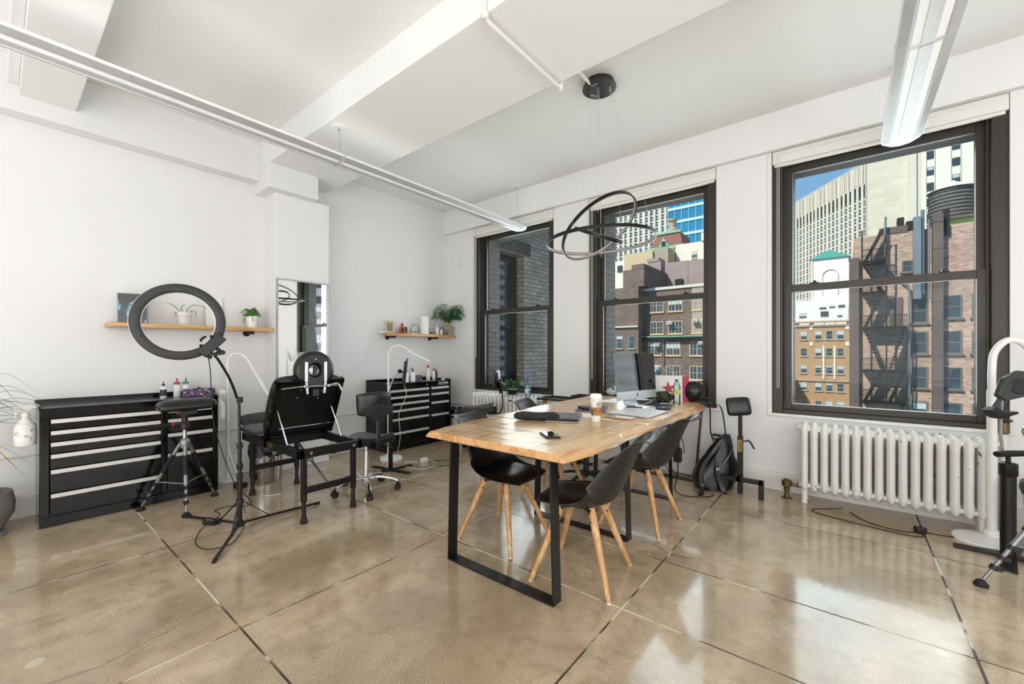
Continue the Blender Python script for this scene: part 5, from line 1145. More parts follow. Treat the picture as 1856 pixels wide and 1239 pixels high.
# ================= LIVE EDGE TABLES =================
m_slab = woodmat('honey_wood_slab', 'CFA46C', 'D9B47F', 'B98A52', 'y', .32, .8, planks=.18, coat=.22)
m_slab2 = woodmat('waney_edge_wood', 'C4925A', 'D2A670', 'B47F48', 'y', .3, .8, coat=.4)
def slab_table(name, label, ys, left, right, frames, group):
    """left/right: x of the lower edge at each y"""
    t = thing(name, label, 'table', ((left[0]+right[0])/2, (ys[0]+ys[-1])/2, 0), 0, group)
    pl = smooth_pts([(x, y, 0) for x, y in zip(left, ys)], 6); pr = smooth_pts([(x, y, 0) for x, y in zip(right, ys)], 6)
    zt, zb = .775, .733; rn = random.Random(len(ys)); vs = []; n = len(pl); f = []; m = []
    for i in range(n):
        wl = .042+.006*math.sin(i*.9); wr = .046+.008*math.sin(i*.55+1)
        a, c = pl[i], pr[i]
        vs += [(a.x, a.y, zb), (a.x+.004, a.y, zb+.012), (a.x+wl, a.y, zt), (c.x-wr, c.y, zt), (c.x-.004, c.y, zb+.012), (c.x, c.y, zb)]
    for i in range(n-1):
        o = i*6; p = o+6
        for q, mm in ((0, 1), (1, 1), (2, 0), (3, 1), (4, 1)): f.append((o+q, o+q+1, p+q+1, p+q)); m.append(mm)
        f.append((o, p, p+5, o+5)); m.append(1)
    f.append((5, 4, 3, 2, 1, 0)); m.append(1); o = (n-1)*6; f.append((o, o+1, o+2, o+3, o+4, o+5)); m.append(1)
    b = MB(); b.v = vs; b.f = f; b.m = m; b.build('tabletop', [m_slab, m_slab2], t, world=True, bevel=.002, angle=25)
    for fy, x0, x1, sp in frames:
        # trapezoid leg frame of flat bar
        w = .075; th = .008
        for sx, xb, xt in ((-1, x0, x0+sp), (1, x1, x1-sp)):
            b = MB(); b.v = [(xb, fy-w/2, 0), (xb, fy+w/2, 0), (xb-sx*th, fy-w/2, .0), (xb-sx*th, fy+w/2, .0), (xt, fy-w/2, zb), (xt, fy+w/2, zb), (xt-sx*th, fy-w/2, zb), (xt-sx*th, fy+w/2, zb)]
            b.f = [(0, 1, 5, 4), (2, 6, 7, 3), (0, 4, 6, 2), (1, 3, 7, 5), (4, 5, 7, 6), (0, 2, 3, 1)]; b.m = [0]*6
            b.build('leg', m_blackmetal, t, world=True, bevel=.0015)
        b = MB(); b.box(x0, x1, fy-w/2, fy+w/2, 0, th); b.build('foot_bar', m_blackmetal, t, world=True, bevel=.0015)
        b = MB(); b.box(x0+sp, x1-sp, fy-w/2, fy+w/2, zb-.006, zb); b.build('top_plate', m_blackmetal, t, world=True)
    return t
slab_table('dining_table', 'near live-edge honey wood table on black flat-bar legs, carrying the phone', [1.76, 1.95, 2.2, 2.5, 2.75, 2.985], [-2.135, -2.17, -2.205, -2.225, -2.25, -2.255], [-1.088, -1.060, -1.042, -1.062, -1.062, -1.062], [(1.80, -1.93, -1.15, .02), (2.715, -1.93, -1.155, .02)], 'live-edge tables')
slab_table('dining_table', 'far live-edge wood table against the middle window, carrying the desktop computer', [2.99, 3.2, 3.55, 3.9, 4.2, 4.43], [-2.30, -2.305, -2.33, -2.33, -2.35, -2.36], [-1.062, -1.058, -1.045, -1.04, -1.055, -1.09], [(3.70, -1.93, -1.19, .02), (4.37, -1.93, -1.17, -.06)], 'live-edge tables')

# ================= SHELL CHAIRS =================
m_shell = mat('black_shell_plastic', '1A1A1B', 0.42, 0, var=.06); m_pad = mat('black_pad_leatherette', '111112', 0.33, 0, var=.1, bump=.05, bscale=120)
m_beech = woodmat('pale_beech', 'C99C68', 'B98952', 'D6AE7E', 'z', .42, 1.6, coat=.1)
def shell_chair():
    t = thing('shell_chair', 'x', 'chair')
    prof = [(.235, .432, .150, .0), (.215, .448, .205, .004), (.12, .440, .235, .018), (.0, .428, .245, .045), (-.10, .430, .243, .085), (-.175, .455, .235, .125), (-.225, .515, .222, .135), (-.262, .60, .203, .115), (-.295, .68, .182, .085), (-.325, .755, .168, .052), (-.350, .800, .160, .028), (-.385, .822, .150, .012), (-.41, .815, .13, .004)]
    P_ = smooth_pts([(p[0], p[2], p[1]) for p in prof], 4); R_ = smooth_pts([(p[3], 0, 0) for p in prof], 4); n = len(P_)
    def surf(off):
        vs = []; nu = 16
        for i in range(n):
            p = P_[i]; a = P_[max(0, i-1)]; c = P_[min(n-1, i+1)]; tx, tz = c.x-a.x, c.z-a.z; l = math.hypot(tx, tz); nx, nz = tz/l, -tx/l
            if nz < 0 and i < n*.35: nx, nz = -nx, -nz
            # normal towards the sitter: up on the seat, forward on the back
            nx, nz = (-tz/l, tx/l); 
            if (nx*1+nz*1) < 0: nx, nz = -nx, -nz
            for k in range(nu+1):
                u = 2*k/nu-1; au = abs(u)
                w = p.y; r = R_[i].x*(au**2.4); vs.append((p.x+nx*(r-off), u*w*(1-.05*au**6), p.z+nz*(r-off)))
        return vs, nu
    b = MB(); v0, nu = surf(0); v1, _ = surf(.006); m_ = nu+1
    f0 = [(j*m_+i, j*m_+i+1, (j+1)*m_+i+1, (j+1)*m_+i) for j in range(n-1) for i in range(nu)]
    b.add(v0, f0); b.add(v1, [tuple(reversed(q)) for q in f0]); N_ = n*m_
    edge = [i for i in range(nu+1)]+[j*m_+nu for j in range(1, n)]+[(n-1)*m_+i for i in range(nu-1, -1, -1)]+[j*m_ for j in range(n-2, 0, -1)]
    for a_, c_ in zip(edge, edge[1:]+edge[:1]): b.f.append((a_, N_+a_, N_+c_, c_)); b.m.append(0)
    b.build('shell', m_shell, t, angle=50)
    # seat pad
    b = MB(); nu, nv = 18, 16
    def pp(u, v, top):
        x = -.165+.395*u; w = .205*math.sqrt(max(.02, 1-abs(2*u-1)**3.2*.86)); y = (2*v-1)*w; e = max(abs(2*u-1), abs(2*v-1))**5
        zs = .436+.006*u+.035*((2*v-1)**2)*(1-u)+.012*max(0, .3-u)
        return (x, y, zs+(.030*(1-e) if top else 0)+.004)
    for top in (True, False):
        v = [pp(i/nu, j/nv, top) for j in range(nv+1) for i in range(nu+1)]; f = [(j*(nu+1)+i, j*(nu+1)+i+1, (j+1)*(nu+1)+i+1, (j+1)*(nu+1)+i) for j in range(nv) for i in range(nu)]
        b.add(v, f if top else [tuple(reversed(q)) for q in f])
    b.build('seat_pad', m_pad, t, angle=60)
    b = MB(); b.bar((-.10, -.10, .408), (.10, .10, .408), .05, .022); b.bar((-.10, .10, .408), (.10, -.10, .408), .05, .020); b.box(-.09, .09, -.09, .09, .405, .424); b.build('leg_bracket', m_blackmetal, t, bevel=.002)
    for sx in (-1, 1):
        for sy in (-1, 1):
            b = MB(); p0 = V((sx*.085, sy*.085, .418)); p1 = V((sx*.222, sy*.222, .004)); b.tube([p0, p0+(p1-p0)*.25, p1], [.0215, .0215, .0135], 14); lg = b.build('leg', m_beech, t)
            b = MB(); q = p0+(p1-p0)*.10; o_ = V((sx, sy, 0)).normalized(); s_ = V((-sy, sx, 0)).normalized()
            for qq in (.06, .16): c = p0+(p1-p0)*qq; b.cyl(c-s_*.0235, c+s_*.0235, .006, n=10)
            b.bar(p0+o_*.0195, p0+(p1-p0)*.22+o_*.0195, .005, .004); b.build('leg_bolt', m_plastic_b, lg)
            b = MB(); b.cyl(p1-V((0, 0, .004)), p1+V((0, 0, .002)), .0125, n=12); b.build('glide', m_white_p, lg)
    return t
ch = shell_chair()
ch.location = (-1.868, 2.235, 0); ch.rotation_euler = (0, 0, .04); ch['label'] = 'black shell chair on beech legs at the left side of the near table, nearest us'; ch['group'] = 'black shell chairs round the tables'
dup(ch, (-1.205, 2.150, 0), PI+.17, 'black shell chair with scuffed back at the near right corner of table', 'black shell chairs round the tables')
dup(ch, (-1.225, 3.083, 0), PI-.02, 'black shell chair on the right side, nearer the arm rest stand and backpack', 'black shell chairs round the tables')
dup(ch, (-2.10, 3.22, 0), .12, 'black shell chair on the window side left of table, behind the pencil case', 'black shell chairs round the tables')

# black star-base stool pushed under the far table
t = thing('office_stool', 'black swivel stool with a star base pushed under the far table', 'stool', (-1.98, 3.62, 0))
b = MB(); b.cyl((0, 0, .07), (0, 0, .42), .025); b.build('column', m_plastic_b, t)
for k in range(5):
    a = 2*PI*k/5+.9; d = V((math.cos(a), math.sin(a), 0)); b = MB(); b.tube([V((0, 0, .115)), V((0, 0, .105))+d*.15, V((0, 0, .075))+d*.30], [.026, .022, .017], 8, flat=.7); lg = b.build('leg', m_plastic_b, t)
    c = V((0, 0, .028))+d*.30; s_ = V((-d.y, d.x, 0)); b = MB(); b.cyl(c-s_*.022, c+s_*.022, .028, n=16); b.cyl(c, c+V((0, 0, .05)), .008); b.build('caster', m_rubber, lg)
b = MB(); b.lathe([(0, .42), (.17, .42), (.185, .435), (.185, .465), (.17, .48), (0, .485)], n=32); b.build('seat', m_leather, t)

# ================= THINGS ON THE TABLES =================
T = .7755
def flatbox(name, label, cat, c, rz, sx, sy, sz, m, z=T, bev=.003, parts=(), group=None):
    t = thing(name, label, cat, (c[0], c[1], z), rz, group)
    b = MB(); b.box(-sx/2, sx/2, -sy/2, sy/2, 0, sz); b.build('body', m, t, bevel=bev, seg=3)
    for nm, x0, x1, y0, y1, z0, z1, mm in parts: b = MB(); b.box(x0, x1, y0, y1, z0, z1); b.build(nm, mm, t)
    return t
m_screen = mat('black_glass_screen', '07080A', 0.06, 0, var=.0, spec=.9)
m_case = mat('black_phone_case', '1B1A1A', .5)
t = thing('smartphone', 'black smartphone lying face up on the near table', 'phone', (-1.405, 2.115, T), math.radians(-39))
b = MB(); b.box(-.085, .085, -.043, .043, 0, .011); b.build('phone_case', m_case, t, bevel=.006, seg=4)
b = MB(); b.box(-.078, .078, -.037, .037, .011, .0118); b.build('screen', m_screen, t)
t = thing('pencil_case', 'black zipped pencil case with a small red tag on near table', 'pencil case', (-1.80, 2.53, T), math.radians(30))
b = MB(); vs = []; fs = []; NX = 24; NK = 20
for i in range(NX+1):
    u = i/NX; x = (u-.5)*.34; e = (1-abs(2*u-1)**7)**.5 if 0 < u < 1 else .02; e = max(e, .25)
    for k in range(NK): a = 2*PI*k/NK; cy = math.copysign(abs(math.cos(a))**.7, math.cos(a)); cz = math.copysign(abs(math.sin(a))**.6, math.sin(a)); vs.append((x, cy*.055*e, .032+cz*.030*e+.003*math.sin(u*9)*(cz > 0)))
for i in range(NX):
    for k in range(NK): fs.append((i*NK+k, i*NK+(k+1) % NK, (i+1)*NK+(k+1) % NK, (i+1)*NK+k))
fs += [tuple(range(NK-1, -1, -1)), tuple(NX*NK+k for k in range(NK))]; b.add(vs, fs); b.build('case_body', mat('black_canvas', '1D1B1A', .75, bump=.2, bscale=200), t, angle=70)
b = MB(); b.tube([(-.16, -.040, .05), (0, -.044, .054), (.16, -.040, .05)], .003, 6); b.tube([(-.165, -.050, .024), (0, -.054, .024), (.165, -.050, .024)], .003, 6); b.build('zip', m_plastic_b, t)
b = MB(); b.box(-.150, -.115, -.035, -.012, .0605, .0625); b.build('red_tag', m_red_p, t)
# tablet in open keyboard case on a closed laptop
flatbox('laptop', 'closed slim grey laptop under the black tablet case', 'laptop', (-1.66, 2.70, 0), math.radians(24), .24, .33, .012, mat('space_grey_aluminium', '8B8684', .4, .8))
t = thing('tablet', 'tablet in a black hard case lying on the grey laptop, near table', 'tablet', (-1.675, 2.715, T+.013), math.radians(25))
b = MB(); b.box(-.12, .12, -.165, .165, 0, .012); b.build('case', m_plastic_b, t, bevel=.004)
b = MB(); b.box(-.103, .103, -.145, .145, .012, .0135); b.build('back_cover', mat('dark_grey_rubber_cover', '4B4C4E', .45), t)
for px_, py_ in ((-.108, -.09), (-.108, .0), (.108, -.11), (.108, .02), (.108, .12)):
    b = MB(); b.box(px_-.006, px_+.006, py_-.022, py_+.022, .006, .0145); b.build('corner_clip', mat('clip_grey', '8A8A88', .4), t, bevel=.002)
# paper cup
t = thing('paper_cup', 'white takeaway coffee cup with a kraft sleeve and green emblem', 'cup', (-1.438, 2.772, T))
b = MB(); b.lathe([(0, 0), (.031, 0), (.0315, .003), (.0435, .175), (.0445, .178), (0, .178)], n=40); b.build('cup', m_white_p, t)
b = MB(); b.lathe([(.0455, .168), (.047, .172), (.0465, .180), (.042, .185), (.040, .199), (.037, .200), (.035, .194), (0, .194)], n=40); b.build('lid', mat('white_lid_plastic', 'F0EFEC', .3, var=0), t)
m_kraft = mat('kraft_sleeve', 'A9763F', .8, var=.05); m_green_em = mat('emblem_green', '1F6B45', .6); m_kprint = mat('sleeve_print', '3D4640', .7)
b = MB(); b.lathe([(.0345, .045), (.0412, .105)], n=40); b.lathe([(.0420, .105), (.0353, .045)], n=40); b.build('sleeve', m_kraft, t)
def on_cup(b, a0, a1, z0, z1, k, m=0, off=.0009):
    rr = lambda z: .0315+(.0435-.0315)*(z-.003)/.172+(.0018 if z < .108 else 0)+off
    vs = []; 
    for i in range(k+1):
        a = a0+(a1-a0)*i/k; vs += [(rr(z0)*math.cos(a), rr(z0)*math.sin(a), z0), (rr(z1)*math.cos(a), rr(z1)*math.sin(a), z1)]
    b.add(vs, [(i*2, i*2+2, i*2+3, i*2+1) for i in range(k)], m)
A = math.atan2(-2.772, 1.438)
b = MB(); n = 28; rr = .0415
for i in range(n):   # ring emblem on the cup
    for r0, r1, aa0, aa1 in ((.019, .015, 2*PI*i/n, 2*PI*(i+1)/n),):
        q = []
        for r_, e_ in ((r0, aa0), (r1, aa0), (r1, aa1), (r0, aa1)):
            da = r_*math.cos(e_)/.041; z = .126+r_*math.sin(e_)
            R_ = .0315+.012*(z-.003)/.172+.0008; q.append((R_*math.cos(A+.55+da), R_*math.sin(A+.55+da), z))
        b.add(q, [(0, 1, 2, 3)])
for dx, dz, w, h in ((-.006, .0, .006, .018), (.004, .004, .006, .016), (0, -.008, .010, .006)):
    on_cup(b, A+.55+dx/.041-w/.082, A+.55+dx/.041+w/.082, .126+dz-h/2, .126+dz+h/2, 3)
b.build('green_emblem', m_green_em, t, smooth=False)
b = MB(); on_cup(b, A-.95, A-.55, .050, .100, 6); on_cup(b, A+.35, A+.85, .092, .094, 5); on_cup(b, A+.35, A+.95, .080, .0815, 5); on_cup(b, A+.35, A+.75, .072, .0735, 5)
for i in range(16):
    e0 = 2*PI*i/16; e1 = 2*PI*(i+1)/16; q = []
    for r_, e_ in ((.008, e0), (.0, e0), (.0, e1), (.008, e1)):
        da = r_*math.cos(e_)/.039; z = .088+r_*math.sin(e_); R_ = .0315+.012*(z-.003)/.172+.0028; q.append((R_*math.cos(A-.12+da), R_*math.sin(A-.12+da), z))
    b.add(q, [(0, 1, 2, 3)])
b.build('sleeve_print', m_kprint, t, smooth=False)
flatbox('folder', 'purple folder with a dark edge behind the paper cup', 'folder', (-1.755, 3.325, 0), math.radians(20), .26, .34, .008, mat('purple_cover', '5B4A68', .4, var=.1))
flatbox('pen_pouch', 'small black pouch lying on the purple folder', 'pouch', (-1.80, 3.24, 0), math.radians(-35), .15, .05, .02, m_plastic_b, z=T+.009, bev=.009)
flatbox('paper_sheet', 'printed sheet of paper under the near side of the purple folder', 'paper', (-1.62, 2.98, 0), .5, .15, .21, .0008, m_printlabel, bev=0)
b = MB(); b.tube([(-1.50, 2.98, T+.004), (-1.37, 3.06, T+.004)], .0038, 6); tag(b.build('pencil', mat('yellow_pencil', 'E0A81E', .4)), 'yellow pencil lying beside the paper cup', 'pencil')
flatbox('laptop', 'closed silver laptop lying at the right edge of far table', 'laptop', (-1.345, 3.325, 0), math.radians(-3), .35, .42, .014, m_alu, bev=.004, parts=(('lid', -.17, .17, -.205, .205, .014, .0165, mat('silver_lid', 'DADADB', .4, .0, var=.01)),))
flatbox('smartphone', 'rose gold phone lying on paper in front of the silver laptop', 'phone', (-1.35, 3.02, 0), .05, .20, .12, .009, mat('rose_gold_metal', 'B98A78', .3, .7), bev=.003, parts=(('screen', -.09, .09, -.05, .05, .009, .0095, mat('white_glass', 'DCDCDA', .1)),))
# desktop computer
t = thing('desktop_computer', 'all-in-one silver desktop computer with a large glossy black screen', 'computer', (-1.60, 3.68, T))
d1 = V((math.sin(0), 0, 0))
e0 = V((0, 0, 1.29))+3.69*V((-.6266, .7793, 0))+.933*V((.7793, .6266, 0)); e1 = V((0, 0, 1.29))+4.06*V((-.6266, .7793, 0))+1.377*V((.7793, .6266, 0))
eX = V((.251, .968, 0)); EL = V((e1.x-e0.x, e1.y-e0.y, 0)).length
nz_ = V((eX.y, -eX.x, 0)); tilt = V((0, 0, 1))-nz_*.07
M_ = frame((e0.x, e0.y, .848), eX, tilt)
b = MB(); b.box(0, EL, 0, .425, -.006, .0, 0, M_)
vs = []; nx_, ny_ = 10, 8   # bulged back
for j in range(ny_+1):
    for i in range(nx_+1):
        u = i/nx_; v = j/ny_; dpt = .006+.034*(1-abs(2*u-1)**2.5)*(1-abs(2*v-1)**2.5); vs.append(tuple(M_ @ V((u*EL, v*.425, -dpt))))
b.add(vs, [(j*(nx_+1)+i, (j+1)*(nx_+1)+i, (j+1)*(nx_+1)+i+1, j*(nx_+1)+i+1) for j in range(ny_) for i in range(nx_)])
b.build('housing', mat('satin_aluminium', 'C6C7C9', .32, .75), t, world=True)
b = MB(); b.box(.001, EL-.001, .075, .424, .0, .0016, 0, M_); b.build('screen', mat('glossy_black_display', '030304', .02, 0, var=0, spec=.55), t, world=True)
b = MB(); b.lathe([(0, .0009), (.011, .0009), (.011, 0)], n=20, M=M_ @ Matrix.Translation((EL/2, .036, 0))); 
b.lathe([(0, .0009), (.0045, .0009), (.0045, 0)], n=12, M=M_ @ Matrix.Translation((EL/2+.003, .053, 0))); b.build('apple_emblem', mat('dark_emblem', '1A1A1C', .3), t, world=True)
b = MB(); c0 = e0+eX*EL/2; bk = -nz_
pts = []
for u, z in ((.03, .95), (.055, .87), (.035, .80), (.0, .782)): pts.append(V((c0.x, c0.y, z))+bk*u)
sdir = eX*.095
def ribbon(b, pts, sd, th):
    vs = []; n = len(pts)
    for i, p in enumerate(pts):
        a = pts[max(0, i-1)]; c = pts[min(n-1, i+1)]; tdir = (c-a).normalized(); nn_ = tdir.cross(sd.normalized())*th/2
        vs += [p-sd-nn_, p+sd-nn_, p+sd+nn_, p-sd+nn_]
    b.add(vs, [(i*4+q, i*4+(q+1) % 4, i*4+4+(q+1) % 4, i*4+4+q) for i in range(n-1) for q in range(4)]+[(0, 1, 2, 3), tuple((n-1)*4+q for q in (3, 2, 1, 0))])
ribbon(b, smooth_pts([V((c0.x, c0.y, .98))+bk*.035, V((c0.x, c0.y, .90))+bk*.075, V((c0.x, c0.y, .82))+bk*.085, V((c0.x, c0.y, T+.008))+bk*.06, V((c0.x, c0.y, T+.003))-bk*.05, V((c0.x, c0.y, T+.003))-bk*.13], 6), sdir, .004)
b.build('stand', MATS['satin_aluminium'], t, world=True)
# clutter
flatbox('docking_box', 'black box with a socket face behind the desktop computer foot', 'box', (-1.53, 3.98, 0), .45, .20, .15, .045, m_plastic_b, bev=.004)
flatbox('socket_cube', 'small white socket cube beside the black box', 'adapter', (-1.66, 3.93, 0), .45, .04, .05, .045, m_white_p)
flatbox('white_card_box', 'small white printed card left of the black box', 'box', (-1.60, 4.18, 0), .2, .10, .06, .07, m_printlabel)
flatbox('hub', 'flat dark round-ended device in front of the computer stand', 'device', (-1.47, 3.56, 0), .25, .13, .075, .022, m_plastic_b, bev=.010)
flatbox('power_brick', 'black power brick near the right edge of far table', 'power supply', (-1.25, 3.66, 0), .7, .12, .055, .025, m_plastic_b, bev=.006)
t = thing('computer_mouse', 'large dark domed mouse near the water bottle', 'mouse', (-1.31, 3.86, T), .6); b = MB(); b.sphere((0, 0, 0), (.085, .055, .04), 20, 12); b.build('shell', mat('dark_mouse', '33343A', .2), t); b = MB(); b.tube([(.087*math.cos(a), .057*math.sin(a), .004) for a in [2*PI*k/28 for k in range(28)]], .004, 6, closed=True); b.build('silver_rim', m_alu, t)
b = MB()
b.tube(smooth_pts([(-1.66, 3.93, T+.03), (-1.60, 3.85, T+.05), (-1.52, 3.84, T+.01), (-1.44, 3.90, T+.04), (-1.48, 3.97, T+.05)], 8), .0022, 6)
b.tube(smooth_pts([(-1.47, 3.60, T+.01), (-1.38, 3.62, T+.004), (-1.30, 3.60, T+.004), (-1.24, 3.66, T+.03)], 8), .002, 6)
b.tube(smooth_pts([(-1.25, 3.70, T+.01), (-1.16, 3.62, T+.004), (-1.10, 3.52, T+.006), (-1.09, 3.45, T+.004)], 8), .002, 6)
tag(b.build('desk_cables', m_cable_w), 'tangle of white cables lying round the desktop computer foot', 'cables')
for i, (x, y, a, l_) in enumerate(((-1.95, 3.95, .3, 'white paper sheet on the far left of the computer table'), (-1.82, 4.18, -.2, 'white paper sheet against the window behind the computer'), (-1.45, 3.70, .1, 'white paper under the computer stand'))):
    flatbox('paper_sheet', l_, 'paper', (x, y, 0), a, .30, .22, .001, mat('white_paper', 'ECECEA', .7, var=.01), bev=0)
t = thing('patterned_pouch', 'crumpled black pouch with yellow-green leaf print by the shopping bag', 'pouch', (-1.44, 4.12, T), .5)
b = MB(); rnd = random.Random(9); vs = []; NU, NV = 18, 10
for j in range(NV+1):
    for i in range(NU): a = 2*PI*i/NU; th = PI*j/NV; r = 1+rnd.uniform(-.18, .18); vs.append((.13*r*math.sin(th)*math.cos(a), .075*r*math.sin(th)*math.sin(a), max(0, .05-.06*math.cos(th)*r+.02*math.cos(a)*math.sin(th))))
b.add(vs, [(j*NU+i, j*NU+(i+1) % NU, (j+1)*NU+(i+1) % NU, (j+1)*NU+i) for j in range(NV) for i in range(NU)]); b.build('pouch_body', patterned('leaf_print_fabric', [(0, '0B0C0B'), (.60, '8FA32C'), (.64, '101210')], 30, 1.5, .6), t)
# water bottle
m_pet = glassmat('clear_pet', 'EEF2F2', 1.4, .05)
t = thing('water_bottle', 'clear plastic drink bottle with green cap and yellow-green label', 'bottle', (-1.275, 4.11, T))
b = MB(); b.lathe([(0, .004), (.028, 0), (.034, .006), (.033, .04), (.035, .09), (.0335, .095), (.0335, .155), (.035, .16), (.033, .18), (.018, .215), (.012, .225), (.012, .235)], n=28); b.build('bottle_body', m_pet, t)
b = MB(); b.lathe([(.0342, .10), (.0342, .15)], n=28); b.build('label', patterned('yellow_green_label', [(0, 'C9CF62'), (.5, '8FAE3A'), (.56, 'D9D7C0'), (.62, 'C0394A'), (.66, 'D3D86A')], 26, .8), t)
b = MB(); b.lathe([(0, .222), (.0145, .222), (.0145, .245), (0, .245)], n=20); b.build('cap', mat('dark_green_cap', '17603A', .4), t)
# shopping bag with red star
t = thing('shopping_bag', 'white paper shopping bag with a red star and red side panels', 'bag', (-1.40, 4.31, T))
p0 = V((-1.535, 4.205, T)); p1 = V((-1.285, 4.375, T)); ex = (p1-p0).normalized(); ey = V((-ex.y, ex.x, 0)); Wb = .325; Db = .11; Hb = .265
p0 = V((-1.515, 4.225, T)); M_ = frame(p0, ex, V((0, 0, 1)))    # local z = ex x up
zz = ex.cross(V((0, 0, 1)))
b = MB(); vs = [(0, 0, 0), (Wb, 0, 0), (Wb, 0, -Db), (0, 0, -Db), (0, Hb, -.01), (Wb, Hb-.004, -.01), (Wb-.0, Hb-.004, -Db+.01), (0, Hb, -Db+.01), (Wb+.018, Hb*.45, -Db/2)]
b.add(vs, [(0, 1, 5, 4), (3, 7, 6, 2), (0, 4, 7, 3), (0, 3, 2, 1)], 0, M_); b.build('paper_body', mat('white_bag_paper', 'DEDDDA', .6, var=.03), t, world=True, smooth=False)
b = MB(); b.add([vs[1], vs[2], vs[6], vs[5], vs[8]], [(0, 1, 4), (1, 2, 4), (2, 3, 4), (3, 0, 4)], 0, M_); b.add([(Wb-.062, 0, .0012), (Wb, 0, .0012), (Wb, Hb-.004, -.0088), (Wb-.062, Hb-.003, -.0088)], [(0, 1, 2, 3)], 0, M_)
b.build('red_gusset', mat('crimson_paper', 'A8324A', .55, var=.08), t, world=True, smooth=False)
b = MB(); st = []
for k in range(10): r_ = .075 if k % 2 == 0 else .029; a = PI/2+.12+PI*k/5; st.append((.125+r_*math.cos(a), .135+r_*math.sin(a)))
vs = [(x, y, .0016-.01*y/Hb) for x, y in st]+[(.125, .135, .0016-.005)]
b.add(vs, [(k, (k+1) % 10, 10) for k in range(10)], 0, M_); b.build('red_star', MATS['crimson_paper'], t, world=True, smooth=False)
for off in (-.012, -Db+.012):
    b = MB(); b.tube([tuple(M_ @ V(q)) for q in smooth_pts([(.075, Hb-.04, off), (.08, Hb+.02, off), (.11, Hb+.075, off), (.15, Hb+.078, off), (.185, Hb+.03, off), (.19, Hb-.04, off)], 6)], .0035, 6); b.build('handle', mat('bag_cord', 'B5B0A8', .7), t, world=True)
# black helmet-like bag behind it
t = thing('round_black_bag', 'rounded black bag between the shopping bag and the middle window frame', 'bag', (-1.235, 4.44, T))
b = MB(); b.sphere((-1.22, 4.455, T+.105), (.10, .085, .115), 24, 16); b.build('bag_body', m_leather, t, world=True)
b = MB(); b.tube([(-1.22+.102*math.cos(a), 4.455+.05*math.sin(a), T+.105+.10*math.sin(a)) for a in [2*PI*k/30 for k in range(30)]], .004, 6, closed=True); b.build('zip', mat('zip_grey', '4A4A4C', .4, .5), t, world=True)
# clutter clipped at the table corner with hanging strap
t = thing('camera_strap', 'black strap hanging in a loop from the right corner of far table', 'strap', (-1.06, 4.33, T))
b = MB(); p = smooth_pts([(-1.10, 4.33, T+.01), (-1.055, 4.34, T+.004), (-1.035, 4.35, .72), (-1.03, 4.36, .50), (-.99, 4.37, .40), (-.935, 4.38, .385), (-.90, 4.37, .45), (-.925, 4.36, .70), (-.96, 4.34, T-.0), (-1.03, 4.33, T+.012)], 8)
ribbon(b, p, V((.004, .007, 0)), .0025); b.build('strap_band', m_plastic_b, t, world=True)
t = thing('clamp', 'small black clamp and clip clutter at the right corner of far table', 'clamp', (-1.10, 4.36, T))
b = MB(); b.box(-1.13, -1.03, 4.33, 4.38, T, T+.02); b.tube([(-1.09, 4.36, T+.02), (-1.09, 4.36, T+.17)], .006, 8); b.tube([(-1.10, 4.35, T+.05), (-1.0, 4.36, T+.06), (-.98, 4.36, T-.03)], .009, 8); b.build('clamp_body', m_plastic_b, t, world=True, bevel=.002)
# pale crumpled object on the sill of the middle window
t = thing('tape_dispenser', 'pale clear plastic gadget on the sill of the middle window', 'dispenser', (-2.13, 4.50, T))
b = MB(); b.sphere((-2.13, 4.50, T+.045), (.07, .04, .045), 14, 8); b.sphere((-2.09, 4.50, T+.08), (.045, .03, .03), 12, 8); b.build('dispenser_body', mat('pale_blue_plastic', 'B8C8CC', .2), t, world=True)
b = MB(); b.sphere((-2.10, 4.468, T+.085), .014, 10, 8); b.build('knob', m_plastic_b, t, world=True)
# tray on a post
t = thing('instrument_tray', 'shallow black tray stand between the two left windows', 'tray', (-2.60, 4.20, 0))
b = MB()
def tray(x0, x1, y0, y1, z): 
    b.box(x0+.015, x1-.015, y0+.015, y1-.015, z, z+.004)
    for q in ((x0, x1, y0, y0+.01), (x0, x1, y1-.01, y1), (x0, x0+.01, y0, y1), (x1-.01, x1, y0, y1)): b.box(*q, z+.002, z+.024)
tray(-2.86, -2.42, 4.02, 4.36, .715); b.build('tray', m_plastic_b, t, world=True, bevel=.003)
b = MB(); tray(-2.56, -2.38, 4.30, 4.50, .742); b.build('small_tray', m_plastic_b, t, world=True, bevel=.003)
b = MB(); b.tube([(-2.42, 4.25, .02), (-2.42, 4.25, .714)], .012, 10); b.bar((-2.42, 4.25, .706), (-2.7, 4.18, .706), .03, .012); b.bar((-2.60, 4.25, .01), (-2.25, 4.25, .01), .04, .02); b.bar((-2.42, 4.10, .01), (-2.42, 4.42, .01), .04, .02); b.build('stand_post', m_blackmetal, t, world=True)
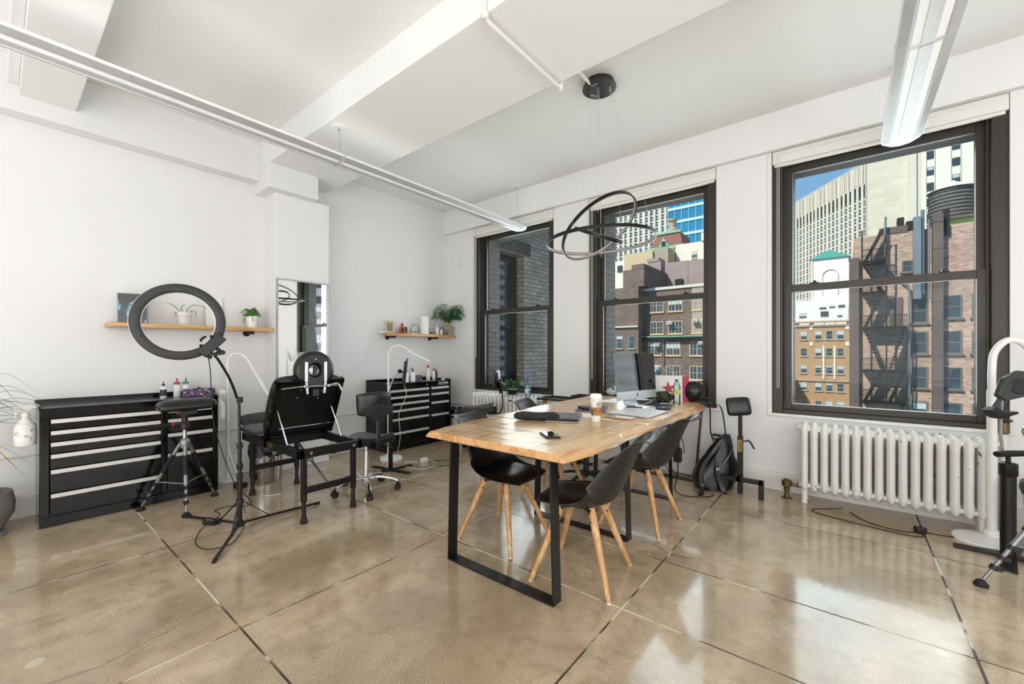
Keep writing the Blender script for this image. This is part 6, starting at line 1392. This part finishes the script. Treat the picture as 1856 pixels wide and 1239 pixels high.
# power strip on the table leg and cables
t = thing('power_strip', 'black vertical power strip fixed to the leg of the far table', 'power strip', (-1.15, 3.72, .33))
b = MB(); b.box(-1.17, -1.135, 3.70, 3.745, .36, .70); b.build('strip_body', m_plastic_b, t, world=True, bevel=.004)
for q in ((-1.175, -1.115, 3.69, 3.75, .33, .45), (-1.165, -1.12, 3.695, 3.745, .60, .64)): b = MB(); b.box(*q); b.build('plug', m_rubber, t, world=True, bevel=.006)
b = MB(); b.tube(smooth_pts([(-1.15, 3.75, .34), (-1.16, 3.76, .20), (-1.19, 3.80, .05), (-1.10, 3.85, .006), (-.95, 3.95, .006), (-.93, 4.05, .006)], 8), .005, 8); b.tube(smooth_pts([(-1.14, 3.74, .62), (-1.11, 3.75, .5), (-1.10, 3.75, .42), (-1.13, 3.75, .40)], 6), .0035, 6)
tag(b.build('black_power_lead', m_cable_b), 'black power lead dropping from the table leg strip to the floor', 'cable')
b = MB(); b.tube(smooth_pts([(-1.60, 4.53, .50), (-1.55, 4.50, .35), (-1.50, 4.48, .20), (-1.40, 4.45, .02), (-1.25, 4.40, .006), (-1.05, 4.42, .006)], 8), .004, 6); b.tube(smooth_pts([(-1.56, 4.53, .50), (-1.53, 4.50, .30), (-1.5, 4.5, .05), (-1.30, 4.5, .006), (-1.0, 4.5, .006)], 8), .004, 6)
tag(b.build('wall_cables', m_cable_b), 'two black cables hanging from the wall socket under the far table', 'cables')
t = thing('wall_socket', 'grey metal wall socket under the far table', 'socket', (-1.56, WY, .48)); b = MB(); b.box(-1.62, -1.50, WY-.012, WY, .46, .56); b.build('plate', m_steelgrey, t, world=True, bevel=.002); b = MB(); b.box(-1.61, -1.58, WY-.04, WY-.012, .49, .53); b.build('plug', m_plastic_b, t, world=True, bevel=.003)

# ================= BACKPACK =================
t = thing('backpack', 'black leather backpack slumped on the floor against the arm rest stand', 'backpack', (-.97, 4.30, 0))
b = MB(); NU, NV = 28, 18; vs = []; rnd = random.Random(2)
ax = V((.79, .61, 0)); ay = V((-.61, .79, 0)); cB = V((-.985, 4.27, 0))
for j in range(NV+1):
    v = j/NV; z = .01+.49*v; lean = .13*v**1.4
    w = .185*(1-(v**2.6)*.80)*(.86+.25*math.sin(PI*min(1, v*1.6))); dp = .125*(1-(v**2.2)*.75)
    for i in range(NU):
        a = 2*PI*i/NU; ca, sa = math.cos(a), math.sin(a); r = 1+.03*math.sin(5*a+9*v)+.02*math.sin(9*a-14*v)
        p = cB+ax*(lean+w*r*math.copysign(abs(ca)**.8, ca))+ay*(dp*r*math.copysign(abs(sa)**.8, sa)+.02*v); vs.append((p.x, p.y, z))
b.add(vs, [(j*NU+i, j*NU+(i+1) % NU, (j+1)*NU+(i+1) % NU, (j+1)*NU+i) for j in range(NV) for i in range(NU)]+[tuple(range(NU-1, -1, -1)), tuple(NV*NU+i for i in range(NU))])
b.build('bag_body', mat('black_soft_leather', '060607', .30, bump=.25, bscale=12), t, world=True, angle=80)
def bpnt(u, z, d): q = cB+ax*u+ay*d; return V((q.x, q.y, z))
b = MB(); b.tube([bpnt(.03, .24, -.115), bpnt(.11, .34, -.095), bpnt(.16, .42, -.07)], .0022, 6); b.build('zip', mat('steel_zip', '9A9A9C', .3, .9), t, world=True)
b = MB(); ribbon(b, smooth_pts([bpnt(.06, .49, -.02), bpnt(-.01, .505, -.03), bpnt(-.03, .49, -.03), bpnt(-.0, .465, -.04), bpnt(.04, .46, -.03)], 6), V((0, 0, .012)), .004); b.build('top_handle', m_leather, t, world=True)
b = MB(); ribbon(b, smooth_pts([bpnt(.05, .47, -.07), bpnt(-.05, .36, -.10), bpnt(-.14, .24, -.11), bpnt(-.17, .13, -.12), bpnt(-.16, .05, -.13), bpnt(-.20, .008, -.20), bpnt(-.23, .006, -.24)], 6), ax*.02, .006); b.build('shoulder_strap', m_leather, t, world=True)
b = MB(); ribbon(b, smooth_pts([bpnt(.06, .45, -.08), bpnt(-.01, .33, -.12), bpnt(-.03, .22, -.14), bpnt(-.01, .10, -.145), bpnt(.02, .008, -.17), bpnt(.03, .006, -.20)], 6), ax*.018, .006); b.build('shoulder_strap', m_leather, t, world=True)
b = MB(); b.box(-.018, .018, -.012, .012, -.004, .004, 0, frame(bpnt(-.03, .215, -.146), ax, V((0, 0, 1)))); b.build('buckle', m_steelgrey, t, world=True)

# ================= UPRIGHT ARM REST =================
t = thing('armrest_stand', 'black steel arm rest stand with a square pad beside the backpack', 'arm rest', (-.78, 4.25, 0))
PXr, PYr = -.755, 4.25
b = MB(); b.box(PXr-.02, PXr+.02, PYr-.02, PYr+.02, .0, .16); b.box(PXr-.022, PXr+.022, PYr-.022, PYr+.022, .12, .52); b.build('lower_post', m_blackmetal, t, world=True, bevel=.003)
b = MB(); b.box(PXr-.016, PXr+.016, PYr-.016, PYr+.016, .50, .735); b.build('upper_post', m_blackmetal, t, world=True, bevel=.003)
b = MB(); b.box(-1.0, -.565, 4.155, 4.195, .125, .165); b.box(-.600, -.560, 4.155, 4.195, .0, .165); b.box(-1.0, -.965, 4.155, 4.195, 0, .165); b.box(PXr-.02, PXr+.02, 4.155, PYr, .125, .165); b.build('base', m_blackmetal, t, world=True, bevel=.003)
b = MB(); fc = V((.53, -.85, 0)); b.tube([V((PXr, PYr, .475)), V((PXr+.05, PYr+.02, .475))], .006, 8); b.tube([V((PXr+.05, PYr+.02, .485)), V((PXr+.075, PYr+.03, .47)), V((PXr+.105, PYr+.04, .41))], [.010, .008, .008], 8); b.build('clamp_lever', m_plastic_b, t, world=True)
b = MB(); Mg = frame((PXr+.0, PYr-.0225, .435), (0, 0, -1), (1, 0, 0)); b.box(-.055, .055, -.017, .017, .0, .0012, 0, Mg)
m_gold = mat('gold_label', 'A8823A', .4, .3); gp = b.build('maker_plate', m_gold, t, world=True)
tx = text_part('OSMM', .030, frame((PXr, PYr-.0242, .435), (0, 0, -1), (1, 0, 0)), m_plastic_b, 'plate_lettering', None, .0003); tx.parent = gp; tx.location = -V(gp.parent.location)
nP = V((.30, -.72, .55)).normalized(); xP = nP.cross(V((0, 0, 1))).normalized()*-1; Mp = frame((PXr-.01, PYr-.03, .79), V((.80, .58, .05)), V((.20, .42, 1)))
zP = Mp.to_3x3() @ V((0, 0, 1))
cushion('pad', .215, .17, .055, t, Mp, crown=.25)
b = MB(); b.box(-.05, .05, -.05, .05, -.035, -.018, 0, Mp); b.build('pad_plate', m_plastic_b, t, world=True)

# ================= RADIATORS =================
m_rad = mat('chipped_white_radiator_paint', 'DEDCD6', .4, 0, var=.04, scale=10, bump=.15, bscale=30)
def chipped():
    m = m_rad; n = m.node_tree.nodes; l = m.node_tree.links; b_ = n['Principled BSDF']; src = b_.inputs['Base Color'].links[0].from_socket
    g = n.new('ShaderNodeNewGeometry'); z = n.new('ShaderNodeTexNoise'); z.inputs['Scale'].default_value = 17; z.inputs['Detail'].default_value = 5; l.new(g.outputs['Position'], z.inputs['Vector'])
    r = ramp(n, [(.0, (0, 0, 0)), (.70, (0, 0, 0)), (.715, (1, 1, 1))]); l.new(z.outputs['Fac'], r.inputs[0])
    x = n.new('ShaderNodeMix'); x.data_type = 'RGBA'; l.new(r.outputs[0], x.inputs[0]); l.new(src, x.inputs[6]); x.inputs[7].default_value = lin('5E4632'); l.new(x.outputs[2], b_.inputs['Base Color'])
chipped()
def radiator(label, x0, n, pitch, y, ztop, zbot, group):
    t = thing('radiator', label, 'radiator', (x0, y, 0), 0, group); proto = None; hw = pitch*.46
    for k in range(n):
        if proto is None:
            b = MB()
            def col(yc, ry):
                pr = [(zbot+.0, .25), (zbot+.02, .7), (zbot+.05, 1), (zbot+.12, .86), (ztop-.12, .86), (ztop-.05, 1), (ztop-.02, .72), (ztop, .22)]
                vs = []; N = 16
                for z, s_ in pr:
                    for i in range(N): a = 2*PI*i/N; vs.append((hw*s_*math.cos(a), yc+ry*s_*math.sin(a)*(1+.15*abs(math.sin(a))), z))
                b.add(vs, [(j*N+i, j*N+(i+1) % N, (j+1)*N+(i+1) % N, (j+1)*N+i) for j in range(len(pr)-1) for i in range(N)]+[tuple(range(N-1, -1, -1)), tuple((len(pr)-1)*N+i for i in range(N))])
            col(-.055, .040); col(.055, .040)
            for z in (zbot+.05, ztop-.05): b.tube([(0, -.06, z), (0, .06, z)], hw*.9, 12); b.tube([(-pitch/2, 0, z), (pitch/2, 0, z)], .026, 12); b.tube([(-pitch/2, -.055, z), (pitch/2, -.055, z)], .020, 10)
            proto = b.build('section', m_rad, t, angle=60); o = proto
        else: o = proto.copy(); COL.objects.link(o)
        o.location = (pitch*(k+.5), 0, 0)
    for k in (0, n-1):
        for yc in (-.055, .055):
            b = MB(); b.lathe([(.024, 0), (.02, .03), (.026, zbot+.03)], (pitch*(k+.5), yc, 0), 12); b.build('foot', m_rad, t)
    b = MB(); b.sphere((-.012, -.0, ztop-.05), (.02, .022, .022)); b.sphere((n*pitch+.012, 0, ztop-.05), (.02, .022, .022)); b.build('end_plug', m_rad, t)
    return t
radiator('white cast-iron radiator with chipped paint under the rightmost window', -.318, 16, .0685, 4.40, .675, .095, 'cast iron radiators')
radiator('white cast-iron radiator under the leftmost window, topped by a leafy plant', -4.25, 17, .068, 4.43, .70, .095, 'cast iron radiators')
# left valve of the near radiator
t = thing('radiator_valve', 'old brass steam valve on the floor left of the near radiator', 'valve', (-.412, 4.367, 0))
b = MB(); b.lathe([(0, 0), (.042, 0), (.042, .006), (.02, .012), (.016, .06), (.026, .07), (.026, .085), (.018, .095), (.038, .11), (.040, .15), (.034, .158), (.018, .16), (.018, .168), (0, .168)], n=20); b.tube([(0, 0, .13), (.065, .01, .12), (.11, .02, .125)], [.017, .014, .02], 10); b.build('valve_body', mat('old_brass', '6B5538', .45, .7, var=.3), t)
t = thing('radiator_valve', 'brass valve with black handwheel beside the leftmost window radiator', 'valve', (-3.02, 4.45, .60))
b = MB(); b.tube([(-.075, 0, .04), (-.02, 0, .04), (0, 0, .05), (0, 0, -.58)], [.012]*4, 10); b.lathe([(.012, .03), (.024, .05), (.018, .08), (.01, .11), (0, .11)], n=14); b.build('valve_body', mat('yellow_brass', '9A7437', .35, .8), t)
b = MB(); b.box(-.04, .04, -.012, .012, .11, .12); b.build('handle', m_plastic_b, t, bevel=.004)
t = thing('steam_riser', 'white painted steam pipe behind the white lamp at the right', 'pipe', (.865, 4.50, 0))
b = MB(); b.tube([(.865, 4.50, 0), (.865, 4.50, .74)], .021, 12)
for z in (.0, .16, .20): b.lathe([(.021, 0), (.032, .004), (.032, .02), (.021, .026)], (.865, 4.50, z), 16)
b.tube([(.865, 4.50, .625), (.80, 4.44, .625)], .016, 10); b.build('pipe', m_trim, t, world=True)
b = MB(); b.lathe([(.022, 0), (.034, .01), (.03, .05), (.024, .08), (.012, .09), (0, .09)], (.865, 4.50, .70), 16); b.build('valve', MATS['old_brass'], t, world=True); b = MB(); b.box(.82, .91, 4.485, 4.515, .79, .805); b.build('handle', m_plastic_b, t, world=True, bevel=.004)
b = MB(); b.tube(smooth_pts([(-.03, 4.34, .006), (-.22, 4.16, .005), (-.10, 4.07, .005), (.30, 4.0, .005), (.42, 4.05, .005), (.40, 4.14, .006), (.55, 4.15, .005), (.78, 4.30, .006)], 8), .0035, 6); b.tube(smooth_pts([(.02, 4.28, .006), (.12, 4.12, .005), (.30, 4.06, .005), (.40, 4.12, .006)], 8), .0035, 6)
tag(b.build('floor_cable', m_cable_b), 'black cable snaking on the floor under the near radiator', 'cable')
t = thing('plug', 'black power plug lying in front of the near radiator', 'plug', (.405, 4.12, 0), .4); b = MB(); b.box(-.03, .03, -.025, .025, 0, .045); b.build('plug_body', m_plastic_b, t, bevel=.008); b = MB(); b.box(-.018, -.012, -.003, .003, .045, .065); b.box(.012, .018, -.003, .003, .045, .065); b.build('prongs', m_alu, t)
# plant and sprayer on the far radiator
t = thing('potted_bush', 'small dense leafy plant standing on the far radiator', 'potted plant', (-3.555, 4.43, .702))
b = MB(); b.lathe([(0, 0), (.06, 0), (.08, .07), (.075, .07), (0, .055)], n=20); b.build('pot', m_plastic_b, t)
lf = MB(); rnd = random.Random(31)
for i in range(420):
    a = rnd.uniform(0, 2*PI); e = rnd.uniform(-.25, 1.2); r = rnd.uniform(.06, .155); c = V((math.cos(a)*math.cos(e)*r*1.25, math.sin(a)*math.cos(e)*r*.75, .06+math.sin(e)*r*.95))
    if c.y > .13 : continue
    leaf(lf, c, (math.cos(a)+rnd.uniform(-.5, .5), math.sin(a)+rnd.uniform(-.5, .5), math.sin(e)+rnd.uniform(-.3, .6)), rnd.uniform(.035, .055), .020)
o = lf.build('foliage', m_bush, t, smooth=False); o['kind'] = 'stuff'
m_clearb = glassmat('clear_spray_bottle', 'E6EEF0', 1.2, .05)
sp = spray_bottle('clear spray bottle with a blue trigger standing on the far radiator', (-3.285, 4.42, .702), .6, m_clearb, mat('blue_trigger', '3F6E9C', .4), 1.0, patterned('blue_green_label', [(0, 'DDE3E2'), (.45, '2F6E9E'), (.55, '3C9A7A'), (.62, 'DDE3E2')], 16, .6), .042)

# ================= RIGHT EDGE =================
arm_lamp('white bent-neck floor lamp at the right edge by the near radiator', (.725, 4.205), [(.778, 4.305, 1.02), (.778, 4.305, 1.15), (.79, 4.31, 1.28), (.845, 4.31, 1.36), (.92, 4.36, 1.35), (.99, 4.41, 1.26)], hdir=(.2, .15, -.2), base_r=.155, hw=.03, r=.021)
t = thing('pedestal_stand', 'thick black pedestal on flat crossed feet at the right edge', 'stand', (.785, 3.97, 0))
b = MB(); b.cyl((.785, 3.97, .01), (.785, 3.97, .52), .035, n=24); b.lathe([(.035, 0), (.042, .01), (.042, .08), (.03, .085), (0, .085)], (.785, 3.97, .51), 24); b.build('column', m_blackmetal, t, world=True)
for dx, dy in ((-.24, .02), (.26, -.05), (-.05, -.27), (.08, .24)):
    b = MB(); b.bar((.785, 3.97, .018), (.785+dx*.98, 3.97+dy*.98, .006), .07, .010); b.build('foot', m_blackmetal, t, world=True, bevel=.002)
b = MB(); b.cyl((.785, 3.97, .59), (.785, 3.97, .63), .012); b.tube([(.73, 3.93, .645), (.80, 3.985, .65), (.88, 4.03, .655)], [.022, .024, .022], 12, flat=.8); b.build('cross_handle', m_rubber, t, world=True)
b = MB(); b.tube([(.765, 3.98, .66), (.755, 3.98, .78), (.76, 3.98, .98)], .008, 8); b.build('gooseneck', m_steelgrey, t, world=True)
b = MB(); Mh = frame((.80, 3.97, 1.075), (.75, .58, .28), (-.25, -.1, 1)); b.prism([(-.115, -.03), (-.08, -.075), (.06, -.085), (.13, -.03), (.13, .05), (.06, .08), (-.04, .06)], -.016, .016, M=Mh); b.prism([(-.10, -.045), (-.085, -.055), (-.15, -.12), (-.17, -.10)], -.010, .010, M=Mh); b.build('holder_arm', mat('dark_grey_holder', '2E302E', .45), t, world=True, bevel=.006)
b = MB(); b.prism([(-.20, -.10), (-.165, -.085), (-.12, -.135), (-.05, -.15), (-.05, -.165), (-.16, -.165), (-.18, -.15)], -.03, .03, M=Mh); b.build('holder_jaw', m_plastic_b, t, world=True, bevel=.004)
b = MB(); b.lathe([(0, .004), (.045, .004), (.05, 0)], n=28, M=Mh @ Matrix.Translation((.02, -.01, .016))); b.build('disc', m_plastic_b, t, world=True)
ar2 = dup(ar, (0, 0, 0), 0, 'padded arm rest wrapped in clear film on a silver tripod, right edge', 'tripod armrests')
for c in list(ar2.children):
    for g in list(c.children): bpy.data.objects.remove(g)
    bpy.data.objects.remove(c)
bpy.data.objects.remove(ar2)
ar2 = armrest_tripod('padded arm rest wrapped in clear film on a silver tripod, right edge', (.915, 3.50), ((.575, 3.405), (1.13, 3.25), (1.02, 3.83)), 2.5, 'tripod armrests', .82, .60)
M_ = frame((.93, 3.62, .86), (.45, .85, .12), (-1, .5, 0)); cushion('pad', .44, .24, .085, ar2, M_, crown=.7)
b = MB(); rnd = random.Random(8); NU, NV = 30, 18; vs = []
for j in range(NV+1):
    for i in range(NU):
        a = 2*PI*i/NU; th = PI*j/NV; r = 1+rnd.uniform(-.05, .05); sp_ = lambda q, e: math.copysign(abs(q)**e, q)
        vs.append(tuple(M_ @ V((.235*r*sp_(-math.cos(th), .6), .13*r*math.sin(th)**.6*sp_(math.cos(a), .7), .055*r*math.sin(th)**.6*sp_(math.sin(a), .7)+.008))))
b.add(vs, [(j*NU+i, j*NU+(i+1) % NU, (j+1)*NU+(i+1) % NU, (j+1)*NU+i) for j in range(NV) for i in range(NU)]); b.build('cling_film', glassmat('cling_film', 'F4F6F8', 5.0, .12), ar2, world=True, smooth=False)
t = thing('waste_basket', 'pale grey waste bin with a black liner at the right edge', 'waste bin', (1.03, 4.22, 0)); b = MB(); b.lathe([(0, .0), (.11, 0), (.135, .38), (.13, .38), (.105, .02), (0, .02)], n=30); b.build('bin', mat('pale_bin', 'C9C6C0', .4), t); b = MB(); b.lathe([(.138, .36), (.148, .40), (.142, .44), (.12, .42), (.105, .34)], n=30); b.build('bin_liner', MATS['black_bin_bag'], t)

# ================= PENDANT RING LIGHT =================
m_ringm = mat('black_anodised_ring', '1F1C1B', .3, .6, var=.05); m_led = mat('ring_led_diffuser', 'A9A49C', .5)
t = thing('chandelier', 'black pendant of three interlocking slim rings on fine wires', 'chandelier', (-1.59, 3.125, CZ))
b = MB(); b.lathe([(0, -.055), (.136, -.055), (.138, -.050), (.138, -.045), (.118, -.045), (.118, 0), (0, 0)], (-1.59, 3.125, CZ), 48); b.build('canopy', mat('gunmetal_canopy', '4A4646', .25, .8), t, world=True)
b = MB()
for k in range(3):
    for q in (-.02, 0, .02): a = 2*PI*k/3+.5; b.sphere((-1.59+.085*math.cos(a)-math.sin(a)*q, 3.125+.085*math.sin(a)+math.cos(a)*q, CZ-.058), .006, 8, 6)
b.build('wire_grip', m_chrome, t, world=True)
def ring(c, ax1, ax2, R_, w=.026, th=.010):
    c = V(c); ax1 = V(ax1).normalized(); ax2 = V(ax2); ax2 = (ax2-ax1*ax1.dot(ax2)).normalized(); n_ = ax1.cross(ax2); N = 96; o = []
    for nm, pr, m in (('ring_band', [(R_-th/2, -w/2), (R_+th/2, -w/2), (R_+th/2, w/2), (R_-th/2, w/2)], m_ringm), ('led_strip', [(R_-th/2-.003, -w*.36), (R_-th/2+.001, -w*.36), (R_-th/2+.001, w*.36), (R_-th/2-.003, w*.36)], m_led)):
        vs = []; fs = []
        for i in range(N):
            a = 2*PI*i/N; d = ax1*math.cos(a)+ax2*math.sin(a)
            for r_, h_ in pr: vs.append(c+d*r_+n_*h_)
        for i in range(N):
            for q in range(4): fs.append((i*4+q, i*4+(q+1) % 4, ((i+1) % N)*4+(q+1) % 4, ((i+1) % N)*4+q))
        b = MB(); b.add(vs, fs); o.append(b.build(nm, m, t if nm == 'ring_band' else o[0], world=True, angle=50))
    return lambda a: c+(ax1*math.cos(a)+ax2*math.sin(a))*R_
Rv = V((.7793, .6266, 0)); Fv = V((-.6266, .7793, 0)); Zv = V((0, 0, 1))
c1 = V((-1.588, 3.128, 2.195)); r1 = ring(c1, Rv+Zv*.045, Fv, .440)
c2 = V((-1.591, 3.126, 2.305)); w2 = (c2-V((0, 0, 1.29))).normalized(); a2 = Rv*.76+Zv*.65; a2 = (a2-w2*a2.dot(w2)).normalized(); m2 = w2.cross(a2)
if m2.z < 0: m2 = -m2
r2 = ring(c2, a2, m2*.50-w2*.866, .345)
c3 = V((-1.595, 3.123, 2.245)); r3 = ring(c3, Rv*.957-Zv*.29, Fv*1.0+Zv*.36, .205)
b = MB(); can = V((-1.59, 3.125, CZ-.055))
for k in range(3):
    a = 2*PI*k/3+.5; o_ = V((math.cos(a), math.sin(a), 0))*.085; s_ = V((-math.sin(a), math.cos(a), 0))
    for rr_, q in ((r1, -.02), (r2, 0), (r3, .02)):
        best = min([rr_(2*PI*i/72) for i in range(72)], key=lambda p: (V((p.x, p.y, 0))-V((can.x, can.y, 0))-o_*(3.5 if rr_ is r1 else 2.2)).length)
        b.tube([can+o_+s_*q, best], .0007, 5)
b.tube([can+V((.0, -.03, 0)), V((c1.x-.0, c1.y-.03, c2.z+.12))], .0022, 6); b.tube([can+V((.012, -.03, 0)), V((c1.x+.03, c1.y-.03, 2.05))], .0018, 6)
b.build('suspension_wire', mat('pale_wire', 'C9C9C7', .4, .3), t, world=True)

# ================= LINEAR PENDANT LIGHTS =================
m_fix = mat('white_light_housing', 'E6E6E4', .3, 0, var=.02); m_lens = mat('ribbed_acrylic_lens', 'B8B9BA', .3, .2, var=.2, scale=30); m_side = mat('satin_grey_reflector', 'B4B4B4', .4, .2, var=.15, scale=12); m_perf = mat('perforated_white_metal', 'ECECEB', .4, var=.05, scale=200, emit='FFFFFF', es=.12)
def linear_light(label, x, z, y0, y1, seams, cans):
    t = thing('linear_pendant', label, 'pendant light', (x, (y0+y1)/2, z), 0, 'long white linear pendant lights')
    hw = .122
    def sec(sx): return [(-hw*sx, .012), (-hw*sx*.98, -.004), (-hw*.62*sx, -.026), (0, -.034), (hw*.62*sx, -.026), (hw*sx*.98, -.004), (hw*sx, .012), (hw*.6*sx, .034), (0, .045), (-hw*.6*sx, .034)]
    rows = [(y0, 1)]+[(y, 1) for y in seams]+[(y1-.10, 1), (y1-.05, .90), (y1-.02, .70), (y1, .35)]; vs = []; k = 10
    for y, s_ in rows: vs += [(x+a, y, z+c*(.4+.6*s_)) for a, c in sec(s_)]
    b = MB(); b.add(vs, [(i*k+q, (i+1)*k+q, (i+1)*k+(q+1) % k, i*k+(q+1) % k) for i in range(len(rows)-1) for q in range(k)]+[tuple(range(k)), tuple((len(rows)-1)*k+q for q in range(k-1, -1, -1))]); b.build('housing', m_fix, t, world=True, angle=30)
    ye = [y0]+list(seams)+[y1-.10]
    for a_, c_ in zip(ye[:-1], ye[1:]):
        for sx in (-1, 1):
            b = MB(); xs_ = [(.028, -.0335), (.062, -.0285)]; b.add([(x+sx*xs_[0][0], a_+.03, z+xs_[0][1]), (x+sx*xs_[1][0], a_+.03, z+xs_[1][1]), (x+sx*xs_[1][0], c_-.03, z+xs_[1][1]), (x+sx*xs_[0][0], c_-.03, z+xs_[0][1]), (x+sx*xs_[0][0], a_+.03, z-.02), (x+sx*xs_[1][0], a_+.03, z-.02), (x+sx*xs_[1][0], c_-.03, z-.02), (x+sx*xs_[0][0], c_-.03, z-.02)], [(0, 1, 2, 3), (4, 5, 6, 7), (0, 1, 5, 4), (2, 3, 7, 6), (1, 2, 6, 5), (0, 3, 7, 4)]); b.build('perforated_strip', m_perf, t, world=True, smooth=False)
        for sx in (-1, 1): b = MB(); b.add([(x+sx*.066, a_+.01, z-.0285), (x+sx*.076, a_+.01, z-.027), (x+sx*.116, a_+.01, z-.0065), (x+sx*.116, c_-.01, z-.0065), (x+sx*.076, c_-.01, z-.027), (x+sx*.066, c_-.01, z-.0285)], [(0, 1, 4, 5), (1, 2, 3, 4)]); b.build('side_reflector', m_side, t, world=True, smooth=False)
        b = MB(); b.box(x-.026, x+.026, a_+.01, c_-.01, z-.037, z-.03); b.build('centre_lens', m_lens, t, world=True, smooth=False)
    for y in seams:
        b = MB(); b.add([(x+a*1.006, y+dy, z+c*1.01) for dy in (-.003, .003) for a, c in sec(1)], [(q, 10+q, 10+(q+1) % 10, (q+1) % 10) for q in range(10)]); b.build('seam', m_steelgrey, t, world=True, smooth=False)
    for cx_, cy__, cz_ in cans:
        b = MB(); b.lathe([(0, -.014), (.055, -.012), (.065, -.004), (.065, 0)], (cx_, cy__, cz_), 28); cp = b.build('ceiling_rose', m_fix, t, world=True)
        b = MB(); b.cyl((cx_, cy__, cz_-.03), (cx_, cy__, cz_-.012), .005, m=0); b.tube([(cx_, cy__, cz_-.012), (x, cy__, z+.04)], .0014, 6); b.build('hanging_wire', m_steelgrey, cp, world=True)
    return t
linear_light('long white linear pendant light crossing the left half of the room', -3.425, 2.935, -3.2, 4.49, (-.6, 1.86), ((-3.44, 1.88, 3.235), (-3.46, 4.40, CZ), (-3.44, -.6, CZ)))
linear_light('long white linear pendant light at the upper right, seen end-on', .325, 2.925, -3.2, 4.47, (1.0, 3.05), ((.325, 4.38, CZ), (.325, 1.0, CZ)))

# sprinkler pipe
t = thing('sprinkler_pipe', 'white painted sprinkler pipe running under the ceiling beam', 'pipe', (-1.62, 2.2, 3.2))
b = MB(); b.tube([(-1.62, 1.765, CZ), (-1.62, 1.762, 3.21), (-1.62, 1.80, 3.195), (-1.62, 2.56, 3.195), (-1.62, 2.59, 3.21), (-1.62, 2.59, 3.44), (-1.62, 2.62, 3.455), (-1.62, 3.02, 3.455)], .014, 12); b.build('pipe', m_trim, t, world=True)
for p in ((-1.62, 1.765, 3.22), (-1.62, 2.57, 3.20)): b = MB(); b.sphere(p, .025, 14, 10); b.build('pipe_fitting', m_trim, t, world=True)
